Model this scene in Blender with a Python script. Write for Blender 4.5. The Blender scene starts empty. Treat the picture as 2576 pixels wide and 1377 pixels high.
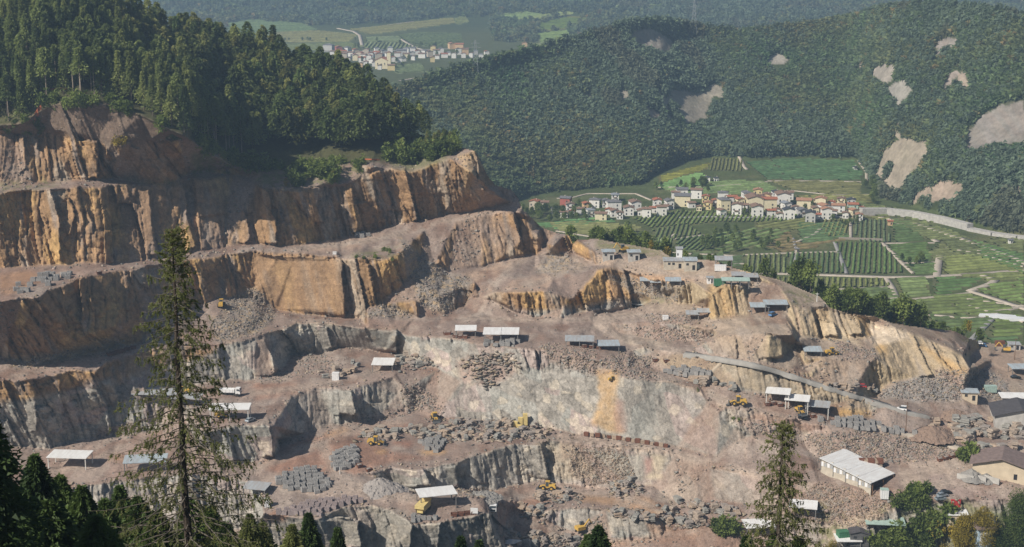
import bpy, bmesh, math, random
import numpy as np
from mathutils import Vector, Matrix
from mathutils.geometry import delaunay_2d_cdt
R = math.radians
random.seed(7); RNG = np.random.default_rng(7)
SC = bpy.context.scene; COL = SC.collection
# ------------------------------------------------------------------ camera model (survey of the view: 40 deg wide, looking 12 deg down)
F = 3539.0; P = R(12); CP, SP = math.cos(P), math.sin(P)
def ray(u, v):
    cx = (np.asarray(u, float) - 1288) / F; cy = (688.5 - np.asarray(v, float)) / F
    return cx, CP + cy * SP, -SP + cy * CP
def ta(v):
    cy = (688.5 - np.asarray(v, float)) / F
    return (SP - cy * CP) / (CP + cy * SP)
def at_z(u, v, z):
    a, b, c = ray(u, v); t = z / c
    return np.array([a * t, b * t, c * t])
def at_d(u, v, D):
    a, b, c = ray(u, v); t = D / b
    return np.stack([a * t, b * t, c * t], -1)
def project(p):
    x, y, z = p[..., 0], p[..., 1], p[..., 2]
    d = y * CP - z * SP; h = y * SP + z * CP
    return 1288 + F * x / d, 688.5 - F * h / d, d
# ------------------------------------------------------------------ numpy noise
def _h(ix, iy, iz, s):
    n = (ix.astype(np.int64) * 374761393 + iy.astype(np.int64) * 668265263 + iz.astype(np.int64) * 2147483647 + s * 974634777) & 0xFFFFFFFF
    n = ((n ^ (n >> 13)) * 1274126177) & 0xFFFFFFFF
    n = ((n ^ (n >> 16)) * 2246822519) & 0xFFFFFFFF
    n ^= n >> 15
    return (n & 0xFFFFFF) / float(0x1000000)
def vnoise(x, y, z, s=0):
    ix, iy, iz = np.floor(x), np.floor(y), np.floor(z)
    fx, fy, fz = x - ix, y - iy, z - iz
    fx = fx * fx * (3 - 2 * fx); fy = fy * fy * (3 - 2 * fy); fz = fz * fz * (3 - 2 * fz)
    r = 0
    for a in (0, 1):
        for b in (0, 1):
            for c in (0, 1):
                w = (fx if a else 1 - fx) * (fy if b else 1 - fy) * (fz if c else 1 - fz)
                r = r + w * _h(ix + a, iy + b, iz + c, s)
    return r * 2 - 1
def fbm(x, y, z, s=0, o=4):
    r, a, t = 0, 1.0, 0
    for k in range(o):
        r = r + a * vnoise(x, y, z, s + k * 17); t += a; a *= .5; x, y, z = x * 2.03, y * 2.03, z * 2.03
    return r / t
def cells(x, y, z, s=0):
    """worley: random value of the nearest cell and distance gap to the next"""
    ix, iy, iz = np.floor(x), np.floor(y), np.floor(z)
    d1 = np.full(np.shape(x), 9.); d2 = d1.copy(); val = np.zeros(np.shape(x))
    for a in (-1, 0, 1):
        for b in (-1, 0, 1):
            for c in (-1, 0, 1):
                jx, jy, jz = ix + a, iy + b, iz + c
                d = (jx + _h(jx, jy, jz, s) - x) ** 2 + (jy + _h(jx, jy, jz, s + 1) - y) ** 2 + (jz + _h(jx, jy, jz, s + 2) - z) ** 2
                n = d < d1
                d2 = np.where(n, d1, np.minimum(d2, d)); val = np.where(n, _h(jx, jy, jz, s + 3), val); d1 = np.where(n, d, d1)
    return val, np.sqrt(d2) - np.sqrt(d1)
def column(s, z, w, seed):
    """jointed rock columns: each cell of width w its own offset and tilt"""
    i = np.floor(s / w); f = s / w - i
    j = _h(i, i * 0, i * 0, seed) * .6 - .3           # jitter the joint
    k = np.where(f < .5 + j, i * 2, i * 2 + 1)
    f0 = np.where(f < .5 + j, f / (.5 + j), (f - .5 - j) / (.5 - j))
    zc = np.floor(z / (w * 1.6) + 7 * _h(k, k * 0, k * 0, seed + 5))
    o = _h(k, k * 0, k * 0, seed + 1) + .55 * _h(k, zc, k * 0, seed + 2)
    ck = np.clip(1 - np.minimum(f0, 1 - f0) * w / .45, 0, 1) * (_h(k, zc, k * 0, seed + 9) > .35)
    return o - .8 + ck * .9 / max(1., w * .12) * .55 + (f0 - .5) * (_h(k, k * 0, k * 0, seed + 3) * 1.6 - .65)
def plates(s, z, wx, wz, seed, tilt=.5):
    """jointed rock: angular blocks, each with its own offset and tilt; grooves along the joints"""
    x = s / wx; y = z / wz; ix = np.floor(x); d1 = np.full(x.shape, 9.); d2 = d1.copy(); val = np.zeros(x.shape); dx1 = val.copy(); tv = val.copy()
    for a in (-1, 0, 1):
        jx = ix + a; off = _h(jx, jx * 0, jx * 0, seed + 7); yy = y + off; iy = np.floor(yy)
        for b in (-1, 0, 1):
            jy = iy + b; cx_ = jx + .18 + .64 * _h(jx, jy * 0, jx * 0, seed) + .1 * _h(jx, jy, jx * 0, seed + 8); cy_ = jy + .2 + .6 * _h(jx, jy, jx * 0, seed + 1); dx = x - cx_; d = np.maximum(abs(dx), abs(yy - cy_) * .62 + .06 * dx)
            n = d < d1; d2 = np.where(n, d1, np.minimum(d2, d)); val = np.where(n, _h(jx, jy, jx * 0, seed + 3) * .6 + _h(jx, jx * 0, jx * 0, seed + 4) * .4, val); tv = np.where(n, _h(jx, jy, jx * 0, seed + 5), tv); dx1 = np.where(n, dx, dx1); d1 = np.where(n, d, d1)
    return (val - .5) * 1.5 + dx1 * (tv * 1.7 - 1.15) * tilt * 1.3, d2 - d1
def blur(a, n):
    for ax in (0, 1):
        p = np.pad(a, [(n, n) if k == ax else (0, 0) for k in range(a.ndim)], mode='edge')
        c = np.cumsum(p, axis=ax); z = np.zeros_like(np.take(c, [0], axis=ax)); c = np.concatenate([z, c], axis=ax)
        L = a.shape[ax]; m = 2 * n + 1
        a = (np.take(c, np.arange(m, m + L), axis=ax) - np.take(c, np.arange(0, L), axis=ax)) / m
    return a
def inpoly(u, v, poly):
    r = np.zeros(np.shape(u), bool); n = len(poly)
    for i in range(n):
        (x0, y0), (x1, y1) = poly[i], poly[(i + 1) % n]
        if y0 == y1: continue
        c = ((y0 > v) != (y1 > v)) & (u < (x1 - x0) * (v - y0) / (y1 - y0) + x0)
        r ^= c
    return r
def PL(s):
    """'u,v u,v ...' -> list of points"""
    return [tuple(float(q) for q in t.split(',')) for t in s.split()]
# ------------------------------------------------------------------ object helpers
def tag(o, label=None, cat=None, group=None, kind=None):
    if label: o['label'] = label
    if cat: o['category'] = cat
    if group: o['group'] = group
    if kind: o['kind'] = kind
    return o
def link(o, parent=None):
    COL.objects.link(o)
    if parent: o.parent = parent
    return o
def empty(name, loc, rz=0, s=1):
    o = bpy.data.objects.new(name, None); o.location = loc; o.rotation_euler = (0, 0, rz); o.scale = (s, s, s)
    o.empty_display_size = .5
    return link(o)
def mesh_np(name, V, Fq, mats, col=None, smooth=False, midx=None):
    """V (n,3); Fq (m,k) all same size"""
    me = bpy.data.meshes.new(name); V = np.asarray(V, np.float32); Fq = np.asarray(Fq, np.int32)
    k = Fq.shape[1]; me.vertices.add(len(V)); me.vertices.foreach_set('co', V.ravel())
    me.loops.add(Fq.size); me.loops.foreach_set('vertex_index', Fq.ravel())
    me.polygons.add(len(Fq)); me.polygons.foreach_set('loop_start', np.arange(0, Fq.size, k, dtype=np.int32))
    me.polygons.foreach_set('loop_total', np.full(len(Fq), k, np.int32))
    for m in (mats if isinstance(mats, (list, tuple)) else [mats]): me.materials.append(m)
    if midx is not None: me.polygons.foreach_set('material_index', np.asarray(midx, np.int32))
    me.update(calc_edges=True); me.validate()
    if smooth: me.polygons.foreach_set('use_smooth', np.ones(len(Fq), bool))
    if col is not None:
        a = me.attributes.new('col', 'FLOAT_COLOR', 'POINT'); c = np.ones((len(V), 4), np.float32); c[:, :3] = col
        a.data.foreach_set('color', c.ravel())
    return me
class MB:
    """collects boxes, bars, tubes and faces; build() links them as one mesh object"""
    def __init__(s): s.v = []; s.f = []
    def face(s, pts):
        n = len(s.v); s.v += [tuple(p) for p in pts]; s.f.append(tuple(range(n, n + len(pts)))); return s
    def box(s, c, d, rz=0, taper=1, tilt=None):
        M = Matrix.Rotation(rz, 3, 'Z')
        if tilt: M = M @ Matrix.Rotation(tilt[1], 3, tilt[0])
        n = len(s.v)
        for z in (-1, 1):
            for x, y in ((-1, -1), (1, -1), (1, 1), (-1, 1)):
                k = taper if z > 0 else 1
                s.v.append(tuple(Vector(c) + M @ Vector((x * d[0] / 2 * k, y * d[1] / 2 * k, z * d[2] / 2))))
        for q in ((3, 2, 1, 0), (4, 5, 6, 7), (0, 1, 5, 4), (1, 2, 6, 5), (2, 3, 7, 6), (3, 0, 4, 7)): s.f.append(tuple(n + i for i in q))
        return s
    def tube(s, a, b, r0, r1=None, n=8, cap=True):
        r1 = float(r0 if r1 is None else r1); r0 = float(r0); a, b = Vector(a), Vector(b); d = (b - a).normalized()
        x = d.orthogonal().normalized(); y = d.cross(x); k = len(s.v)
        for p, r in ((a, r0), (b, r1)):
            for i in range(n):
                t = 2 * math.pi * i / n; s.v.append(tuple(p + r * (x * math.cos(t) + y * math.sin(t))))
        for i in range(n): s.f.append((k + i, k + (i + 1) % n, k + n + (i + 1) % n, k + n + i))
        if cap: s.f.append(tuple(k + i for i in range(n))[::-1]); s.f.append(tuple(k + n + i for i in range(n)))
        return s
    def prism(s, prof, y0, y1):
        """profile in x,z extruded along y"""
        n = len(s.v); m = len(prof)
        s.v += [(x, y0, z) for x, z in prof] + [(x, y1, z) for x, z in prof]
        s.f.append(tuple(range(n, n + m))); s.f.append(tuple(range(n + m, n + 2 * m))[::-1])
        for i in range(m): s.f.append((n + (i + 1) % m, n + i, n + m + i, n + m + (i + 1) % m))
        return s
    def mesh(s, name, mat):
        me = bpy.data.meshes.new(name); me.from_pydata(s.v, [], s.f); me.update()
        for m in (mat if isinstance(mat, (list, tuple)) else [mat]): me.materials.append(m)
        b = bmesh.new(); b.from_mesh(me); bmesh.ops.recalc_face_normals(b, faces=b.faces); b.to_mesh(me); b.free()
        return me
    def build(s, name, mat, parent=None):
        return link(bpy.data.objects.new(name, s.mesh(name, mat)), parent)
def put(name, me, loc=(0, 0, 0), rz=0, s=1, parent=None):
    o = bpy.data.objects.new(name, me); o.location = loc; o.rotation_euler = (0, 0, rz)
    o.scale = s if isinstance(s, tuple) else (s, s, s)
    return link(o, parent)
def copy_tree(o, loc, rz=0, s=None):
    c = o.copy(); COL.objects.link(c); c.location = loc; c.rotation_euler = (0, 0, rz)
    if s: c.scale = (s, s, s) if not isinstance(s, tuple) else s
    for ch in o.children:
        d = ch.copy(); COL.objects.link(d); d.parent = c
        for g in ch.children:
            e = g.copy(); COL.objects.link(e); e.parent = d
    return c
# ------------------------------------------------------------------ materials
def _nt(name):
    m = bpy.data.materials.new(name); m.use_nodes = True; n = m.node_tree; return m, n, n.nodes['Principled BSDF']
def mat(name, rgb, rough=.7, metal=0, var=.25, scale=3.0, bump=0, dirt=None, spec=.3):
    """plain surface: base colour broken up by two noises, optional dirt colour and bump"""
    m, n, b = _nt(name); N = n.nodes; L = n.links
    tc = N.new('ShaderNodeTexCoord'); no = N.new('ShaderNodeTexNoise'); no.inputs['Scale'].default_value = scale; no.inputs['Detail'].default_value = 6
    L.new(tc.outputs['Object'], no.inputs['Vector'])
    r = N.new('ShaderNodeValToRGB'); L.new(no.outputs['Fac'], r.inputs['Fac'])
    r.color_ramp.elements[0].position = .3; r.color_ramp.elements[1].position = .7
    d = dirt or tuple(c * (1 - var) for c in rgb)
    r.color_ramp.elements[0].color = (*d, 1); r.color_ramp.elements[1].color = (*(min(1, c * (1 + var * .4)) for c in rgb), 1)
    L.new(r.outputs['Color'], b.inputs['Base Color'])
    b.inputs['Roughness'].default_value = rough; b.inputs['Metallic'].default_value = metal; b.inputs['Specular IOR Level'].default_value = spec
    if bump:
        bp = N.new('ShaderNodeBump'); bp.inputs['Strength'].default_value = 1; bp.inputs['Distance'].default_value = bump
        L.new(no.outputs['Fac'], bp.inputs['Height']); L.new(bp.outputs['Normal'], b.inputs['Normal'])
    return m
def sheet_mat(name, rgb, rust=(.30, .20, .14), amt=.35):
    """corrugated metal sheet: ribs across, streaky stains and dull patches"""
    m, n, b = _nt(name); N = n.nodes; L = n.links; tc = N.new('ShaderNodeTexCoord'); wv = N.new('ShaderNodeTexWave'); wv.inputs['Scale'].default_value = 1.1; L.new(tc.outputs['Object'], wv.inputs['Vector'])
    mp = N.new('ShaderNodeMapping'); mp.inputs['Scale'].default_value = (1.2, .25, 1); L.new(tc.outputs['Object'], mp.inputs['Vector']); no = N.new('ShaderNodeTexNoise'); no.inputs['Scale'].default_value = .8; no.inputs['Detail'].default_value = 7; L.new(mp.outputs['Vector'], no.inputs['Vector'])
    r = N.new('ShaderNodeValToRGB'); r.color_ramp.elements[0].position = .40; r.color_ramp.elements[1].position = .62; r.color_ramp.elements[0].color = (*(a * (1 - amt) + c * amt for a, c in zip(rgb, rust)), 1); r.color_ramp.elements[1].color = (*rgb, 1); L.new(no.outputs['Fac'], r.inputs['Fac'])
    mx = N.new('ShaderNodeMix'); mx.data_type = 'RGBA'; mx.blend_type = 'MULTIPLY'; mx.inputs['Factor'].default_value = .16; L.new(r.outputs['Color'], mx.inputs['A']); L.new(wv.outputs['Color'], mx.inputs['B']); L.new(mx.outputs['Result'], b.inputs['Base Color'])
    bp = N.new('ShaderNodeBump'); bp.inputs['Distance'].default_value = .05; L.new(wv.outputs['Fac'], bp.inputs['Height']); L.new(bp.outputs['Normal'], b.inputs['Normal']); b.inputs['Roughness'].default_value = .55; return m
def attr_mat(name, rough=.9, scales=((.6, .3), (.12, .25)), bump=((1.2, .5), (.35, .15)), hue=None, spec=.15, stretch=1.0, trans=0):
    """base colour from the survey attribute 'col', broken up by fine noise; bump from the same noises"""
    m, n, b = _nt(name); N = n.nodes; L = n.links
    at = N.new('ShaderNodeAttribute'); at.attribute_name = 'col'
    g = N.new('ShaderNodeNewGeometry'); mp = N.new('ShaderNodeMapping'); mp.inputs['Scale'].default_value = (1, 1, stretch)
    L.new(g.outputs['Position'], mp.inputs['Vector'])
    cur = at.outputs['Color']
    for i, (sc, amt) in enumerate(scales):
        no = N.new('ShaderNodeTexNoise'); no.inputs['Scale'].default_value = sc; no.inputs['Detail'].default_value = 5; no.inputs['Roughness'].default_value = .65
        L.new(mp.outputs['Vector'], no.inputs['Vector'])
        mr = N.new('ShaderNodeMapRange'); mr.inputs['From Min'].default_value = .25; mr.inputs['From Max'].default_value = .75
        mr.inputs['To Min'].default_value = 1 - amt; mr.inputs['To Max'].default_value = 1 + amt
        L.new(no.outputs['Fac'], mr.inputs['Value'])
        mx = N.new('ShaderNodeMix'); mx.data_type = 'RGBA'; mx.blend_type = 'MULTIPLY'; mx.inputs['Factor'].default_value = 1
        L.new(cur, mx.inputs['A']); L.new(mr.outputs['Result'], mx.inputs['B']); cur = mx.outputs['Result']
    L.new(cur, b.inputs['Base Color'])
    prev = None
    for sc, dist in bump:
        vo = N.new('ShaderNodeTexNoise'); vo.inputs['Scale'].default_value = sc; vo.inputs['Detail'].default_value = 4; vo.inputs['Roughness'].default_value = .6
        L.new(mp.outputs['Vector'], vo.inputs['Vector'])
        bp = N.new('ShaderNodeBump'); bp.inputs['Distance'].default_value = dist; bp.inputs['Strength'].default_value = .8
        L.new(vo.outputs['Fac'], bp.inputs['Height'])
        if prev: L.new(prev, bp.inputs['Normal'])
        prev = bp.outputs['Normal']
    if prev: L.new(prev, b.inputs['Normal'])
    b.inputs['Roughness'].default_value = rough; b.inputs['Specular IOR Level'].default_value = spec
    return m
def leaf_mat(name, dark, light, scale=1.5, trans=.25, rnd=.5):
    """foliage: clumps from noise plus a per-tree random shift, thin-leaf translucency"""
    m, n, b = _nt(name); N = n.nodes; L = n.links
    g = N.new('ShaderNodeNewGeometry'); no = N.new('ShaderNodeTexNoise'); no.inputs['Scale'].default_value = scale; no.inputs['Detail'].default_value = 4
    L.new(g.outputs['Position'], no.inputs['Vector'])
    oi = N.new('ShaderNodeObjectInfo'); ad = N.new('ShaderNodeMath'); ad.operation = 'MULTIPLY_ADD'
    ad.inputs[1].default_value = rnd; L.new(oi.outputs['Random'], ad.inputs[0]); 
    sb = N.new('ShaderNodeMath'); sb.operation = 'SUBTRACT'; sb.inputs[1].default_value = rnd / 2
    L.new(no.outputs['Fac'], ad.inputs[2]); L.new(ad.outputs[0], sb.inputs[0])
    r = N.new('ShaderNodeValToRGB'); L.new(sb.outputs[0], r.inputs['Fac'])
    r.color_ramp.elements[0].position = .25; r.color_ramp.elements[1].position = .75
    r.color_ramp.elements[0].color = (*dark, 1); r.color_ramp.elements[1].color = (*light, 1)
    L.new(r.outputs['Color'], b.inputs['Base Color']); b.inputs['Roughness'].default_value = .6; b.inputs['Specular IOR Level'].default_value = .2
    if trans:
        t = N.new('ShaderNodeBsdfTranslucent'); L.new(r.outputs['Color'], t.inputs['Color'])
        mx = N.new('ShaderNodeMixShader'); mx.inputs[0].default_value = trans
        L.new(b.outputs[0], mx.inputs[1]); L.new(t.outputs[0], mx.inputs[2]); L.new(mx.outputs[0], n.nodes['Material Output'].inputs['Surface'])
    return m
SUN_EL, SUN_AZ, SUN_E, SKY, EXPO, HAZE = 40, 36, 4.6, .055, .27, .0002
# ================================================================== TERRAIN: break lines of the quarry, each point u,v of the survey with its level z
def LZ(s, z):
    """polyline with one level, or levels spread along it as 'z0 z1 ..' keyed by index"""
    p = PL(s)
    if isinstance(z, (int, float)): return [(u, v, z) for u, v in p]
    us = np.linspace(0, 1, len(p)); zs = np.interp(us, np.linspace(0, 1, len(z)), z)
    return [(u, v, q) for (u, v), q in zip(p, zs)]
def L3(s): return [tuple(float(q) for q in t.split(',')) for t in s.split()]
QL = []   # quarry break lines [(u,v,z)]
HD = lambda s: [(u, v, -D * float(ta(v))) for u, v, D in L3(s)]
# hill crest and hill foot (forest ground)
QL += [HD("-80,-30,655 0,-10,655 200,30,670 350,80,700 430,120,740 560,140,765 700,160,770 850,225,750 950,280,725 1050,335,708 1120,362,692 1165,372,684")]
QL += [L3("-80,322,-64 0,318,-63 60,308,-61 90,285,-57.5 130,264,-54 200,254,-52 280,262,-53.5 350,290,-58 420,325,-63.5 460,342,-66.5")]
# top-left cliff
QL += [L3("-80,342,-67 0,340,-67 25,338,-67 110,337,-67 150,339,-67 175,346,-68 195,352,-69 245,357,-70 282,362,-70.5 305,369,-71.5 337,358,-70 370,356,-70 412,352,-69.5 445,347,-69.5 475,351,-70.5 497,372,-75 512,385,-78 550,392,-80 562,405,-83 590,420,-86.5")]
QL += [L3("-80,474,-87 0,469,-86.5 100,462,-86.5 135,457,-86 217,451,-86 245,451,-86.5 282,449,-87 325,457,-89 400,459,-90 440,452,-90 475,442,-89.5 512,430,-88.5 587,423,-88")]
# cliff two: edge and foot
QL += [L3("-80,492,-87.5 0,487,-87.5 45,479,-87 125,477,-87.2 250,470,-88 300,463,-88.5 400,465,-91 440,456,-90.8 512,449,-91 587,440,-91 612,442,-91.5 643,464,-94.5 661,472,-95 719,479,-96 799,472,-95.5 856,469,-96 881,462,-95 901,452,-93.5 915,436,-91 939,420,-88 986,422,-89.5 1019,437,-92.4 1040,432,-91.5 1074,419,-89 1134,399,-85.5 1171,389,-83.5 1194,379,-81.5")]
QL += [L3("600,425,-88 660,436,-90 720,432,-90 780,428,-90 850,418,-88 905,415,-87.5")]
QL += [L3("-80,682,-117 0,676,-116.5 120,669,-116.5 200,665,-116.5 300,662,-118 400,652,-119 500,634,-119.8 560,624,-119.5 644,614,-119 704,619,-120 769,613,-120 850,605,-120 876,597,-119.5 926,587,-119 971,569,-117.5 1054,554,-115 1119,539,-113.5 1204,533,-112.6 1244,517,-109.5 1285,510,-108.5")]
QL += [L3("1171,389,-83.5 1185,430,-90 1175,470,-99 1204,533,-112.6"), L3("1194,379,-81.5 1205,420,-89 1225,470,-98.5 1285,510,-108.5")]
# bench two front edge, block end, right part
QL += [L3("-80,762,-116.8 0,757,-116.5 60,752,-116.5 100,749,-116.5 117,729,-116.5 212,699,-116.5 257,689,-117.2 305,676,-117.5 325,680,-118.2 380,668,-119 420,662,-119.5 500,650,-120 512,655,-120.8 575,638,-120.5 610,640,-121 644,633,-120.5 700,638,-120.8 744,640,-120.8 844,648,-121.5 862,656,-122.8 894,650,-121 969,652,-121.5 1000,640,-121 1014,626,-119.5 1008,606,-118.6 991,591,-118.4 1006,585,-118.2 1069,579,-117.5 1151,557,-115 1211,539,-112.6 1244,533,-111.8 1285,533,-111.8 1308,538,-112")]
# foot of cliff three
QL += [L3("-80,905,-146 0,900,-145 60,915,-147 130,893,-143.5 190,858,-138.5 230,838,-136 285,822,-135.5 330,806,-136 400,790,-138 500,768,-139.5 545,750,-138 600,748,-139 640,752,-140.5 690,775,-145 700,782,-146.5 760,790,-146.8 855,800,-147.5 872,805,-147.8 905,797,-146.8 920,770,-142 960,768,-142 1000,788,-145.5 1040,792,-146.2 1046,760,-141 1030,690,-131 1020,650,-123.5")]
QL += [L3("-80,940,-147.5 30,932,-147 60,928,-147 170,905,-147 250,890,-147 317,870,-147 345,862,-146.8 420,850,-146.3 480,848,-146.2 525,862,-147.5 560,850,-147 610,846,-147.2 690,812,-146.8 720,800,-146.5"),
       L3("500,790,-142 550,795,-142 640,788,-143 690,790,-146")]
# gully and scree right of the block, ramp
QL += [L3("1046,760,-141 1100,745,-139 1160,720,-137.5"), L3("1060,640,-125 1090,665,-129.5 1130,684,-134 1180,692,-135.6 1211,672,-134 1240,662,-133.2 1330,637,-131"),
       L3("1046,800,-146.6 1110,795,-146.6 1170,772,-146 1182,750,-143 1200,712,-137 1240,706,-136.2"), L3("1195,785,-146.2 1215,752,-142 1232,722,-138")]
# intermediate bench edge, scarp, low bench
QL += [L3("1240,706,-136.2 1265,692,-134.6 1290,672,-133.2 1325,655,-132.4 1345,640,-131.5"), L3("1232,722,-138 1260,730,-138.5 1293,706,-135.6 1330,690,-135 1372,680,-134.5 1390,692,-133.6"),
       L3("1308,538,-112 1322,560,-117 1335,580,-120.5 1326,600,-124 1330,637,-131"), L3("1345,640,-131.5 1348,672,-134.2"), L3("1335,580,-120.5 1352,590,-122 1350,640,-131.2"),
       L3("1250,738,-138.6 1288,735,-136.6 1330,735,-135.2 1375,731,-134.5 1388,700,-132.6 1423,688,-131.2 1448,690,-131 1500,680,-129.5 1523,675,-129 1538,670,-128.6 1550,678,-129.8 1558,695,-133 1573,748,-142 1566,776,-146"),
       L3("1250,760,-142.5 1303,784,-145.4 1353,798,-145.8 1408,805,-146 1420,770,-141 1440,755,-139 1480,782,-144.5 1508,785,-146.2 1535,784,-146.5 1566,777,-146.4 1600,772,-146.5")]
QL += [L3("1360,640,-131.5 1440,635,-131 1490,655,-131 1500,665,-130"), L3("1344,670,-134.2 1390,692,-133.6"), L3("1365,668,-133 1390,618,-124.5 1425,650,-131")]
# road level round the middle
QL += [L3("1190,790,-146.3 1290,808,-147 1400,820,-147.5 1490,812,-147 1540,795,-146 1600,790,-145 1700,795,-143.5 1800,805,-141 1930,800,-139.5 1975,800,-139.5")]
# right upper slope up to the ridge
QL += [L3("1573,748,-142 1600,745,-141 1650,750,-140.5 1700,765,-140.5 1780,775,-140.5"), L3("1580,705,-134 1610,712,-134.5 1660,735,-138.5 1680,745,-140"), L3("1590,690,-131.5 1660,700,-131.5 1740,708,-131 1790,715,-131 1840,705,-129.5 1900,705,-129.5"),
       L3("1700,725,-133 1720,745,-137 1740,765,-140.5"),
       L3("1780,798,-141 1790,740,-131.5 1820,716,-128.6 1855,718,-129 1880,745,-134 1885,790,-140"), L3("1890,790,-140 1980,785,-138.5"),
       L3("1490,628,-126 1560,640,-126 1640,660,-127.5 1720,690,-129.5"), L3("1900,690,-127 1960,720,-131 1990,770,-136")]
# ridge line
RIDGE = L3("1165,372,-80.6 1194,379,-81.5 1209,409,-88 1226,442,-95 1244,464,-100 1287,477,-103 1303,500,-107 1312,525,-111 1340,550,-116 1360,572,-121 1400,585,-123.5 1428,590,-124 1440,612,-127 1450,602,-125 1500,600,-123.5 1540,608,-123 1600,618,-123 1660,630,-124 1690,648,-126 1740,650,-125.5 1800,655,-125 1850,675,-127 1900,688,-128 1960,703,-130 2010,725,-133 2060,745,-136 2085,772,-138.5 2130,788,-141.2 2200,795,-143 2225,806,-145.5 2245,812,-147.5 2290,820,-150 2330,824,-152.5 2400,832,-157 2440,852,-162.5 2480,860,-168 2510,866,-170 2576,868,-170 2660,870,-170")
QL += [RIDGE, L3("1360,572,-121 1372,610,-127.5 1385,640,-131.5"), L3("1428,590,-124 1436,628,-130.5"), L3("1440,612,-127 1450,628,-129")]
# little pit, block right of it
QL += [L3("1540,813,-146.5 1570,812,-146 1650,812,-145 1740,822,-144 1800,828,-143 1863,822,-140.5"), L3("1552,835,-149.5 1580,842,-150 1640,856,-150.5 1740,860,-150 1790,848,-147.5"), L3("1495,825,-148 1520,842,-149.5 1580,868,-150.5 1650,878,-150.5 1720,884,-149.5"),
       L3("1745,876,-149.5 1775,861,-145.5 1800,850,-143.5 1815,840,-141.8 1863,841,-141 1932,839,-140.5 1992,841,-141.2 2004,859,-145 2027,916,-154"),
       L3("1755,888,-149.8 1800,893,-149 1890,906,-149 1932,918,-151 2000,935,-153.8 2030,937,-154.5")]
# right: shed terrace, rock with steps
QL += [L3("2004,872,-149 2060,885,-150.8 2130,895,-152 2180,885,-151.8 2200,880,-151.6"), L3("2030,900,-151 2080,900,-151 2150,905,-152.5 2200,905,-153"), L3("2010,846,-146.5 2060,848,-148 2110,855,-149.2 2180,852,-149.4 2195,857,-149.6"),
       L3("2040,950,-156.5 2100,975,-160.5 2160,968,-160 2200,972,-163.5 2240,965,-163.5 2300,950,-161.9 2360,947,-161.5 2432,948,-161.2 2440,930,-159.8 2425,902,-157 2400,882,-154.7 2350,862,-152.2 2292,838,-148.6 2250,822,-146.4"),
       L3("2200,880,-151.5 2192,840,-149 2200,812,-146.8"), L3("2192,868,-151 2262,846,-149.2 2278,836,-148.2")]
# road strip and lower right
STRIP_A = L3("1720,884,-149.5 1800,893,-149 1890,909,-149.4 1960,929,-152.6 2050,958,-157.4 2150,990,-162.4 2230,1017,-166.6 2300,1036,-169.4")
QL += [L3("1600,868,-149.8 1650,880,-150 1720,890,-149.8 1800,902,-150 1890,915,-150 1960,936,-153.5 2050,966,-158.2 2150,998,-163.2 2230,1024,-167.3 2300,1044,-170.2"),
       L3("1588,880,-150.5 1610,905,-154 1640,925,-156 1700,950,-157.6 1760,965,-158.5 1840,978,-159.5 1920,990,-161 1960,1000,-162.5 2070,1030,-167 2160,1060,-170.5 2240,1075,-172"),
       L3("2090,1055,-169.5 2190,1035,-168.5 2190,1052,-170.5 2110,1045,-168.6")]
# big lit wall: edge and foot
QL += [L3("1000,832,-149 1010,845,-151 1084,848,-149.5 1130,850,-148 1180,860,-148 1260,870,-148 1340,880,-148.5 1420,890,-149.5 1430,915,-153 1496,942,-156 1538,938,-154 1568,945,-154.2 1638,956,-156 1698,964,-157.2 1756,978,-158.8 1778,1004,-162.5 1813,1040,-166 1846,1074,-171 1870,1100,-174.5"),
       L3("1290,860,-147.5 1380,868,-148 1430,872,-148.5 1560,880,-150.5"), L3("1430,895,-150 1540,915,-152 1575,925,-153"),
       L3("1044,912,-160 1100,925,-160.5 1160,960,-162"),
       L3("1030,1040,-174 1100,1055,-175.5 1200,1058,-175.5 1300,1065,-175.5 1400,1085,-177 1480,1098,-177.5 1600,1112,-178 1700,1125,-178.6 1800,1152,-180 1880,1176,-180.5 1960,1196,-181 2060,1215,-182")]
QL += [L3("1780,1010,-163 1830,1025,-164 1900,1035,-165.5 2000,1060,-168.5 2080,1075,-170 2160,1085,-171.5"), L3("1850,1075,-170.5 1920,1090,-172.5 2000,1095,-174 2030,1120,-176.5"),
       L3("1880,1100,-174 1960,1140,-177 2040,1165,-178.5"), L3("2030,1128,-177.5 2060,1150,-179 2150,1172,-180 2250,1172,-179.5 2350,1160,-178.5 2440,1135,-177"),
       L3("2240,1078,-172 2300,1090,-174 2380,1115,-176"), L3("2300,1044,-170.2 2380,1060,-173.5 2450,1080,-175 2576,1090,-175.5 2660,1092,-175.5"), L3("2440,960,-167 2500,1000,-171.5 2576,1020,-174 2660,1025,-174"),
       L3("2000,1200,-181 2100,1225,-183 2220,1238,-183 2300,1225,-181.5 2400,1215,-181 2500,1220,-181 2660,1225,-181"), L3("2440,900,-170 2500,905,-171 2576,910,-171 2660,912,-171")]
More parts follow.
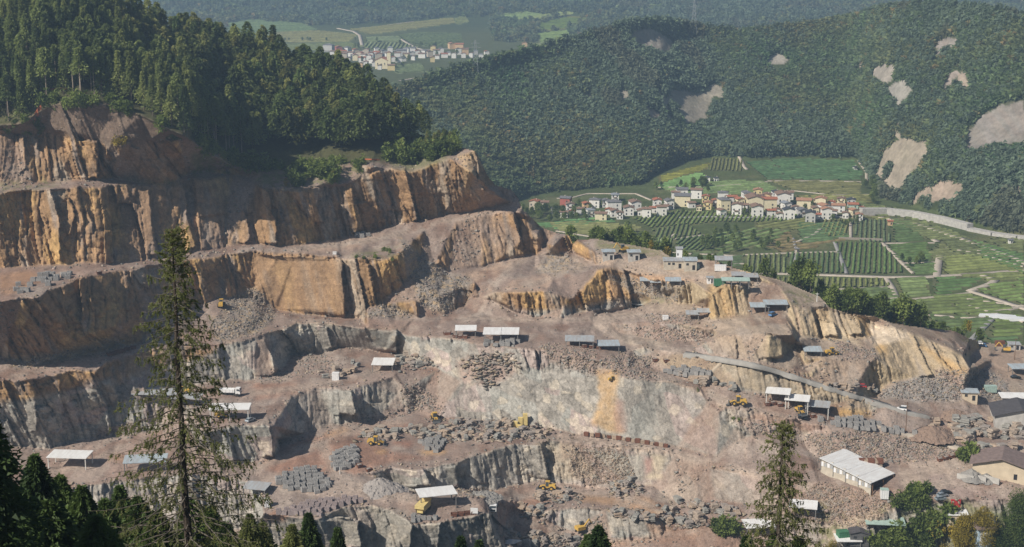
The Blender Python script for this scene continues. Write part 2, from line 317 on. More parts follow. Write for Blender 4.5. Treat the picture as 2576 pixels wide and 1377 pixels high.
# middle left: spur, alcove, truck terrace
QL += [L3("-80,968,-148 25,959,-147.5 70,960,-147.5 140,941,-147.3 175,931,-147.2 240,934,-148.2 250,926,-147.6 267,909,-147.2 317,896,-147.2 345,886,-146.8 420,874,-146.6 485,869,-147 515,884,-149.2 540,876,-148.5 562,864,-147.6 600,861,-147.6 644,846,-147.2 676,836,-147.2 714,826,-147.2 751,811,-147.2 759,815,-147.4 824,812,-147.2 854,819,-147.5 926,824,-147.8 994,827,-148.6"),
       L3("751,811,-147.2 748,850,-153 738,892,-161"),
       L3("738,892,-161 806,888,-161 814,879,-159.6 851,874,-159.2 930,880,-160 964,884,-160.5 999,889,-161 1044,912,-160"),
       L3("440,975,-162 525,962,-161.5 575,957,-161.5 625,959,-162 644,957,-161.8 694,946,-161.5 766,943,-161.3 760,920,-161 738,892,-161"),
       L3("512,1086,-163 562,1078,-163 578,1071,-162.5 643,1070,-162.8 676,1065,-163 684,1072,-164 672,1040,-162.6 700,1004,-162 734,996,-162 786,978,-161.5 804,976,-161.5 854,977,-161.6 886,981,-162 919,967,-161.4 979,948,-161 991,946,-161 1000,936,-161.2 1044,912,-160"),
       L3("684,1072,-164 690,1100,-168.5 700,1110,-175.5 726,1105,-175.5 764,1092,-175 804,1102,-175.5 839,1070,-174.5 906,1066,-175 956,1057,-174.5 1012,1035,-173 1030,1040,-174"),
       L3("994,950,-161.6 1000,990,-167 1012,1035,-173"), L3("1000,936,-161.2 1020,980,-165.5 1040,1038,-174"),
       L3("540,1140,-173.5 580,1168,-177 644,1160,-177 690,1155,-177 702,1130,-176.2 700,1110,-175.5")]
# left low floor
QL += [L3("-80,1130,-176 0,1128,-176 65,1123,-176 125,1128,-176.5 210,1106,-175.5 265,1100,-175.5 332,1092,-175 400,1080,-173.5 470,1060,-170 512,1086,-163.4"), L3("332,1092,-175 420,1110,-175.5 500,1125,-176 540,1140,-173.5"),
       L3("300,1000,-161 340,1010,-162.5 420,1000,-163.5 440,975,-162"), L3("420,1000,-163.5 480,1030,-163.5 512,1086,-163.4"),
       L3("-80,1240,-178 0,1235,-178 120,1223,-177.5 175,1229,-178 320,1208,-177.5 450,1195,-177 557,1194,-177.2 612,1211,-178 655,1240,-179.5 668,1292,-182"),
       L3("-80,1390,-196 0,1390,-196 200,1380,-196 400,1350,-195 560,1330,-194 610,1330,-194 668,1318,-188")]
# bottom terrace and its cliff
QL += [L3("668,1300,-184 701,1294,-182 754,1306,-182.5 799,1308,-182.5 836,1285,-181.5 869,1273,-181 936,1273,-181.5 976,1273,-181.5 981,1285,-182.2 1021,1293,-182.5 1044,1318,-184.5 1119,1309,-184 1159,1307,-184 1219,1290,-183 1231,1298,-184.5"),
       L3("668,1440,-206 760,1440,-206 850,1440,-207 950,1440,-207 1100,1440,-207 1246,1440,-207 1252,1376,-197.5 1244,1344,-192 1231,1298,-184.5"),
       L3("1190,1250,-181.5 1215,1252,-183 1232,1270,-185 1240,1296,-188.5 1262,1370,-197"),
       L3("700,1200,-178 800,1180,-178 900,1190,-178.5 930,1192,-178.6 1000,1240,-180.5 1100,1250,-181 1190,1250,-181.5")]
# pit wall: edge, foot
QL += [L3("870,1185,-178 925,1172,-177.5 985,1175,-177.6 1040,1185,-178.5 1108,1170,-177.8 1150,1165,-177.6 1182,1150,-177.2 1288,1120,-176.5 1310,1118,-176.6 1370,1110,-176.5 1410,1108,-176.8 1500,1115,-177.6 1620,1128,-178.8 1700,1142,-179.8 1780,1170,-181.5 1880,1192,-181.8 1960,1208,-182"),
       L3("925,1195,-179.5 985,1215,-184 1040,1240,-186 1110,1245,-187.5 1160,1225,-188 1190,1238,-189.5 1220,1240,-190.5 1290,1222,-191.5 1355,1208,-190.5 1382,1210,-190.5 1400,1212,-190.5 1480,1228,-192 1560,1235,-192.5 1640,1225,-191 1700,1260,-193 1800,1262,-192 1900,1275,-191 2000,1290,-190"),
       L3("1355,1118,-177 1375,1160,-184 1382,1210,-190.5"), L3("1405,1112,-177.3 1412,1160,-183 1395,1205,-189.5"),
       L3("1232,1270,-190 1300,1262,-191.5 1330,1290,-193.5 1420,1330,-199.5 1440,1342,-200.5 1540,1356,-201.5 1590,1360,-201.5 1660,1352,-200.5 1672,1330,-198 1640,1310,-194.5"),
       L3("1340,1265,-191.5 1405,1282,-193 1438,1277,-192.6 1525,1282,-193.4 1560,1302,-194.4 1625,1307,-194.2 1640,1310,-194.5"),
       L3("1240,1300,-191 1290,1350,-199 1380,1400,-205 1500,1440,-210 1700,1420,-206 1800,1380,-201 2000,1440,-208 2660,1440,-208"),
       L3("1700,1330,-198 1800,1310,-195 1900,1300,-193 2000,1300,-192 2100,1290,-190 2250,1270,-186 2400,1260,-184.5 2660,1260,-184.5")]
QL += [L3("2205,1000,-167.3 2300,1012,-168.4 2420,1002,-168.3")]
QL += [L3("-80,1460,-205 668,1460,-207 1246,1460,-209 1700,1460,-212 2660,1460,-212")]

def widen(lines, a, b, xa, xb):
    # carry every line that leaves the view on beyond its edge
    return [([(xa, l[0][1], l[0][2])] if l[0][0] == a else []) + l + ([(xb, l[-1][1], l[-1][2])] if l[-1][0] == b else []) for l in lines]
RIDGE = widen([RIDGE], -80, 2660, -330, 2960)[0]
QL = widen(QL, -80, 2660, -330, 2960)
def cdt_field(lines, UU, VV):
    """inverse depth of the break-line surface at every survey node, and the slope of the facet there"""
    pts, edges, iv = [], [], {}
    def vid(u, v, z):
        k = (round(u, 1), round(v, 1))
        if k not in iv: iv[k] = len(pts); pts.append((u, v, z))
        return iv[k]
    for l in lines:
        ids = [vid(*p) for p in l]
        edges += [(a, b) for a, b in zip(ids, ids[1:]) if a != b]
    inv = {(round(u, 1), round(v, 1)): float(ta(v)) / -z for u, v, z in pts}
    vo, eo, fo, ov, oe, of = delaunay_2d_cdt([Vector((p[0], p[1])) for p in pts], edges, [], 0, 1e-4)
    q = []
    for k, v in enumerate(vo):
        if ov[k]: q.append(np.mean([inv[(round(pts[i][0], 1), round(pts[i][1], 1))] for i in ov[k]]))
        else:   # crossing of two lines: mean of both
            b, bd = 0, 1e9
            ds = sorted(((v.x - p[0]) ** 2 + (v.y - p[1]) ** 2, inv[(round(p[0], 1), round(p[1], 1))]) for p in pts)[:2]
            w = [1 / (d[0] + 1) for d in ds]; q.append(sum(a * d[1] for a, d in zip(w, ds)) / sum(w))
    q = np.array(q); X = np.array([(v.x, v.y) for v in vo])
    W = at_d(X[:, 0], X[:, 1], 1 / q)
    u0, du, v0, dv = UU[0], UU[1] - UU[0], VV[0], VV[1] - VV[0]
    out = np.full((len(VV), len(UU)), np.nan); slope = np.zeros_like(out)
    for f in fo:
        for k in range(1, len(f) - 1):
            t = [f[0], f[k], f[k + 1]]; (x0, y0), (x1, y1), (x2, y2) = X[t]
            det = (x1 - x0) * (y2 - y0) - (x2 - x0) * (y1 - y0)
            if abs(det) < 1e-6: continue
            i0 = max(0, int(math.ceil((min(x0, x1, x2) - u0) / du))); i1 = min(len(UU) - 1, int((max(x0, x1, x2) - u0) / du))
            j0 = max(0, int(math.ceil((min(y0, y1, y2) - v0) / dv))); j1 = min(len(VV) - 1, int((max(y0, y1, y2) - v0) / dv))
            if i1 < i0 or j1 < j0: continue
            A, B = np.meshgrid(UU[i0:i1 + 1], VV[j0:j1 + 1])
            a = ((A - x0) * (y2 - y0) - (x2 - x0) * (B - y0)) / det; b = ((x1 - x0) * (B - y0) - (A - x0) * (y1 - y0)) / det
            m = (a >= -1e-6) & (b >= -1e-6) & (a + b <= 1 + 1e-6)
            val = q[t[0]] + a * (q[t[1]] - q[t[0]]) + b * (q[t[2]] - q[t[0]])
            n = np.cross(W[t[1]] - W[t[0]], W[t[2]] - W[t[0]]); s = abs(n[2]) / (np.linalg.norm(n) + 1e-9)
            o = out[j0:j1 + 1, i0:i1 + 1]; o[m] = val[m]; o = slope[j0:j1 + 1, i0:i1 + 1]; o[m] = s
    return out, slope
def warp_sample(A, du, dv):
    """look a node field up at shifted nodes (shift in node units), bilinear"""
    H, W = A.shape[:2]; J, I = np.meshgrid(np.arange(H), np.arange(W), indexing='ij')
    y = np.clip(J + dv, 0, H - 1.001); x = np.clip(I + du, 0, W - 1.001); j = y.astype(int); i = x.astype(int); a = x - i; b = y - j
    if A.ndim == 3: a = a[..., None]; b = b[..., None]
    return A[j, i] * (1 - a) * (1 - b) + A[j, i + 1] * a * (1 - b) + A[j + 1, i] * (1 - a) * b + A[j + 1, i + 1] * a * b
# ------------------------------------------------------------------ quarry sheet
DU = 2.4
UU = np.arange(-320, 2945, DU); VV = np.arange(-28, 1436, DU); GU, GV = np.meshgrid(UU, VV)
inv0, nz0 = cdt_field(QL, UU, VV)
CREST = [(u, v) for u, v, z in QL[0]][:-1] + [(u, v) for u, v, z in RIDGE]
topv = np.interp(UU, [p[0] for p in CREST], [p[1] for p in CREST])
hillm = np.zeros(GU.shape)                         # forested hill above the top cliffs
hl = PL("-80,322 0,318 60,308 90,285 130,264 200,254 280,262 350,290 420,325 460,342 510,370 560,385 610,415 660,425 720,420 780,418 850,412 905,410 950,408 1050,400 1130,385 1170,372")
hv = np.interp(UU, [p[0] for p in hl], [p[1] for p in hl]); hillm[(GV < hv[None, :]) & (GU < 1170)] = 1
nanm = np.isnan(inv0); 
inv0 = np.where(nanm, 0, inv0)
# fill above the crest so that blurs and warps do not meet holes
for j in range(len(VV) - 2, -1, -1):
    h = nanm[j] | (VV[j] < topv); inv0[j] = np.where(h, inv0[j + 1], inv0[j]); nz0[j] = np.where(h, nz0[j + 1], nz0[j])
W0 = at_d(GU, GV, 1 / np.maximum(inv0, 1e-5))
X, Y, Z = W0[..., 0], W0[..., 1], W0[..., 2]
wu = (fbm(X * .11, Z * .11, Y * .05, 3, 3) * 7 + vnoise(X * .5, Z * .5, Y * .1, 9) * 1.3) / DU
wv = (fbm(X * .11, Z * .07, Y * .05, 5, 3) * 6 + vnoise(X * .45, Z * .45, Y * .1, 11) * 1.4) / DU
edge = np.clip((GV - topv[None, :] - 4) / 25, 0, 1)  # keep the skyline where it is
inv1 = warp_sample(inv0, wu * edge, wv * edge); nz1 = blur(warp_sample(nz0, wu * edge, wv * edge), 1)
cl = np.clip((.80 - nz1) / .28, 0, 1) * (1 - hillm); cl = blur(cl * cl * (3 - 2 * cl), 1)
for t in ("2000,772 2085,776 2190,800 2200,848 2110,856 2015,846", "2195,815 2290,836 2420,890 2445,940 2360,950 2210,965", "1585,700 1680,740 1690,762 1600,745", "1785,722 1850,716 1885,745 1885,795 1785,800"): cl = np.maximum(cl, .85 * blur(inpoly(GU, GV, PL(t)).astype(float), 2))
scr = np.clip(1 - abs(nz1 - .74) / .2, 0, 1) * (1 - hillm); cl = cl * (1 - .75 * blur(inpoly(GU, GV, PL('60,300 130,258 200,250 280,258 350,288 470,345 300,362 150,336 0,336')).astype(float), 3))
D1 = 1 / inv1
s = X + .22 * Z + 1.6 * fbm(X * .04, Z * .05, Y * .05, 21, 2)
big = np.clip((1020 - GV) / 200, .45, 1)            # the upper cliffs have the larger columns
crk = 0
def _pl(wx, wz, seed):
    global crk
    v_, g_ = plates(s, Z + .25 * X, wx, wz, seed); crk = crk + np.clip(1 - g_ * wx / .55, 0, 1) * (.35 + .06 * wx); return v_
amp = np.clip(1 + 1.3 * fbm(s * .022, Z * .02, Y * .01, 43, 2), .25, 1.9)
col = column(s + 9, Z, 31., 31) * 6.0 * np.clip((900 - GV) / 150, .15, 1) + _pl(12., 44., 41) * 3.4 * big * amp + _pl(4.6, 13., 51) * 1.7 * np.clip(1.7 - .5 * amp, .6, 1.6) + _pl(1.9, 4.2, 61) * .85 + crk + .25 * vnoise(X * 1.2, Y * .5, Z * 1.2, 71)
smooth = np.ones(GU.shape)                           # broad slab faces with few joints
for p, k in (("640,640 860,655 868,795 700,778 650,720", .22), ("1290,930 1560,940 1760,985 1850,1080 1880,1165 1480,1095 1290,1060", .14), ("1480,1120 1900,1200 1900,1260 1480,1230", .16), ("2200,800 2440,860 2440,950 2230,970", .7), ("1640,1258 1735,1188 1750,1262", .05), ("1410,1280 1650,1300 1660,1350 1430,1335", .3), ("800,815 1000,830 990,885 800,880", .3), ("1000,850 1290,870 1290,1055 1040,1040", .16), ("400,860 1000,900 1000,1120 400,1180", .6), ("900,1165 1300,1120 1300,1240 900,1240", .55), ("660,1280 1240,1280 1260,1436 660,1436", .6), ("1580,880 1900,920 2000,1000 1600,960", .3), ("1860,840 2020,850 2025,935 1880,900", .5)):
    smooth = np.where(inpoly(GU, GV, PL(p)), k, smooth)
smooth = blur(smooth, 4)
cv, gap = cells(X * .55, Y * .55, Z * .8, 81); cv2, gap2 = cells(X * 1.5, Y * 1.5, Z * 1.8, 85)
rub = (cv - .5) * .9 + (cv2 - .5) * .6 + fbm(X * .2, Y * .2, Z * .2, 90, 3) * 1.2
flat = fbm(X * .08, Y * .08, Z * .08, 95, 4) * .35 + vnoise(X * .9, Y * .9, Z, 97) * .06
RUB = []                                             # scree and spoil, where loose blocks lie
for t in ("905,795 960,765 1010,775 1045,795 1000,800", "1000,590 1060,640 1130,690 1190,700 1180,745 1120,790 1060,770 1030,690", "560,760 640,722 690,780 690,800 560,792", "530,800 690,795 650,845 540,862", "1345,685 1390,622 1440,650 1480,675 1400,690",
          "640,960 700,925 770,940 700,965", "880,1050 990,1040 1010,1010 1040,1045 900,1075", "690,1110 800,1095 870,1080 800,1110 700,1125", "1150,905 1285,895 1300,940 1230,975 1160,960", "1010,975 1060,965 1120,1035 1030,1035", "1560,890 1650,900 1660,960 1560,945 1500,915", "1350,860 1500,880 1500,945 1380,910",
          "2030,1095 2150,1085 2400,1110 2430,1150 2200,1168 2060,1160", "2100,860 2200,880 2215,905 2100,905", "1140,1225 1240,1235 1230,1255 1140,1250", "1620,790 1740,790 1760,812 1620,808",
          "1560,820 1790,832 1800,856 1640,855", "2212,998 2262,962 2320,948 2372,952 2422,1000 2320,1010", "2435,935 2480,925 2535,965 2540,1005 2440,1000", "2350,930 2470,930 2520,1000 2420,1000", "1840,1050 2000,1070 2030,1110 1890,1090", "2060,1210 2260,1250 2200,1330 2070,1320 1960,1290", "0,905 120,895 290,850 330,875 160,905 50,935", "1520,690 1700,720 1720,760 1600,745", "230,1090 330,1060 360,1085 250,1110",
          "740,890 820,890 870,930 770,945", "1440,1120 1570,1130 1600,1200 1480,1225 1430,1190", "480,1040 540,1060 520,1085 470,1060"):
    RUB.append(PL(t))
rubm = np.zeros(GU.shape)
for p in RUB: rubm = np.maximum(rubm, inpoly(GU, GV, p))
rubm = blur(rubm, 3)
SLABS = [PL(t) for t in """190,354 245,359 244,452 219,450 200,372|85,347 95,347 93,377|450,352 465,372 462,385|104,482 125,480 140,517 150,547 148,622 152,657 122,627 128,594 125,562 103,534|170,497 185,512 185,547 180,585 170,592 160,567 172,534|212,522 220,540 235,560 232,590 218,588|278,610 292,612 290,640 278,648|303,472 320,480 326,498 316,500|550,462 590,444 607,522 625,559 627,597 620,612 607,614 595,592 585,562 575,534 572,497|622,480 644,465 676,482 697,577 694,614 652,612 640,565|726,482 804,472 799,512 816,562 786,557 759,515|986,432 1019,437 1051,554 1034,554 999,492|1056,422 1064,422 1064,457 1060,457|1069,419 1076,419 1075,462 1070,462|1139,399 1171,389 1171,440 1165,442 1150,415|1179,452 1194,457 1219,482 1269,504 1244,519 1206,507 1186,472|242,696 260,696 267,746 250,726|327,679 370,679 372,726 350,714|640,640 860,655 868,797 700,778 660,700|894,664 929,664 941,749 919,711 896,690|1021,592 1066,587 1111,664 1084,664 1049,609|1244,539 1287,539 1310,600 1300,620 1256,569|180,934 240,936 256,999 215,951|605,866 665,852 700,925 680,942 644,950 625,915|784,824 826,822 836,878 815,880|826,815 838,815 850,874 832,876|927,826 999,830 1000,890 940,882|795,982 886,981 897,1045 830,1040|562,1080 580,1075 585,1160 573,1160|640,1075 680,1068 690,1150 655,1150|990,1180 1060,1178 1085,1225 1020,1225|1110,1175 1150,1170 1155,1225 1120,1230|1315,1118 1363,1115 1378,1205 1350,1205 1330,1165|981,1290 1021,1296 1040,1320 1035,1376 1015,1376 985,1310|1060,1320 1110,1315 1105,1376 1075,1376|800,1310 850,1300 900,1310 910,1376 820,1376|1445,708 1468,700 1468,733 1453,733|1513,700 1528,683 1535,780 1518,780 1518,720|1303,745 1312,745 1315,785 1306,785|1326,748 1338,748 1338,790 1328,790|1345,742 1355,742 1357,795 1349,795|1362,745 1378,735 1380,800 1366,800|1815,845 1850,842 1855,905 1820,890|1895,845 1960,845 1975,910 1910,900|2300,872 2345,866 2398,945 2362,945|2258,850 2296,846 2345,945 2305,948|2352,878 2395,890 2425,940 2405,945|2060,800 2100,810 2110,845 2070,842|2120,800 2160,805 2170,840 2130,842|20,760 60,755 75,800 45,830|5,800 18,800 25,900 8,900|95,760 106,760 112,880 100,880|300,690 322,690 330,780 312,780|125,965 150,960 158,1080 140,1090|60,970 85,968 95,1080 75,1085|540,665 560,655 575,740 560,745|40,345 60,345 68,430 52,440|330,370 350,370 356,440 340,448|395,362 412,360 420,445 404,450|860,480 885,470 905,580 885,585|905,450 935,440 960,560 940,570|1100,420 1120,415 1135,520 1115,530|350,480 375,478 395,640 370,645|430,470 460,465 490,620 465,630""".split("|")]
slab = np.zeros(GU.shape); inslab = np.zeros(GU.shape)      # single slab faces turned to the left, each stepping back at its right edge
ju, jv = fbm(X * .2, Z * .2, Y * .1, 141, 3) * 7, fbm(X * .2, Z * .2, Y * .1, 143, 3) * 9
for p in SLABS:
    ii = np.where((UU > min(q_[0] for q_ in p) - 9) & (UU < max(q_[0] for q_ in p) + 9))[0]; jj = np.where((VV > min(q_[1] for q_ in p) - 12) & (VV < max(q_[1] for q_ in p) + 12))[0]
    sl_ = np.s_[jj[0]:jj[-1] + 1, ii[0]:ii[-1] + 1]; m = inpoly(GU[sl_] + ju[sl_], GV[sl_] + jv[sl_], p)
    c = np.cumsum(m, axis=1); t = c / np.maximum(c[:, -1:], 1); wm = np.median(c[:, -1][c[:, -1] > 0]) * DU * D1[sl_] / F if m.any() else 1
    slab[sl_] += np.where(m, -t * np.clip(.62 * wm, 1.2, np.where(wm < 25, 9, 5)), 0); inslab[sl_] = np.maximum(inslab[sl_], m)
col = col * (1 - .6 * inslab) + slab / np.maximum(smooth, .2)
D1 = D1 + cl * (1 - .5 * rubm) * col * smooth + np.maximum(scr * .7, rubm) * rub * .7 + (1 - cl) * flat + hillm * fbm(X * .03, Y * .03, Z * .03, 99, 3) * 6
W = at_d(GU, GV, D1)
# ---- stone colours
def mixc(c, rgb, a): return c * (1 - a[..., None]) + np.asarray(rgb) * a[..., None]
n1 = fbm(s * .10, Z * .035, Y * .02, 101, 4); n2 = fbm(s * .35, Z * .06, Y * .05, 103, 4); n3 = fbm(X * .5, Y * .5, Z * .5, 105, 3); n4 = fbm(X * .04, Y * .04, Z * .06, 107, 4)
sm = lambda x, a, b: np.clip((x - a) / (b - a), 0, 1) ** 2 * (3 - 2 * np.clip((x - a) / (b - a), 0, 1))
hi = np.zeros(GU.shape + (3,)) + (.305, .192, .105)
hi = mixc(hi, (.43, .275, .12), sm(n1 + .3 * n3, .0, .45)); hi = mixc(hi, (.26, .205, .165), sm(n2, .05, .5)); hi = mixc(hi, (.36, .29, .22), sm(-n1 + .4 * n2, .15, .6)); cvh, gh = cells(s * .3, Z * .12, Y * .05, 131); cvi, gi = cells(s * .9, Z * .45, Y * .2, 135); hi = hi * (1 + (cvh - .5) * .4 + (cvi - .5) * .34 - .3 * np.clip(1 - gh / .06, 0, 1))[..., None]
lo = np.zeros(GU.shape + (3,)) + (.355, .325, .285)
cvp, gp = cells(s * .11, Z * .13, Y * .04, 111); cvq, gq_ = cells(s * .3, Z * .34, Y * .1, 115)
lo = mixc(lo, (.305, .295, .265), sm(cvp, .35, .6)); lo = mixc(lo, (.33, .26, .235), sm(cvp, .72, .85) * .8); lo = mixc(lo, (.40, .345, .27), sm(cvq, .8, .92) * .6); lo = mixc(lo, (.26, .24, .21), sm(n2, .1, .5) * .6); cvr, gr = cells(s * .85, Z * .9, Y * .3, 119); lo = lo * (1 + (cvp - .5) * .34 + (cvq - .5) * .36 + (cvr - .5) * .3 - .3 * np.clip(1 - gq_ / .07, 0, 1))[..., None]
rt = np.zeros(GU.shape + (3,)) + (.385, .305, .20); rt = mixc(rt, (.46, .30, .13), sm(n1, .1, .5)); rt = mixc(rt, (.33, .275, .21), sm(n2, .05, .5))
bl = np.interp(UU, [-80, 300, 480, 640, 760, 1000, 1200, 1400, 1600, 2600], [1010, 960, 900, 835, 812, 815, 790, 775, 760, 760]); lowm = sm(GV - bl[None, :] + n4 * 30, -12, 12)
rm = sm(GU + n4 * 60, 1640, 1760) * (1 - sm(GV, 985, 1030)) * sm(GU - (GV - 905) * 2.2, 1800, 1990); rm = np.where(GV < 800, sm(GU, 1560, 1700), rm)
stone = mixc(hi, (0, 0, 0), lowm * 0); stone = hi * (1 - lowm[..., None]) + lo * lowm[..., None]; stone = stone * (1 - rm[..., None]) + rt * rm[..., None]
flo = np.zeros(GU.shape + (3,)) + (.248, .188, .158); flo = mixc(flo, (.30, .24, .205), sm(n4 + .3 * n3, .0, .5)); flo = mixc(flo, (.255, .165, .125), sm(-n4, .05, .5) * .7)
flo = mixc(flo, (.37, .295, .225), rm * .8)
rb = np.zeros(GU.shape + (3,)) + (.265, .232, .20); rb = mixc(rb, (.25, .225, .20), sm(cv2, .5, .8)); rb = mixc(rb, (.40, .30, .19), sm(cv, .6, .9) * (1 - lowm)); rb = mixc(rb, (.34, .24, .195), sm(cv, .1, .3) * lowm * .8)
C = flo * (1 - cl[..., None]) + stone * cl[..., None]
sl = np.clip((.93 - nz1) / .2, 0, 1) * (1 - cl); C = mixc(C, (.31, .22, .165), sl * .6)
C = C * (1 - rubm[..., None] * .85) + rb * rubm[..., None] * .85
# painted by hand: (polygon, colour, strength)
for t, rgb, a in (
    ("740,1110 900,1080 1000,1060 1050,1075 900,1110 1000,1140 1100,1150 980,1165 900,1195 860,1180 800,1200 700,1190 640,1170 720,1130", (.30, .165, .115), .75), ("1050,1135 1090,1128 1130,1135 1120,1142 1070,1143", (.45, .28, .14), .8), ("940,1133 975,1129 972,1139 950,1141", (.45, .28, .14), .8), ("810,1095 870,1074 885,1082 840,1106", (.42, .26, .15), .7), ("1000,1108 1040,1112 1030,1125 985,1120", (.32, .15, .10), .7),
    ("640,1195 760,1190 860,1215 960,1240 1100,1260 1080,1290 900,1255 700,1240", (.42, .325, .265), .6), ("980,1255 1190,1255 1215,1275 1000,1285", (.28, .20, .165), .6),
    ("1235,1262 1330,1250 1420,1230 1500,1235 1390,1260 1290,1330 1250,1320", (.33, .19, .13), .7), ("1400,1215 1560,1225 1560,1245 1400,1245 1300,1240", (.42, .315, .255), .7),
    ("1450,1245 1620,1250 1720,1290 1690,1320 1640,1300 1560,1275 1460,1262", (.40, .25, .145), .75), ("1620,1300 1700,1330 1800,1310 1760,1350 1600,1372 1500,1377 1500,1360 1640,1352", (.36, .225, .15), .7),
    ("1640,1255 1735,1190 1748,1240 1750,1262 1700,1270", (.36, .29, .235), .95),
    ("740,965 950,935 1000,905 1040,930 1000,950 740,1000 640,1010 500,1000 480,985", (.30, .21, .17), .5), ("640,965 740,958 760,985 640,1010", (.29, .165, .115), .7),
    ("30,935 170,905 345,865 420,855 345,890 240,925 140,940 25,958", (.38, .275, .225), .7), ("0,690 80,682 115,700 60,735 0,742", (.33, .19, .11), .8), ("120,690 300,668 420,658 300,676 200,695", (.37, .27, .22), .7),
    ("60,1150 130,1135 400,1085 420,1110 300,1205 180,1225 100,1215", (.34, .235, .19), .7), ("265,1140 320,1145 330,1165 270,1160", (.33, .175, .09), .7),
    ("700,632 870,600 960,590 1300,512 1310,535 1130,552 980,585 900,625 720,640", (.39, .275, .205), .8), ("1160,690 1330,642 1320,660 1200,712", (.40, .285, .21), .8), ("1290,705 1390,692 1375,730 1260,735", (.40, .285, .215), .8), ("1195,785 1212,752 1238,712 1262,695 1275,700 1235,735 1222,770 1215,788", (.42, .34, .28), .9),
    ("1420,640 1500,660 1430,690 1395,690 1440,660", (.40, .305, .235), .7), ("1490,795 1580,790 1560,800 1520,815 1560,850 1720,884 1710,890 1560,865 1490,825", (.43, .35, .285), .8), ("1540,840 1640,856 1700,862 1650,876 1580,866", (.40, .34, .26), .7),
    ("1500,640 1640,660 1760,700 1900,710 1900,725 1700,700 1580,690 1500,665", (.42, .32, .235), .7), ("1600,690 1780,700 1700,712 1600,706", (.50, .30, .17), .6),
    ("640,635 865,655 868,790 700,778 640,720", (.33, .215, .13), .7), ("1150,390 1195,380 1190,470 1170,490 1168,430", (.42, .30, .16), .6),
    ("1500,930 1560,935 1550,1000 1560,1060 1570,1090 1530,1085 1490,1070 1510,1000", (.45, .28, .12), .7), ("1545,1000 1570,1010 1575,1090 1550,1085", (.36, .235, .19), .7),
    ("1618,1155 1645,1150 1642,1180 1625,1195", (.33, .20, .165), .9), ("1640,1145 1672,1148 1664,1205 1622,1205 1640,1180", (.46, .385, .28), .9), ("1470,1130 1620,1145 1620,1215 1560,1200", (.34, .335, .28), .6),
    ("1340,1110 1450,1120 1500,1200 1420,1210 1380,1180", (.42, .34, .245), .6), ("2190,812 2260,830 2290,850 2200,870 2190,850", (.60, .50, .39), .9), ("2300,860 2440,930 2440,950 2400,945", (.47, .29, .11), .6), ("1780,715 1850,716 1850,800 1780,800", (.44, .29, .13), .7), ("2065,800 2160,840 2170,870 2060,850", (.52, .42, .29), .7),
    ("2100,1020 2190,1035 2190,1050 2095,1045", (.46, .28, .10), .9), ("1900,920 1960,930 2100,980 2200,1025 2180,1045 2050,1010 1900,985 1760,950 1640,905 1700,890", (.33, .255, .165), .7), ("1560,925 1640,940 1760,970 1860,1015 1820,1030 1780,1000 1700,965", (.44, .345, .27), .7),
    ("1900,1035 2080,1075 2040,1090 1880,1050", (.31, .195, .14), .8), ("1400,1092 1480,1102 1700,1134 1900,1185 2050,1220 2040,1232 1880,1200 1700,1150 1480,1112 1400,1103", (.44, .345, .275), .8),
    ("2260,1165 2440,1150 2576,1100 2576,1150 2460,1170 2340,1230 2270,1235", (.44, .35, .28), .7), ("2340,1190 2520,1215 2576,1260 2460,1290 2400,1240 2330,1215", (.29, .22, .195), .8), ("2180,1060 2350,1110 2330,1120 2150,1065", (.47, .40, .33), .7), ("2060,1330 2330,1235 2345,1245 2080,1360", (.45, .36, .27), .8),
    ("690,1282 720,1292 720,1310 660,1316", (.36, .19, .12), .8), ("820,1290 1000,1280 1040,1310 1040,1377 840,1377", (.33, .30, .255), .6), ("2440,880 2576,880 2576,960 2470,960", (.31, .22, .17), .7), ("2205,1000 2262,962 2320,946 2372,950 2424,1004 2320,1013", (.255, .25, .24), .85), ("2435,935 2480,925 2535,965 2540,1005 2440,1000", (.255, .25, .24), .8), ("2250,818 2330,826 2440,852 2445,880 2420,892 2350,858 2292,836", (.27, .195, .15), .8)):
    m = blur(inpoly(GU + n3 * 8, GV + n2 * 5, PL(t)).astype(float), 2); C = mixc(C, rgb, m * a * (.85 + .3 * n3))
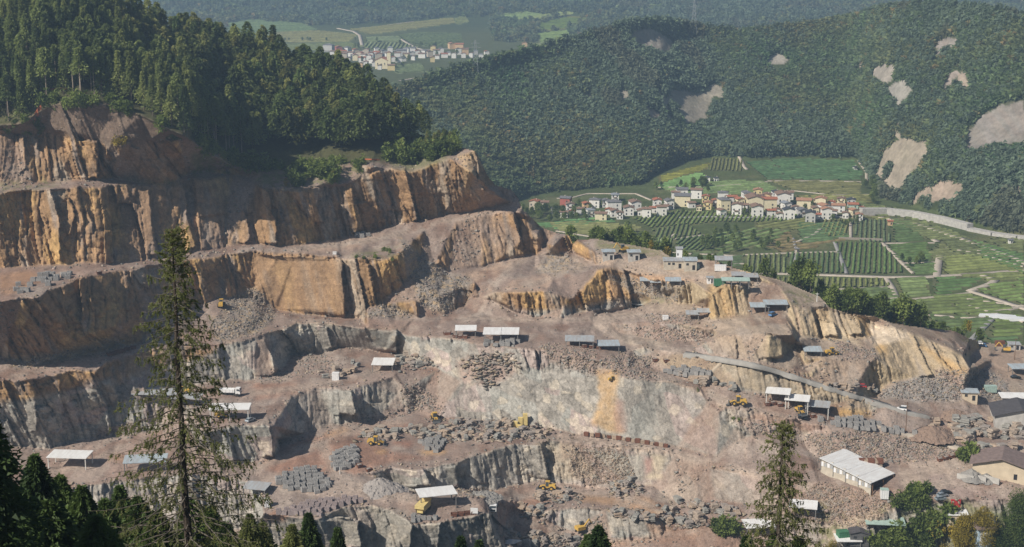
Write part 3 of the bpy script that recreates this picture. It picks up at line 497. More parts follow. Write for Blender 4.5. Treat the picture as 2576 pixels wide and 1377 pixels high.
# wheel tracks and spill on the floors
for t, wd in (("30,950 170,915 345,872 420,858", 3), ("720,632 860,612 960,600 1100,562 1300,524", 3), ("1188,790 1205,760 1225,725 1250,700 1320,650", 3.5), ("1440,645 1455,665 1420,685 1340,718", 3), ("1300,805 1480,803 1560,790 1700,800 1800,808", 3), ("1600,790 1520,812 1560,850 1720,884", 3.5), ("640,990 760,975 900,950 990,915", 4), ("640,1180 760,1130 900,1085 1000,1062", 5), ("800,1110 830,1150 850,1200 960,1240 1100,1265", 5), ("700,1230 860,1225 1000,1250 1180,1262", 5), ("1240,1262 1400,1238 1560,1242 1700,1300 1640,1350", 4), ("1250,1300 1350,1320 1480,1362 1700,1345 1900,1310", 4), ("1380,1105 1600,1122 1780,1165 1960,1208 2060,1235", 4), ("100,1190 220,1170 330,1110 420,1095", 5), ("1570,925 1700,965 1860,1025 2000,1062", 5), ("1540,650 1700,695 1880,708 1990,740", 3), ("2060,1345 2200,1300 2340,1240 2440,1170 2576,1130", 4), ("2300,1230 2400,1215 2520,1235", 5), ("1000,800 1150,800 1300,806", 3)):
    pts_ = PL(t); d_ = np.full(GU.shape, 1e9)
    for (x0, y0), (x1, y1) in zip(pts_, pts_[1:]):
        tt = np.clip(((GU - x0) * (x1 - x0) + (GV - y0) * (y1 - y0)) / ((x1 - x0) ** 2 + (y1 - y0) ** 2), 0, 1); d_ = np.minimum(d_, np.hypot(GU - x0 - tt * (x1 - x0) + n4 * 6, (GV - y0 - tt * (y1 - y0)) * 1.8 + n3 * 2))
    fl = (1 - cl) * (1 - rubm); C = mixc(C, (.385, .31, .255), np.clip(1.3 - d_ / (wd * 4.5), 0, 1) * .62 * fl); rut = np.minimum(abs(d_ - wd * 1.2), abs(d_ - wd * 2.6)); C = C * (1 - .32 * (np.clip(1 - rut / 1.7, 0, 1) * fl * (n2 > -.25))[..., None])
spot = sm(fbm(X * .09, Y * .06, Z * .05, 151, 4), .12, .4) * (1 - cl) * (1 - rubm); C = mixc(C, (.19, .115, .085), spot * .62); spot = sm(fbm(X * .14, Y * .1, Z * .05, 155, 4), .15, .45) * (1 - cl); C = mixc(C, (.38, .32, .27), spot * .45)
bank = blur(inpoly(GU, GV, PL("60,300 130,258 200,250 280,258 350,288 470,345 300,368 150,338 0,338")).astype(float), 3); C = mixc(C, (.17, .125, .095), bank * .8)  # earth bank: brown soil, with the shade below the hill trees darkened into its colour
C *= (1 + .12 * n3)[..., None]
grass = sm(n4 + .5 * n3, .12, .45) * (1 - cl) * sm(nz1, .5, .7) * .55                       # thin weeds on old benches
gm = np.zeros(GU.shape)
for t in ("480,380 600,410 640,430 600,445 480,440", "640,425 910,405 900,450 720,478 640,460", "940,405 1140,385 1100,415 1030,432", "0,460 140,450 150,470 0,482", "300,455 440,450 440,462 300,466", "1960,720 2060,750 2000,780", "2300,830 2440,850 2480,880 2400,850", "860,640 1010,620 1000,650", "1600,760 1680,745 1690,765", "2060,1260 2340,1240 2576,1300 2576,1436 2060,1436", "1500,600 1700,640 1680,655 1500,625"):
    gm = np.maximum(gm, inpoly(GU, GV, PL(t)))
C = mixc(C, (.13, .14, .05), np.clip(blur(gm, 3) * sm(n4 + n3, -.25, .3) * .7, 0, 1))
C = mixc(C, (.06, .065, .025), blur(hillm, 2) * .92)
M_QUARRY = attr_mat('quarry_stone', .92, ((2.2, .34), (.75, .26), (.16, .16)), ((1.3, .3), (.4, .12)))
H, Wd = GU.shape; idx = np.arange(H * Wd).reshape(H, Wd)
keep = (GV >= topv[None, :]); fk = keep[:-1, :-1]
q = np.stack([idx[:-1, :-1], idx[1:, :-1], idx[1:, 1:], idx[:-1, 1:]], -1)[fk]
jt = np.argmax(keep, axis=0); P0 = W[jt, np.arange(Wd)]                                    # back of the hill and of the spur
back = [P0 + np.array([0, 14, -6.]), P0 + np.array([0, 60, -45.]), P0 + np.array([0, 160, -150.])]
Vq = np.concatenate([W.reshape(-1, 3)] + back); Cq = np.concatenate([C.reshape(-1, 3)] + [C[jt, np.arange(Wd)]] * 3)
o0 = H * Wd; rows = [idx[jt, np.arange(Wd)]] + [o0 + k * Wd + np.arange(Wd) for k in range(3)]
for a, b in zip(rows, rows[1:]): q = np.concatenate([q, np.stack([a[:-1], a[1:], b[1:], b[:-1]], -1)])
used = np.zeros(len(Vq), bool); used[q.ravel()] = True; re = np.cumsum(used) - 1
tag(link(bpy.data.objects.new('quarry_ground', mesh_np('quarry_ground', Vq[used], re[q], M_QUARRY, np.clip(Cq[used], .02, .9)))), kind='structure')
def gq(u, v):
    """ground point of the quarry seen at survey point u,v"""
    x = (np.clip(u, UU[0], UU[-2]) - UU[0]) / DU; y = (np.clip(v, VV[0], VV[-2]) - VV[0]) / DU
    i = np.asarray(x).astype(int); j = np.asarray(y).astype(int); a = np.asarray(x - i)[..., None]; b = np.asarray(y - j)[..., None]
    return W[j, i] * (1 - a) * (1 - b) + W[j, i + 1] * a * (1 - b) + W[j + 1, i] * (1 - a) * b + W[j + 1, i + 1] * a * b
# ================================================================== VALLEY, MOUNTAIN AND FAR TERRACES (levels z on the plain, distances D on the slopes)
def climb(u, v, D0, z0, deg):
    s = math.tan(R(deg)); t = float(ta(v)); D = (s * D0 - z0) / (s + t); return (u, v, -D * t)
BASE = [(900, 560, -200, 1240), (1250, 520, -197, 1250), (1320, 498, -196, 0), (1400, 488, -195, 0), (1500, 478, -194, 0), (1600, 470, -192, 0), (1645, 440, -188, 0), (1700, 412, -184, 0), (1790, 396, -182, 0), (1870, 402, -182, 0), (2000, 398, -182, 0), (2160, 402, -183, 0), (2195, 455, -190, 0), (2215, 505, -196, 0), (2300, 522, -197, 0), (2400, 548, -198, 0), (2500, 580, -199, 0), (2576, 596, -199.5, 0), (2700, 610, -200, 0)]
BASE.append((3000, 640, -200.5, 0)); BL = [(u, v, z) for u, v, z, _ in BASE]
CR = [(880, 262, 0), (960, 240, 1), (1000, 224, 1), (1100, 188, 1), (1250, 143, 1), (1400, 113, 1), (1480, 92, 1), (1560, 70, 1), (1640, 60, 1), (1750, 70, 1), (1860, 80, 1), (2000, 66, 1), (2150, 44, 1), (2230, 24, 1), (2320, 17, 1), (2450, 27, 1), (2576, 42, 1), (2700, 48, 1), (3000, 60, 1)]
def baseat(u):
    vv = np.interp(u, [b[0] for b in BL], [b[1] for b in BL]); zz = np.interp(u, [b[0] for b in BL], [b[2] for b in BL]); return vv, zz, -zz / float(ta(vv))
def mline(f, jit, k):
    out = []
    for u in range(880, 3001, 70):
        bv, bz, bD = baseat(u); cv = np.interp(u, [c[0] for c in CR], [c[1] for c in CR]); v = bv + (cv - bv) * f
        sl = 31 + 2 * math.sin(u * .0061 + k) + 6 * min(1, max(0, (u - 2000) / 250))
        out.append(climb(u, v, bD, bz, sl + jit * math.sin(u * .021 + 2 * k)))
    return out
def crline():
    out = []
    for u, v, _ in CR:
        bv, bz, bD = baseat(u); out.append(climb(u, v, bD, bz, 32 + 1.5 * math.sin(u * .0061 + 3) + 5 * min(1, max(0, (u - 2000) / 250))))
    return out
VL = [L3("900,900,-204 1500,900,-204 2000,900,-204 3000,900,-204"), L3("900,700,-202 1500,700,-201.5 2000,700,-202 3000,700,-202"), L3("900,600,-200.5 1500,590,-198 1900,585,-197.5 2300,590,-200 2700,640,-201 3000,690,-201.5"),
      L3("1290,530,-197.5 1500,545,-196 1800,545,-195.5 2150,548,-197 2320,560,-199"), BL, mline(.33, 2.5, 1), mline(.68, 2.5, 2), crline()]
DV = 4.0
VU = np.arange(896, 2990, DV); Vv = np.arange(8, 892, DV); MU, MV = np.meshgrid(VU, Vv)
vin, vnz = cdt_field(VL, VU, Vv)
mtop = np.interp(VU, [c[0] for c in CR], [c[1] for c in CR])
vn = np.isnan(vin); vin = np.where(vn, 0, vin)
for j in range(len(Vv) - 2, -1, -1):
    h = vn[j] | (Vv[j] < mtop); vin[j] = np.where(h, vin[j + 1], vin[j])
vin = blur(vin, 1)
_m = blur(np.clip((np.interp(VU, [b[0] for b in BL], [b[1] for b in BL])[None, :] - MV - 10) / 50, 0, 1), 4); vin = vin * (1 - _m) + blur(blur(vin, 9), 7) * _m
bvv = np.interp(VU, [b[0] for b in BL], [b[1] for b in BL])
mtn = np.clip((bvv[None, :] - MV) / 30, 0, 1)
mx_, my_ = at_d(MU, MV, 1 / vin)[..., 0], at_d(MU, MV, 1 / vin)[..., 1]; mz_ = at_d(MU, MV, 1 / vin)[..., 2]
relief = fbm(mx_ * .0045, my_ * .002, mz_ * .004, 201, 3) * 24 + fbm(mx_ * .016, my_ * .01, mz_ * .014, 205, 3) * 17
VD = 1 / vin + mtn * np.clip((MV - mtop[None, :]) / 40, .15, 1) * relief
VW = at_d(MU, MV, VD)
# fields and paths of the valley: (polygon, colour, vine row direction in degrees or None, row spacing)
GRN = [(.145, .20, .08), (.17, .22, .085), (.125, .18, .072), (.19, .23, .088), (.215, .235, .095)]
FIELDS = [("1655,445 1790,408 1780,425 1660,462", (.20, .19, .04), 0), ("1652,464 1760,432 1790,450 1760,470 1645,470", 1, 0), ("1790,398 1865,402 1872,432 1785,430", 2, 80), ("1872,408 2000,400 2150,404 2170,432 2165,455 1930,452", 2, 5), ("1930,455 2165,458 2165,490 2100,492 1990,480", 1, 4), ("2000,492 2190,490 2200,508 2020,512", 3, 4),
    ("1370,560 1500,558 1620,570 1560,600 1490,596 1400,580", 4, 3), ("1590,548 1700,530 1950,540 2060,540 1960,560 1800,560 1640,575", 3, 60), ("1640,580 1720,560 1770,590 1700,600 1660,630", 0, 70), ("1700,600 1770,592 1860,600 1770,632 1700,632", 0, 40), ("1790,590 1900,575 1990,580 1920,620 1800,640", 3, 15), ("1900,560 2050,548 2060,570 1990,580 1900,575", 1, 10),
    ("1740,640 1870,645 1870,670 1800,680 1700,668", 2, 5), ("2000,560 2120,560 2140,600 2010,612", 2, 4), ("2140,555 2230,552 2240,612 2160,614", 2, 88), ("2238,552 2300,560 2330,610 2250,612", 2, 4), ("2220,548 2330,556 2440,600 2340,606", 1, 5), ("2350,590 2440,606 2570,660 2400,640", 0, 6), ("1870,640 1970,640 1985,690 1880,688", 0, 86), ("1975,636 2110,634 2130,690 1992,690", 2, 84), ("2100,610 2220,612 2280,690 2140,690", 2, 86),
    ("2225,615 2330,612 2350,660 2260,662", 2, 5), ("2262,664 2355,662 2355,690 2300,692", 2, 5), ("2375,645 2440,640 2576,672 2576,682 2370,690", 3, 4), ("1860,694 2080,700 2230,702 2240,722 1880,735", 1, 82), ("1900,738 2240,725 2270,748 1960,770", 0, 4), ("2245,704 2330,700 2345,748 2270,752", 3, 3), ("2345,698 2480,702 2440,722 2370,745 2350,745", 2, 4), ("2380,690 2576,684 2576,700 2500,712", 3, 3), ("2440,735 2500,715 2576,700 2576,770 2450,735", 4, 6), ("2280,755 2440,738 2560,780 2500,800 2330,790", 0, 3), ("2330,792 2500,802 2480,840 2360,825", 0, 3), ("2500,800 2576,790 2576,850 2480,845", 0, 3), ("2330,640 2370,610 2420,640 2360,660", 1, 4), ("2470,650 2576,690 2576,640 2440,600", 1, 5), ("2110,500 2230,520 2240,545 2160,545", 4, 4), ("1330,565 1500,545 1560,556 1480,566 1400,580", 1, 4), ("1500,592 1560,602 1600,615 1520,605", 3, 4), ("1700,632 1770,632 1860,642 1740,640", 2, 5), ("1640,600 1700,602 1690,632 1660,630", 1, 75), ("1925,622 1980,582 2010,612 2140,602 2100,612 1970,638", 3, 8), ("2060,552 2140,552 2130,600 2075,596", 1, 70), ("1655,470 1760,470 1790,455 1920,455 1980,482 1880,490 1700,488", 3, 4), ("2240,522 2300,530 2400,552 2460,575 2400,570 2240,545", 3, 8), ("2450,620 2576,640 2576,600 2500,598", 1, 6), ("1985,690 2120,694 2100,690", 3, 2), ("1960,772 2270,750 2330,792 2360,826 2200,795 2080,785", 1, 4), ("2440,842 2576,852 2576,868 2480,858", 2, 4), ("2375,590 2460,612 2560,650 2440,612", 2, 8), ("2200,545 2240,548 2238,556 2150,550", 3, 4)]
PATHS = [("1950,689 2080,693 2230,698 2330,698 2400,693 2470,690 2576,680 2640,676", 5, (.55, .47, .40)), ("2356,700 2360,668 2364,645", 4.5, (.62, .57, .5)), ("2160,550 2200,545 2300,562 2370,585 2450,612 2540,645 2640,690", 7, (.40, .34, .27)), ("2360,610 2345,602", 4, (.5, .44, .36)), ("2220,612 2250,640 2262,655 2300,690", 3, (.42, .37, .29)), ("2230,702 2246,725 2255,748", 3, (.5, .45, .37)),
    ("2470,693 2505,705 2492,715 2440,733 2500,752 2570,775 2640,800", 4.5, (.60, .52, .45)), ("1560,600 1640,610 1680,600 1700,590", 2.6, (.5, .44, .36)), ("2000,612 2050,590 2065,575", 2.4, (.42, .37, .29)), ("1870,690 1950,689", 3.5, (.5, .43, .35)), ("1990,690 2005,640 1995,600", 2, (.24, .22, .11)), ("2130,690 2100,610", 2.5, (.25, .24, .13)), ("2500,800 2440,860", 3, (.3, .29, .22)), ("2490,790 2576,770", 4, (.55, .52, .5)),
    ("1700,548 1790,546 1870,548 2050,545 2150,548", 3.2, (.34, .32, .30)), ("1400,500 1440,498 1480,488 1600,488 1640,505", 2.5, (.4, .37, .32)), ("1860,395 1872,420 1880,428", 3, (.5, .43, .36)), ("2160,405 2180,430 2180,460", 2.6, (.45, .38, .3)), ("1760,672 1870,664", 2.2, (.45, .39, .31))] + [(t, 2.1, (.42, .37, .29)) for t in ("2110,634 2130,690", "1880,736 2060,731 2240,723", "2225,613 2350,612", "2140,556 2140,600", "1870,642 2000,637 2110,634", "2262,663 2355,661", "2380,625 2460,638 2576,672", "1760,640 1870,645", "1640,600 1700,602 1770,592", "2330,792 2420,800 2500,801", "2280,756 2440,738", "2440,770 2576,812", "2430,752 2576,772", "1655,472 1800,470 1930,458", "1930,456 2060,456 2165,458", "1990,480 2100,492 2190,490", "1960,772 2270,750", "2240,565 2330,560", "2455,630 2576,655", "1660,632 1700,636 1740,640", "1400,582 1490,597 1560,602")]
SCREE = [("1655,226 1700,230 1760,226 1795,208 1820,218 1812,240 1780,262 1775,296 1720,312 1680,300", (.40, .35, .285)), ("1620,262 1640,272 1662,290 1655,304 1632,298", (.42, .34, .285)), ("1552,225 1575,222 1582,240 1560,248", (.38, .33, .27)), ("1455,228 1480,225 1490,245 1470,240", (.38, .32, .26)), ("1920,142 1960,136 1992,148 1975,162 1930,160", (.40, .36, .31)), ("2145,165 2175,155 2178,180", (.42, .35, .29)), ("2192,185 2230,160 2262,165 2240,205 2222,212", (.42, .37, .32)), ("2237,225 2270,195 2290,222 2262,268 2240,245", (.39, .36, .32)), ("2215,400 2240,360 2260,350 2240,330 2275,300 2262,345 2335,355 2340,385 2290,440 2270,485 2225,470 2205,445", (.44, .37, .29)), ("2290,500 2330,465 2350,470 2300,515", (.43, .34, .27)), ("2330,490 2380,450 2420,455 2390,500 2340,505", (.44, .34, .27)), ("2500,480 2540,468 2530,480", (.42, .31, .24)), ("2560,470 2580,480 2580,520 2565,500", (.4, .3, .24)), ("2560,468 2576,475 2576,510", (.4, .3, .24)),
         ("1575,95 1610,72 1660,80 1700,110 1690,135 1640,125", (.30, .275, .235)), ("2345,120 2380,92 2415,100 2390,125 2350,145", (.36, .32, .29)), ("2375,200 2395,175 2420,185 2385,225 2378,260", (.40, .34, .30)), ("2415,190 2430,180 2440,215 2420,230", (.42, .34, .27)), ("2425,330 2470,290 2520,262 2576,255 2590,340 2520,360 2460,372 2430,380", (.33, .295, .27))]
ROCKS = SCREE[14:]
VC = np.zeros(MU.shape + (3,)) + (.075, .095, .035)
nA = fbm(mx_ * .012, my_ * .012, mz_ * .012, 211, 4); nB = fbm(mx_ * .06, my_ * .06, mz_ * .06, 215, 3)
VC = mixc(VC, (.13, .13, .06), sm(nA + nB * .5, 0, .5)); VC = mixc(VC, (.045, .06, .022), mtn * .85)
nC = fbm(mx_ * .12, my_ * .03, mz_ * .03, 219, 3); bare = np.zeros(MU.shape); fld = np.zeros(MU.shape)
for t, c, d in FIELDS:
    m = inpoly(MU, MV, PL(t)).astype(float); fld = np.maximum(fld, m); rgb = GRN[c] if isinstance(c, int) else c
    VC = mixc(VC, tuple(.30 * a + .42 * b for a, b in zip(rgb, (.17, .15, .08))), m)
for t, c in SCREE:
    m = inpoly(MU + nB * 18 + nC * 12, MV + nB * 9 + nC * 9, PL(t)).astype(float); bare = np.maximum(bare, m); VC = mixc(VC, tuple(x * .85 for x in c), m * (.85 + .25 * nB + .2 * nC))
for p in SCREE[:14]: VD = np.where(inpoly(MU, MV, PL(p[0])), VD, VD)
def distpath(pts):
    d = np.full(MU.shape, 1e9)
    for (x0, y0), (x1, y1) in zip(pts, pts[1:]):
        t = np.clip(((MU - x0) * (x1 - x0) + (MV - y0) * (y1 - y0)) / ((x1 - x0) ** 2 + (y1 - y0) ** 2), 0, 1)
        d = np.minimum(d, np.hypot(MU - x0 - t * (x1 - x0), MV - y0 - t * (y1 - y0)))
    return d
path = np.zeros(MU.shape)
for t, wd, c in PATHS:
    m = (distpath(PL(t)) < wd * .8 + 1).astype(float); path = np.maximum(path, m)
rk = np.zeros(MU.shape)
for t, c in ROCKS: rk = np.maximum(rk, inpoly(MU, MV, PL(t)))
rk = blur(rk, 2); VD = VD + rk * (column(mx_ + .2 * mz_, mz_, 30., 221) * 5 + fbm(mx_ * .05, my_ * .02, mz_ * .012, 227, 3) * 11); VW = at_d(MU, MV, VD)
VC = mixc(VC, (.24, .20, .17), rk * sm(-column(mx_ + .2 * mz_, mz_, 9., 225), -.2, .5) * .6)
M_VALLEY = attr_mat('valley_ground', .95, ((.25, .3), (.05, .25)), ((.3, 1.0),))
def sheet(name, Wg, Cg, keepmask, m):
    h, w_ = Wg.shape[:2]; ix = np.arange(h * w_).reshape(h, w_); fk = keepmask[:-1, :-1]
    q = np.stack([ix[:-1, :-1], ix[1:, :-1], ix[1:, 1:], ix[:-1, 1:]], -1)[fk]; jt = np.argmax(keepmask, axis=0); a = np.arange(w_); P0 = Wg[jt, a]
    V = np.concatenate([Wg.reshape(-1, 3), P0 + np.array([0, 40, -12.]), P0 + np.array([0, 300, -160.])]); Cc = np.concatenate([Cg.reshape(-1, 3), Cg[jt, a], Cg[jt, a]])
    r = [ix[jt, a], h * w_ + a, h * w_ + w_ + a]
    for x, y in zip(r, r[1:]): q = np.concatenate([q, np.stack([x[:-1], x[1:], y[1:], y[:-1]], -1)])
    us = np.zeros(len(V), bool); us[q.ravel()] = True; re = np.cumsum(us) - 1
    return tag(link(bpy.data.objects.new(name, mesh_np(name, V[us], re[q], m, np.clip(Cc[us], .01, .9), smooth=False))), kind='structure')
sheet('valley_floor', VW, VC, MV >= mtop[None, :], M_VALLEY)
def gv(u, v):
    x = np.clip((np.asarray(u, float) - VU[0]) / DV, 0, len(VU) - 1.01); y = np.clip((np.asarray(v, float) - Vv[0]) / DV, 0, len(Vv) - 1.01)
    i = x.astype(int); j = y.astype(int); a = (x - i)[..., None]; b = (y - j)[..., None]
    return VW[j, i] * (1 - a) * (1 - b) + VW[j, i + 1] * a * (1 - b) + VW[j + 1, i] * (1 - a) * b + VW[j + 1, i + 1] * a * b
# ---- the far terrace with its village, and the mountain behind it
FL = [HD("380,300,1500 1200,300,1500 2700,300,1500"), L3("380,215,-134 1000,215,-134 1500,215,-136 2700,215,-150"), L3("380,150,-132 1000,150,-131 1400,150,-131 2000,150,-128 2700,150,-128"), L3("380,112,-120 800,112,-119 1300,112,-119 2000,112,-112 2700,112,-112"), L3("380,76,-104 800,62,-96 1250,45,-86 1500,50,-88 2000,60,-88 2700,60,-88"),
      HD("380,30,2980 800,20,3000 1250,10,3060 1700,25,2900 2000,30,2850 2300,12,3100 2700,30,2900"), HD("380,-30,3200 1000,-40,3300 1700,-20,3200 2180,-4,3300 2300,5,3400 2400,4,3400 2500,-6,3250 2700,-10,3250")]
FU = np.arange(384, 2697, 5.); Fv = np.arange(-28, 296, 4.); FGU, FGV = np.meshgrid(FU, Fv); fin, _ = cdt_field(FL, FU, Fv)
ftop = np.interp(FU, [380, 1000, 1700, 2180, 2230, 2300, 2360, 2420, 2700], [-30, -30, -20, -4, 3, 6, 5, -4, -10]); fn = np.isnan(fin); fin = np.where(fn, 0, fin)
for j in range(len(Fv) - 2, -1, -1): fin[j] = np.where(fn[j] | (Fv[j] < ftop), fin[j + 1], fin[j])
fx, fy, fz = [at_d(FGU, FGV, 1 / fin)[..., k] for k in range(3)]
FD = 1 / fin + np.clip((75 - FGV) / 40, 0, 1) * fbm(fx * .002, fy * .002, fz * .004, 231, 4) * 90
FW = at_d(FGU, FGV, FD)
FC = np.zeros(FGU.shape + (3,)) + (.05, .07, .028)
FFIELD = [("565,58 640,50 760,60 800,75 720,82 575,80", 2, 2), ("640,85 800,78 900,88 880,105 740,108 660,100", 3, 2), ("700,112 880,108 920,118 900,122 760,128 700,125", 0, 2), ("880,75 960,66 1140,45 1145,58 1050,72 930,88", 3, 4), ("1000,90 1060,82 1160,85 1165,105 1080,120 1020,105", 2, 5), ("920,95 1005,92 1010,105 920,107", 1, 3), ("915,110 1010,108 1060,122 920,125", 1, 60), ("1140,48 1170,40 1180,55 1150,64", 1, 3), ("1235,38 1330,30 1380,40 1300,50", 3, 3), ("1355,58 1450,40 1480,45 1440,70 1350,80", (.19, .18, .045), 3), ("1350,85 1440,75 1430,92 1360,110", 3, 3), ("1340,112 1440,95 1480,90 1440,108 1360,125", 4, 3), ("980,170 1060,160 1070,180 1000,185", 1, 3), ("1290,50 1420,28 1450,34 1330,52", 4, 3), ("560,84 690,88 650,100 540,95", 1, 3)]
ff = np.zeros(FGU.shape); nF = fbm(fx * .02, fy * .02, fz * .02, 235, 3)
FC = mixc(FC, (.10, .11, .04), sm(FGV, 60, 90) * .6)
for t, c, d in FFIELD:
    m = inpoly(FGU, FGV, PL(t)).astype(float); ff = np.maximum(ff, m); rgb = GRN[c] if isinstance(c, int) else c
    FC = mixc(FC, tuple(.75 * a + .25 * b for a, b in zip(rgb, (.2, .17, .09))), m)
FC = mixc(FC, (.62, .62, .62), sm(8 - FGV, 0, 3) * ((FGU > 2225) & (FGU < 2370)))
sheet('far_terrace', FW, FC, FGV >= ftop[None, :], M_VALLEY)
def gf(u, v):
    x = np.clip((np.asarray(u, float) - FU[0]) / 5, 0, len(FU) - 1.01); y = np.clip((np.asarray(v, float) - Fv[0]) / 4, 0, len(Fv) - 1.01)
    i = x.astype(int); j = y.astype(int); a = (x - i)[..., None]; b = (y - j)[..., None]
    return FW[j, i] * (1 - a) * (1 - b) + FW[j, i + 1] * a * (1 - b) + FW[j + 1, i] * (1 - a) * b + FW[j + 1, i + 1] * a * b
# ---- roads and paths: ribbons just above the ground
M_ROAD = mat('road_gravel', (.46, .40, .33), .9, 0, .25, .3); M_ASPH = mat('road_asphalt', (.30, .29, .28), .85, 0, .2, .3)
def ribbon(name, pts, wd, g, m, lift=.3, step=8, kind='structure'):
    L = []
    for (x0, y0), (x1, y1) in zip(pts, pts[1:]):
        n = max(1, int(math.hypot(x1 - x0, y1 - y0) / step)); L += [(x0 + (x1 - x0) * k / n, y0 + (y1 - y0) * k / n) for k in range(n)]
    L.append(pts[-1]); c = g(np.array([p[0] for p in L]), np.array([p[1] for p in L])); t = np.gradient(c, axis=0); t[:, 2] = 0; t /= np.linalg.norm(t, axis=1)[:, None] + 1e-9
    nrm = np.stack([-t[:, 1], t[:, 0], t[:, 2] * 0], -1); k = len(c)
    V = np.concatenate([c + nrm * wd / 2, c - nrm * wd / 2]); V[:, 2] += lift
    Vb = V.copy(); Vb[:, 2] -= 1.6; V = np.concatenate([V, Vb])
    q = [(i, i + 1, k + i + 1, k + i) for i in range(k - 1)] + [(2 * k + i, 2 * k + i + 1, i + 1, i) for i in range(k - 1)] + [(k + i, k + i + 1, 3 * k + i + 1, 3 * k + i) for i in range(k - 1)]
    return tag(link(bpy.data.objects.new(name, mesh_np(name, V, q, m))), kind=kind)
for t, wd, c in PATHS:
    ribbon('path', PL(t), wd * (1.15 if wd < 6 else .9), gv, M_ASPH if c[0] < .36 else M_ROAD, .5)
ribbon('far_path', PL("1010,100 1030,112 1050,122 1075,128"), 5, gf, M_ROAD, .8); ribbon('far_path', PL("850,72 890,80 905,90 912,120"), 6, gf, M_ROAD, .8); ribbon('far_path', PL("905,72 960,66 1040,55"), 5, gf, M_ROAD, .8); ribbon('far_path', PL("805,130 900,130 1000,128 1180,122"), 6, gf, M_ASPH, .8); ribbon('far_path', PL("1005,205 1050,197 1075,198"), 5, gf, M_ROAD, .8)
# ================================================================== TREES
def tris(parts):
    """concatenate (V,F) lists -> V,F"""
    V, Fc, o = [], [], 0
    for v, f in parts: V.append(v); Fc.append(np.asarray(f) + o); o += len(v)
    return np.concatenate(V), np.concatenate(Fc)
def leafcards(P, D, size, rng, flat=.5):
    """small triangles at P pointing along D"""
    n = len(P); r = rng.normal(size=(n, 3)); r -= D * (r * D).sum(1)[:, None]; r /= np.linalg.norm(r, axis=1)[:, None] + 1e-9
    sz = np.broadcast_to(np.asarray(size), (n,))[:, None]
    a = P - r * sz * flat; b = P + r * sz * flat; c = P + D * sz * 1.6
    return np.stack([a, b, c], 1).reshape(-1, 3), np.arange(3 * n).reshape(-1, 3)
def conifer_crown(rng, h=20., base=.25, rad=3.2, n=420, size=.75, droop=.35, lumpy=.25, power=.9):
    t = rng.random(n) ** .8; z = h * (base + (1 - base) * t); lay = np.floor(t * 11) / 11
    rr = rad * (1 - t) ** power * (1 + lumpy * np.sin(lay * 61.7 + rng.random() * 9)) + .12; ang = rng.random(n) * 2 * np.pi
    arm = np.sin(ang * 5 + lay * 40 + rng.random() * 6) * .22 + 1; fr = np.sqrt(rng.random(n) * .85 + .15) * rr * arm
    P = np.stack([fr * np.cos(ang), fr * np.sin(ang), z - droop * fr], 1)
    D = np.stack([np.cos(ang), np.sin(ang), -.5 + rng.normal(size=n) * .4], 1); D /= np.linalg.norm(D, axis=1)[:, None]
    return leafcards(P, D, size * (.6 + .8 * rng.random(n)), rng, .55)
def leafy_crown(rng, h=16., base=.35, rad=3.6, n=460, size=.7, clumps=14):
    c = []
    for k in range(clumps):
        t = rng.random(); a = rng.random() * 6.283; r = rad * (.75 * math.sin(math.pi * min(1, .18 + .82 * t)) ** .8) * math.sqrt(rng.random()); c.append((r * math.cos(a), r * math.sin(a), h * (base + (1 - base) * (.08 + .84 * t)), rad * (.28 + .26 * rng.random())))
    c = np.array(c); k = rng.integers(0, clumps, n); D = rng.normal(size=(n, 3)); D /= np.linalg.norm(D, axis=1)[:, None]
    P = c[k, :3] + D * c[k, 3][:, None] * (.65 + .45 * rng.random(n))[:, None]; D2 = D + rng.normal(size=(n, 3)) * .5; D2 /= np.linalg.norm(D2, axis=1)[:, None]
    return leafcards(P, D2, size * (.6 + .8 * rng.random(n)), rng, .6)
def trunk_mb(h, r0, r1, rng, limbs=5, lean=.0):
    m = MB(); p = Vector((0, 0, -1.5)); k = 5
    for i in range(k):
        q = Vector((lean * h * ((i + 1) / k) ** 2 + rng.normal() * .05, rng.normal() * .05, -1.5 + (h + 1.5) * (i + 1) / k)); m.tube(p, q, r0 + (r1 - r0) * i / k, r0 + (r1 - r0) * (i + 1) / k, 6, i == k - 1); p = q
    for i in range(limbs):
        z = h * (.45 + .5 * rng.random()); a = rng.random() * 6.28; L = h * .13 * (1.2 - z / h); m.tube((0, 0, z), (L * math.cos(a), L * math.sin(a), z + L * .25), r1 * .8 + .03, .02, 4, False)
    return m
M_PINE = leaf_mat('pine_needles', (.085, .122, .042), (.265, .315, .10), .25, .42, .5); M_LARCH = leaf_mat('larch_needles', (.145, .18, .058), (.345, .38, .13), .3, .5, .5)
M_LEAF = leaf_mat('broad_leaves', (.075, .11, .028), (.22, .275, .07), .4, .35, .5); M_YEL = leaf_mat('autumn_leaves', (.19, .15, .025), (.40, .31, .05), .4, .3, .3); M_BARK = mat('bark', (.17, .135, .105), .9, 0, .4, 2.); M_PALEBARK = mat('pale_bark', (.36, .29, .235), .9, 0, .4, 2.); M_DARKBARK = mat('dark_bark', (.07, .055, .045), .95, 0, .4, 3.)
def crown_mesh(name, vf, m, smooth=False): return mesh_np(name, vf[0], vf[1], m)
rg = np.random.default_rng(11)
TT = {}   # kind -> list of (crown mesh, trunk mesh, height)
TT['pine'] = [(crown_mesh('crown', conifer_crown(rg, 20, .45, 3.1, 1150, .62, .1, .3, .62), M_PINE), trunk_mb(19.5, .26, .07, rg).mesh('trunk', M_PALEBARK), 20) for _ in range(4)]
TT['spruce'] = [(crown_mesh('crown', conifer_crown(rg, 22, .10, 3.7, 1200, .62, .35, .28, 1.0), M_PINE), trunk_mb(21.5, .26, .05, rg, 0).mesh('trunk', M_BARK), 22) for _ in range(4)]
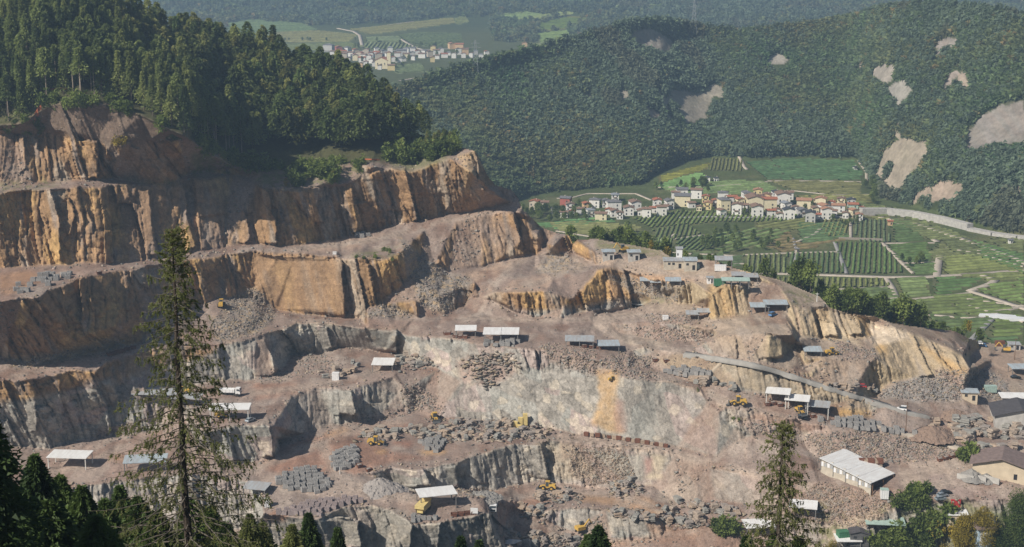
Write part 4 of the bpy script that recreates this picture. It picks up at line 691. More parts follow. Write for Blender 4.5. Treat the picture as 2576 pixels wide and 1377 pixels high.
TT['larch'] = [(crown_mesh('crown', conifer_crown(rg, 21, .2, 3.7, 1150, .62, .15, .35, .9), M_LARCH), trunk_mb(20.5, .24, .06, rg).mesh('trunk', M_BARK), 21) for _ in range(4)]
TT['broad'] = [(crown_mesh('crown', leafy_crown(rg, 14, .2, 4.0, 620, .75), M_LEAF), trunk_mb(10, .22, .06, rg).mesh('trunk', M_BARK), 14) for _ in range(4)]
TT['yellow'] = [(crown_mesh('crown', leafy_crown(rg, 10, .12, 2.6, 380, .6, 10), M_YEL), trunk_mb(7, .14, .05, rg).mesh('trunk', M_BARK), 10) for _ in range(2)]
BUSH = [crown_mesh('bush', leafy_crown(rg, 4.5, .0, 2.4, 300, .5, 9), M_LEAF) for _ in range(4)]; BUSHY = [crown_mesh('bush', leafy_crown(rg, 3.5, .0, 1.7, 200, .45, 8), M_YEL) for _ in range(2)]
def tree(name, kind, p, h, label, group, rz=None, cat='tree'):
    cm, tm, hh = random.choice(TT[kind]); k = h / hh
    e = empty(name, p, random.random() * 6.28 if rz is None else rz, k); tag(e, label, cat, group)
    put('trunk', tm, parent=e); put('crown', cm, parent=e); return e
def merged(name, label, cat, items, group=None):
    """items: list of (V,F,pos,rz,scale,col) -> one stuff object"""
    Vs, Fs, Cs, o = [], [], [], 0
    for V, Fc, p, rz, s, c in items:
        ca, sa = math.cos(rz), math.sin(rz); w_ = V * s; Vs.append(np.stack([w_[:, 0] * ca - w_[:, 1] * sa + p[0], w_[:, 0] * sa + w_[:, 1] * ca + p[1], w_[:, 2] + p[2]], 1).astype(np.float32)); Fs.append(Fc + o); o += len(V); Cs.append(np.broadcast_to(np.asarray(c, np.float32), (len(V), 3)))
    return tag(link(bpy.data.objects.new(name, mesh_np(name, np.concatenate(Vs), np.concatenate(Fs), M_FAR, np.concatenate(Cs)))), label, cat, group, 'stuff')
def _leafattr(name, trans=.2):
    m = attr_mat(name, .8, ((.35, .35),), (), spec=.1); n = m.node_tree; N = n.nodes; L = n.links; b = N['Principled BSDF']; src = b.inputs['Base Color'].links[0].from_socket
    t = N.new('ShaderNodeBsdfTranslucent'); L.new(src, t.inputs['Color']); mx = N.new('ShaderNodeMixShader'); mx.inputs[0].default_value = trans; L.new(b.outputs[0], mx.inputs[1]); L.new(t.outputs[0], mx.inputs[2]); L.new(mx.outputs[0], N['Material Output'].inputs['Surface']); return m
M_FAR = _leafattr('forest_foliage', .5)
# ---- forest on the hill above the quarry: 300 trees one can tell apart, the rest as a mass
def hill_pts(n, seed):
    r = np.random.default_rng(seed); out = []
    while len(out) < n:
        u, v = r.uniform(-280, 1170), r.uniform(-26, 410)
        hvv = np.interp(u, [p[0] for p in hl], [p[1] for p in hl]); tv = np.interp(u, UU, topv)
        if v < hvv - 6 and not (470 < u < 1000 and v > 386) and v > tv + 2 and not (430 > u > 60 and v > hvv - 14 and v > 235): out.append((u, v))
    return out
def forest_kind(u, v, r):
    if v > 200 and 480 < u < 1000: return 'pine' if r < .75 else 'larch'
    if u < 300 and v > 120: return 'pine' if r < .6 else 'spruce'
    return 'larch' if r < .58 else ('pine' if r < .75 else 'spruce')
pts = []
cand = hill_pts(4200, 5)
for u, v in cand:        # keep them some metres apart
    p = gq(u, v)
    if all((p[0] - q_[0]) ** 2 + (p[1] - q_[1]) ** 2 > 13 for _, _, q_ in pts): pts.append((u, v, p))
front = sorted([t for t in pts if t[0] > -40], key=lambda t: t[2][1]) + [t for t in pts if t[0] <= -40]
rr = np.random.default_rng(3); mass = []
LBL = {'pine': 'pine with bare pale trunk in the forest on the hill above the quarry', 'spruce': 'dark pointed spruce in the forest on the hill above the quarry', 'larch': 'light green larch in the forest on the hill above the quarry'}
GRP = {'pine': 'pines of the hill forest', 'spruce': 'spruces of the hill forest', 'larch': 'larches of the hill forest'}
small = {k: [conifer_crown(rg, 20, b, 3.8, 420, .95, d, .3, pw) for _ in range(3)] for k, b, d, pw in (('pine', .35, .1, .6), ('spruce', .1, .35, .95), ('larch', .2, .15, .8))}
FCOL = {'pine': (.135, .175, .06), 'spruce': (.11, .15, .055), 'larch': (.25, .27, .09)}
nt = 0
for u, v, p in front:
    k = forest_kind(u, v, rr.random()); h = rr.uniform(16, 23) * (.8 if u > 1000 else 1); hvv = np.interp(u, [q_[0] for q_ in hl], [q_[1] for q_ in hl])
    if u > 980 and hvv - v < 40: h *= .5
    if nt < 255: tree(k + '_tree' if k != 'broad' else 'tree', k, p, h, LBL[k], GRP[k]); nt += 1
    else: V, Fc = small[k][rr.integers(0, 3)]; mass.append((V, Fc, p, rr.random() * 6.28, h / 20, np.array(FCOL[k]) * rr.uniform(.7, 1.35) * (1, rr.uniform(.93, 1.05), 1)))
if mass: merged('hill_forest', 'mass of conifers covering the upper slope and crest of the hill', 'forest', mass)
print('hill trees', nt, 'mass', len(mass))
# ---- far forests
def blob(rng):
    """a far broadleaf crown: ragged lump of leaf faces"""
    V, Fc = leafy_crown(rng, 6, .05, 2.5, 26, 1.9, 5); return V, Fc
def cone(rng): return conifer_crown(rng, 8.5, .08, 1.8, 24, 1.6, .3, .3, .9)
FB = [blob(rg) for _ in range(6)]; FCN = [cone(rg) for _ in range(6)]
def scatter(Wg, mask, n, rng, edge=None):
    a = np.linalg.norm(np.cross(Wg[1:, :-1] - Wg[:-1, :-1], Wg[:-1, 1:] - Wg[:-1, :-1]), axis=-1) * mask[:-1, :-1]
    pr = a.ravel() / a.sum(); k = rng.choice(len(pr), n, p=pr); j, i = np.unravel_index(k, a.shape); x, y = rng.random(n)[:, None], rng.random(n)[:, None]
    P = Wg[j, i] * (1 - x) * (1 - y) + Wg[j, i + 1] * x * (1 - y) + Wg[j + 1, i] * (1 - x) * y + Wg[j + 1, i + 1] * x * y
    return P
def wood(name, label, P, rng, pc, tint=1.0, size=1.0):
    it = []; nz_ = fbm(P[:, 0] * .006, P[:, 1] * .004, P[:, 2] * .008, 301, 4); nz2 = fbm(P[:, 0] * .02, P[:, 1] * .02, P[:, 2] * .02, 305, 2)
    for p, a, b in zip(P, nz_, nz2):
        con = rng.random() < np.clip(pc(p) + a * 2.2, .05, .95)
        if con: V, Fc = FCN[rng.integers(0, 6)]; c = np.array((.16, .21, .14)) * rng.uniform(.75, 1.3)
        else: V, Fc = FB[rng.integers(0, 6)]; c = np.array((.235, .285, .135)) * rng.uniform(.75, 1.25) * (1 + .3 * b + (.5 if rng.random() < .05 else 0), 1, 1)
        if a < -.22 and rng.random() < .35: continue
        if a > .1 and b > .15: c = c * .6 + np.array((.15, .125, .085)) * .4
        it.append((V, Fc, p - np.array([0, 0, .6]), rng.random() * 6.28, size * rng.uniform(.55, 1.3) * (1 + .45 * a), c * tint * (1 + .45 * a)))
    merged(name, label, 'forest', it)
bare2 = np.max([np.roll(bare, k, 0) for k in range(0, 6)], 0); forestm = (mtn > .25) * ((bare2 < .3) | ((nB > .42) & (MU < 2420))) * (rk < .25) * (MV >= mtop[None, :])
rf = np.random.default_rng(21)
PM = scatter(VW, forestm, 58000, rf); keepu = project(PM)[0]; PM = PM[(keepu > 930) & (keepu < 2960)]
wood('mountain_forest', 'mixed forest covering the mountainside across the valley', PM, rf, lambda p: .62 - np.clip((p[0] - 250) / 500, 0, 1) * .45)
far_m = (ff < .5) * (FGV < 108) * (FGV >= ftop[None, :]) * ((FGV < np.interp(FU, [384, 560, 700, 830, 950, 1100, 1230, 1240, 1500, 2700], [78, 74, 58, 62, 58, 44, 40, 120, 130, 130])[None, :]))
PF = scatter(FW, far_m, 13000, rf)
wood('far_forest', 'bluish forest on the far mountain at the top of the view', PF, rf, lambda p: .7, 1, 1.7)
# ================================================================== VINE ROWS
M_VINE = _leafattr('vine_leaves', .2)
def vine_rows(poly, rgb, deg, g, spacing, hgt, label, rng):
    P = PL(poly); u = np.array([p[0] for p in P]); v = np.array([p[1] for p in P]); uu, vv = np.meshgrid(np.linspace(u.min(), u.max(), 24), np.linspace(v.min(), v.max(), 24)); m = inpoly(uu, vv, P)
    if m.sum() < 4: return
    G = g(uu[m], vv[m]); A = np.c_[G[:, 0], G[:, 1], np.ones(len(G))]; co = np.linalg.lstsq(A, G[:, 2], rcond=None)[0]
    c0 = g(np.array([u.mean()]), np.array([v.mean()]))[0]; c1 = g(np.array([u.mean() + 12 * math.cos(R(deg))]), np.array([v.mean() - 12 * math.sin(R(deg))]))[0]
    d = (c1 - c0)[:2]; d /= np.linalg.norm(d); nn = np.array([-d[1], d[0]]); B = g(u, v)[:, :2] - c0[:2]; lim = np.abs(B @ nn).max() + spacing; ext = np.abs(B @ d).max() + 5
    V, Fq, Cc, o = [], [], [], 0; tint_ = 1.12 * (1 + rng.normal(size=3) * np.array((.14, .07, .1)))
    for k in np.arange(-lim, lim, spacing):
        t = np.arange(-ext, ext, 3.0); xy = c0[:2] + nn * k + d * t[:, None]; z = xy @ co[:2] + co[2]; p = np.c_[xy, z]; pu, pv, _ = project(p); inside = inpoly(pu, pv, P)
        if inside.sum() < 2: continue
        zz = g(pu, pv)[:, 2]; wob = rng.normal(size=len(t)) * .12; h = hgt * (1 + rng.normal(size=len(t)) * .16); w2 = spacing * .24 * (1 + rng.normal(size=len(t)) * .2)
        pr = [np.c_[xy + nn * (w2 + wob)[:, None], zz - .3], np.c_[xy + nn * (w2 * .8 + wob)[:, None], zz + h], np.c_[xy - nn * (w2 * .8 - wob)[:, None], zz + h * .93], np.c_[xy - nn * (w2 - wob)[:, None], zz - .3]]
        n = len(t); V += pr; cc = np.asarray(rgb) * tint_ * (1 + rng.normal() * .10) * (1 + rng.normal(size=(n, 1)) * .12); Cc += [cc] * 4
        seg = np.where(inside[:-1] & inside[1:] & (rng.random(n - 1) > .015))[0]
        for a in range(3): Fq.append(np.stack([o + a * n + seg, o + a * n + seg + 1, o + (a + 1) * n + seg + 1, o + (a + 1) * n + seg], -1))
        o += 4 * n
    if not V: return
    V = np.concatenate(V); q = np.concatenate(Fq); Cc = np.concatenate(Cc); us = np.zeros(len(V), bool); us[q.ravel()] = True; re = np.cumsum(us) - 1
    tag(link(bpy.data.objects.new('vine_rows', mesh_np('vine_rows', V[us], re[q], M_VINE, np.clip(Cc[us], .01, .6)))), label, 'vineyard', 'vineyards of the valley' if g is gv else 'fields of the far terrace', 'stuff')
rv = np.random.default_rng(31)
for t, c, d in FIELDS: vine_rows(t, tuple(x * 1.05 for x in GRN[c]) if isinstance(c, int) else c, d, gv, 7.6 if d < 30 else 3.6, 1.0, 'rows of green vines in a field on the valley floor', rv)
for t, c, d in FFIELD: vine_rows(t, tuple(x * 1.1 for x in GRN[c]) if isinstance(c, int) else c, d, gf, 7, 1.6, 'rows of vines in a sloping field on the far terrace', rv)
# ================================================================== VILLAGES
WALLS = {'white': (.74, .72, .68), 'cream': (.72, .64, .44), 'yellow': (.66, .54, .28), 'beige': (.52, .45, .36), 'red': (.40, .13, .10), 'orange': (.62, .43, .25), 'green': (.42, .52, .42), 'grey': (.48, .47, .45)}
ROOFS = {'brown': (.24, .155, .115), 'grey': (.17, .17, .18), 'red': (.38, .145, .085), 'orange': (.40, .22, .14), 'dark': (.06, .065, .075), 'slate': (.26, .28, .31)}
MW = {k: mat('wall_' + k, c, .85, 0, .12, .6) for k, c in WALLS.items()}; MR = {k: mat('roof_' + k, c, .8, 0, .3, 1.2) for k, c in ROOFS.items()}; M_WIN = mat('window_dark', (.05, .055, .06), .25, 0, .3, 1., spec=.5); M_WOOD = mat('balcony_wood', (.16, .09, .05), .8)
WINM = MB().box((0, 0, 0), (1.1, .14, 1.5)).mesh('window', M_WIN); BALM = MB().box((0, -.5, 0), (4.6, 1.0, .18)).box((0, -.97, .5), (4.6, .06, 1.0)).mesh('balcony', M_WOOD)
HN = {}
ROWN = lambda v: 'upper' if v < 508 else ('middle' if v < 534 else 'lower')
def house(p, w, d, h, rz, wall, roof, label, group, detail=True, hip=False):
    e = empty('house', p, rz); tag(e, label, 'house', group); ov = .7; rh = w * .15 if not hip else w * .13
    b = MB().prism([(-w / 2, -3), (w / 2, -3), (w / 2, h), (0, h + rh * .96), (-w / 2, h)], -d / 2, d / 2) if not hip else MB().box((0, 0, h / 2 - 1.5), (w, d, h + 3)); b.build('wall', MW[wall], e)
    r = MB(); k = rh / (w / 2)
    if hip:
        A = [(-w / 2 - ov, -d / 2 - ov, h), (w / 2 + ov, -d / 2 - ov, h), (w / 2 + ov, d / 2 + ov, h), (-w / 2 - ov, d / 2 + ov, h)]; q = max(.2, d / 2 - w / 2); T = [(0, -q, h + rh * 1.5), (0, q, h + rh * 1.5)]
        r.face([A[0], A[1], T[0]]).face([A[1], A[2], T[1], T[0]]).face([A[2], A[3], T[1]]).face([A[3], A[0], T[0], T[1]]).face(A[::-1])
    else:
        r.prism([(-w / 2 - ov, h - k * ov + .02), (0, h + rh + .02), (w / 2 + ov, h - k * ov + .02), (w / 2 + ov, h - k * ov + .3), (0, h + rh + .3), (-w / 2 - ov, h - k * ov + .3)], -d / 2 - ov, d / 2 + ov)
    ro = r.build('roof', MR[roof], e)
    if detail:
        MB().box((w * .2, d * .15, h + rh * .8), (.7, .7, 1.8)).build('chimney', MW['beige'], ro)
        fl = 2 if h > 5 else 1
        for f in range(fl):
            for x in (-.27, .27): put('window', WINM, (x * w, -d / 2 - .03, 1.6 + f * 2.9), 0, 1, e)
            put('window', WINM, (-w / 2 - .03, -.2 * d, 1.6 + f * 2.9), R(90), 1, e)
            if f == 1 and random.random() < .5: put('balcony', BALM, (0, -d / 2 + .02, 3.2), 0, min(1, w / 10), e)
    return e
NEAR = """1345,528,29,beige,red 1371,526,25,beige,brown 1424,520,32,red,grey 1434,531,28,white,brown 1475,527,24,orange,red 1497,524,30,white,grey 1524,522,24,white,grey 1545,531,34,white,grey 1548,507,26,white,slate 1582,543,34,white,brown 1598,531,36,white,brown 1546,547,28,white,brown 1513,556,28,cream,brown 1628,548,28,white,brown 1665,544,30,white,brown 1654,524,28,white,red 1684,527,28,white,grey
1719,521,44,cream,grey 1754,501,28,white,brown 1716,498,32,white,grey 1776,511,24,yellow,red 1782,528,28,yellow,orange 1820,499,24,white,grey 1822,531,36,cream,grey 1816,544,24,white,brown 1856,541,34,white,brown 1878,504,26,white,grey 1908,497,30,yellow,orange 1900,527,56,cream,brown 1905,545,40,white,brown 1953,502,28,white,dark 1985,503,28,white,brown 1971,517,46,white,brown 1936,529,36,cream,red 1956,541,20,white,brown
1979,532,28,white,slate 1986,553,38,white,dark 2024,530,38,cream,orange 2020,546,30,grey,grey 2041,561,34,grey,dark 2067,526,36,cream,orange 2076,538,32,white,orange 2080,553,34,white,orange 2118,517,26,cream,brown 2143,521,28,grey,dark 2111,536,30,white,orange 2147,534,28,green,red 2171,533,14,white,red 2149,549,26,cream,orange 2163,556,22,white,orange 1779,459,16,white,dark 1802,458,16,white,dark 2152,428,12,white,dark 2240,568,14,orange,red 2543,614,12,white,grey 2006,637,10,beige,grey 1842,515,24,white,red 1862,522,26,cream,red 1930,510,30,orange,brown 1395,538,20,white,grey 1420,548,22,white,brown 1486,549,26,white,slate 1700,500,22,white,brown 1560,552,22,white,brown 1532,540,22,white,red 1612,543,22,white,brown 1645,537,20,white,red 1672,530,20,white,brown 1740,524,22,white,brown 1760,531,18,cream,brown 1800,522,22,white,red 1843,530,20,white,brown 1870,532,24,white,brown 1888,511,22,white,brown 1918,512,24,white,brown 1940,545,22,white,red 1962,552,20,white,brown 2002,538,22,white,brown 2052,538,22,cream,brown 2060,552,20,white,red 2094,523,22,white,red 2098,545,22,white,brown 2045,518,20,cream,brown 2128,550,20,white,brown 1460,540,20,white,brown 1440,545,18,white,red"""
FARV = """826,128,24,grey,grey 851,133,22,red,red 872,132,20,white,grey 894,137,20,beige,red 921,138,22,beige,brown 948,132,18,white,grey 981,132,18,white,slate 1022,135,18,white,grey 1037,133,16,white,grey 1090,128,18,yellow,brown 1110,134,16,white,grey 1136,124,22,orange,orange 1156,125,20,orange,red 1129,140,14,white,slate 1153,138,20,white,brown 1170,138,18,orange,brown 1197,138,14,grey,slate 1224,139,16,white,red 1062,147,18,white,brown 1081,144,20,beige,brown 1100,149,14,white,brown 1088,157,16,yellow,orange 1037,144,18,grey,grey 1010,142,28,grey,grey 989,156,18,white,red 952,151,24,beige,red 984,178,18,yellow,brown 942,168,18,white,brown 911,157,18,white,red 894,153,18,cream,brown 858,150,28,beige,brown 831,153,12,white,red 907,170,16,orange,brown 928,154,20,white,red 905,145,20,beige,red 932,145,18,white,red 965,142,20,grey,grey 880,143,18,white,brown 1050,138,16,white,red 1320,122,20,orange,orange 970,160,18,cream,red 1003,158,16,white,grey 955,176,14,white,brown 838,140,16,white,brown 862,141,18,cream,red 888,148,16,white,red 915,147,16,white,brown 948,144,18,white,red 975,146,16,white,brown 1000,147,18,white,brown 1022,146,16,cream,brown 1066,137,16,white,grey 1098,139,18,white,brown 1118,146,16,white,red 1142,147,16,white,brown 1166,146,16,white,red 1186,145,14,white,brown 920,165,16,white,red 935,160,16,white,brown 1016,155,14,white,grey 1040,152,14,white,brown 876,158,14,white,brown 1210,146,12,white,grey"""
random.seed(5)
def village(txt, g, place, rowf, hd, det):
    L = []
    for t in txt.split():
        u, v, w, a, b = t.split(','); L.append((float(u), float(v), float(w), a, b))
    cnt = {}
    ra, rb = rowf
    for q in L: cnt.setdefault((q[3], q[4], 'upper' if q[1] < ra else ('middle' if q[1] < rb else 'lower')), []).append(q)
    ORD = ['leftmost'] + [w_ + ' from the left' for w_ in 'second third fourth fifth sixth seventh eighth ninth tenth eleventh twelfth thirteenth fourteenth fifteenth sixteenth seventeenth eighteenth nineteenth twentieth'.split()]
    for (a, b, rw), grp in cnt.items():
        grp.sort(key=lambda q: q[0])
        for i, (u, v, w, _, _) in enumerate(grp):
            p = g(u, v); dist = np.linalg.norm(p); wm = w * dist / F
            rot = random.choice((0, 90, 0, 12, -14, 78)) + random.uniform(-6, 6); W_, D_ = wm * .7, wm * random.uniform(.75, 1.05)
            h = min(9.5, max(3.2, wm * .68 * random.uniform(.85, 1.2)))
            if len(grp) == 1: lb = f'sole {a} house with {b} roof in the {rw} row of the {place}'
            else: lb = f'{a} house, {b} roof, {ORD[i]} in the {rw} row of the {place}'
            house(p + np.array([0, D_ * .4, 0]), W_, D_, h, R(rot), a, b, lb, 'houses of the ' + place, det, b in ('grey', 'slate', 'dark') and random.random() < .6)
village(NEAR, gv, 'valley village', (508, 535), 0, True)
village(FARV, gf, 'far village', (136, 149), 0, False)
# church of the far village
p = gf(962, 173); ch = empty('church', p, R(-6)); tag(ch, 'cream church with a tall square tower among the far village houses', 'church'); s = np.linalg.norm(p) / F
MB().prism([(-9, -3), (9, -3), (9, 12), (0, 16), (-9, 12)], -8, 14).build('nave', MW['cream'], ch); MB().prism([(-9.8, 11.8), (0, 16.2), (9.8, 11.8), (9.8, 12.4), (0, 16.8), (-9.8, 12.4)], -8.6, 14.6).build('roof', MR['red'], ch)
tw = MB().box((11, -5, 10), (5.5, 5.5, 26)).build('tower', MW['cream'], ch); MB().box((11, -5, 24.2), (6.3, 6.3, 2.4), 0, .3).build('tower_roof', MR['brown'], tw); MB().box((0, -8.06, 5), (2.2, .1, 5)).build('door', M_WIN, ch)
for x in (-5, 5): MB().box((x, -8.06, 7), (1.2, .1, 3.4)).build('window', M_WIN, ch)
# masonry causeway wall beside the valley road, and the long greenhouse
M_CONC = mat('concrete', (.47, .45, .42), .85, 0, .25, .5)
def wallrib(name, pts, g, h, th, m, label, cat, group=None, step=10):
    L = []
    for (x0, y0), (x1, y1) in zip(pts, pts[1:]):
        n = max(1, int(math.hypot(x1 - x0, y1 - y0) / step)); L += [(x0 + (x1 - x0) * k / n, y0 + (y1 - y0) * k / n) for k in range(n)]
    L.append(pts[-1]); b = MB()
    for a, c in zip(L, L[1:]):
        A, Bp = Vector(g(*a)), Vector(g(*c)); d = (Bp - A).normalized(); n_ = Vector((-d.y, d.x, 0)) * th / 2; dn = Vector((0, 0, -1.5)); up = Vector((0, 0, h))
        f = [A - n_ + dn, Bp - n_ + dn, Bp + n_ + dn, A + n_ + dn, A - n_ + up, Bp - n_ + up, Bp + n_ + up, A + n_ + up]; k = len(b.v); b.v += [tuple(x) for x in f]; b.f += [tuple(k + i for i in q) for q in ((4, 5, 6, 7), (0, 1, 5, 4), (2, 3, 7, 6), (1, 2, 6, 5), (3, 0, 4, 7))]
    return tag(b.build(name, m), label, cat, group)
wallrib('retaining_wall', PL("2165,540 2230,540 2300,548 2370,562 2440,580"), gv, 5.5, 6, M_CONC, 'long pale concrete wall carrying the road along the mountain foot', 'wall')
wallrib('causeway', PL("2440,580 2500,592 2560,600 2640,606"), gv, 2.2, 8, M_CONC, 'pale road embankment leaving the right edge of the view', 'embankment')
wallrib('field_wall', PL("2110,602 2220,606"), gv, 1.6, 1, mat('field_stone', (.36, .31, .26), .9), 'low stone wall across the vineyards below the village', 'wall')
M_GLASSHOUSE = mat('white_film', (.72, .73, .75), .5, 0, .1, .3)
for i, (u, v) in enumerate(PL("2510,798 2535,803 2560,808")):
    q = gv(u, v); t = tag(empty('polytunnel', q, R(-12)), 'long white polytunnel in the fields at the right edge', 'polytunnel', 'white polytunnels'); MB().prism([(-11, 0), (11, 0), (10.5, 1.4), (0, 1.8), (-10.5, 1.4)], -1.5, 1.5).build('cover', M_GLASSHOUSE, t)
# pylons
M_STEEL = mat('galvanised_steel', (.45, .47, .48), .5, .6, .15, 2.)
def pylon(p, h, label):
    b = MB(); w0 = h * .09
    for sx, sy in ((-1, -1), (1, -1), (1, 1), (-1, 1)): b.tube((sx * w0, sy * w0, -1), (sx * .5, sy * .5, h), .16, .12, 4)
    for k in range(7):
        z0, z1 = h * k / 7, h * (k + 1) / 7; a, c = w0 + (.5 - w0) * k / 7, w0 + (.5 - w0) * (k + 1) / 7
        for sy in (-1, 1): b.tube((-a, sy * a, z0), (c, sy * c, z1), .1, None, 4); b.tube((a, sy * a, z0), (-c, sy * c, z1), .1, None, 4)
    t = tag(empty('power_pylon', p), label, 'pylon'); b.build('mast', M_STEEL, t)
    for z, w_ in ((.78, 5.5), (.9, 4.2)): MB().tube((-w_, 0, h * z), (w_, 0, h * z), .16, .16, 4).tube((-w_, 0, h * z), (0, 0, h * z + 1.6), .09, None, 4).tube((w_, 0, h * z), (0, 0, h * z + 1.6), .09, None, 4).build('crossarm', M_STEEL, t)
pylon(gf(1184, 20), 44, 'lattice pylon on the far forest slope at the top of the view'); pylon(gv(1196, 190), 34, 'lattice pylon beside the far village at the forest edge'); pylon(gv(1745, 82), 36, 'lattice pylon on the crest of the forested mountain')
# single trees and copses in the valley
random.seed(9)
def spots(poly, n, seed, g):
    r = np.random.default_rng(seed); P = PL(poly); u = [p[0] for p in P]; v = [p[1] for p in P]; o = []
    while len(o) < n:
        a, b = r.uniform(min(u), max(u)), r.uniform(min(v), max(v))
        if inpoly(np.array(a), np.array(b), P): o.append(g(a, b))
    return o
for t, n, lab, grp, hh in (("1310,535 1400,530 1450,545 1500,560 1380,562 1330,560", 26, 'leafy tree in the copse left of the valley village', 'trees left of the village', 9), ("1790,588 1850,580 1925,590 1985,612 1960,632 1830,640 1760,628", 34, 'leafy tree in the dark copse in the middle of the vineyards', 'copse among the vineyards', 7), ("1560,590 1600,583 1660,612 1640,630 1580,620", 16, 'leafy tree on the bank behind the quarry yard', 'trees behind the quarry yard', 9),
    ("1350,508 2150,505 2170,540 1700,555 1500,545", 22, 'leafy tree standing among the houses of the valley village', 'trees of the valley village', 6.5), ("2090,558 2150,552 2160,570 2110,575", 7, 'small tree on the vineyard terrace below the orange roofs', 'trees below the orange roofs', 6), ("2170,470 2215,470 2225,520 2185,515", 12, 'leafy tree at the foot of the grey scree', 'trees at the scree foot', 9), ("1640,470 1790,470 1780,495 1650,498", 16, 'leafy tree above the roofs of the valley village', 'trees above the village', 8), ("2260,655 2300,650 2330,668 2270,672", 6, 'round tree beside the vineyard track', 'trees by the vineyard track', 7), ("2560,575 2600,585 2640,600 2570,600", 5, 'leafy tree beside the road wall at the mountain foot', 'trees by the road wall', 8)):
    for p in spots(t, n, len(lab) + n, gv): tree('leafy_tree', 'broad', p, hh * random.uniform(.65, 1.25), lab, grp)
for t, n, lab, grp, hh in (("810,122 1190,118 1230,142 1100,160 960,182 840,160", 26, 'leafy tree among the roofs of the far village', 'trees of the far village', 9), ("560,92 720,100 920,98 1180,110 1210,125 900,124 700,108", 22, 'leafy tree on a field edge of the far terrace', 'trees of the far terrace', 8)):
    for p in spots(t, n, len(lab) + n, gf): tree('leafy_tree', 'broad', p, hh * random.uniform(.6, 1.25), lab, grp)
# ================================================================== THINGS IN THE QUARRY
M_SHEET = sheet_mat('white_sheet_roof', (.86, .86, .85), amt=.16); M_GALV = sheet_mat('grey_sheet_roof', (.42, .45, .47)); M_BLUE = sheet_mat('bluish_sheet_roof', (.44, .52, .57)); M_POST = mat('steel_post', (.25, .24, .23), .6, .3, .2); M_WPOST = mat('white_post', (.62, .60, .56), .6, 0, .15)
M_BLOCK = mat('block_wall', (.50, .45, .37), .9, 0, .2, .6); M_TAN = mat('tan_plaster', (.60, .50, .37), .9, 0, .15, .4); M_DARKR = mat('dark_roof_tiles', (.085, .08, .085), .8, 0, .3, .8); M_BROWNR = mat('brown_roof_tiles', (.22, .165, .15), .85, 0, .3, .8); M_DOOR = mat('dark_opening', (.03, .03, .035), .9)
M_YEL2 = mat('machine_yellow', (.62, .38, .06), .5, 0, .3, 1.5, dirt=(.42, .28, .10)); M_PYEL = mat('faded_yellow', (.66, .52, .22), .6, 0, .2, 1.5); M_TYRE = mat('tyre_rubber', (.05, .045, .042), .9, 0, .3, 4.); M_RUST = mat('rusty_iron', (.20, .085, .05), .85, .1, .4, 2., dirt=(.12, .06, .045)); M_WHITE = mat('white_paint', (.76, .76, .76), .4, 0, .08, 1.); M_GLASS = mat('cab_glass', (.06, .075, .09), .12, 0, .1, 1., spec=.6); M_GREY = mat('machine_grey', (.13, .13, .13), .7, .2, .3, 2.)
M_GREEN = mat('green_paint', (.06, .18, .10), .6, 0, .2, 1.); M_TEAL = mat('pale_green_paint', (.36, .47, .42), .6, 0, .2, 1.); M_REDP = mat('red_paint', (.45, .05, .05), .45, 0, .2, 1.); M_BLUEP = mat('blue_paint', (.10, .22, .42), .4, 0, .15, 1.); M_BLACKP = mat('black_paint', (.025, .027, .03), .3, .2, .1, 1.); M_SILV = mat('silver_paint', (.38, .43, .47), .35, .4, .1, 1.)
M_SETT = mat('grey_setts', (.31, .30, .29), .95, 0, .35, 5., bump=.08); M_SETTP = mat('purple_setts', (.34, .28, .27), .95, 0, .35, 5., bump=.08); M_SLAB = [mat('porphyry_slab', c, .92, 0, .3, 1.6, bump=.04) for c in ((.36, .295, .24), (.31, .27, .24), (.29, .28, .255), (.40, .31, .235))]
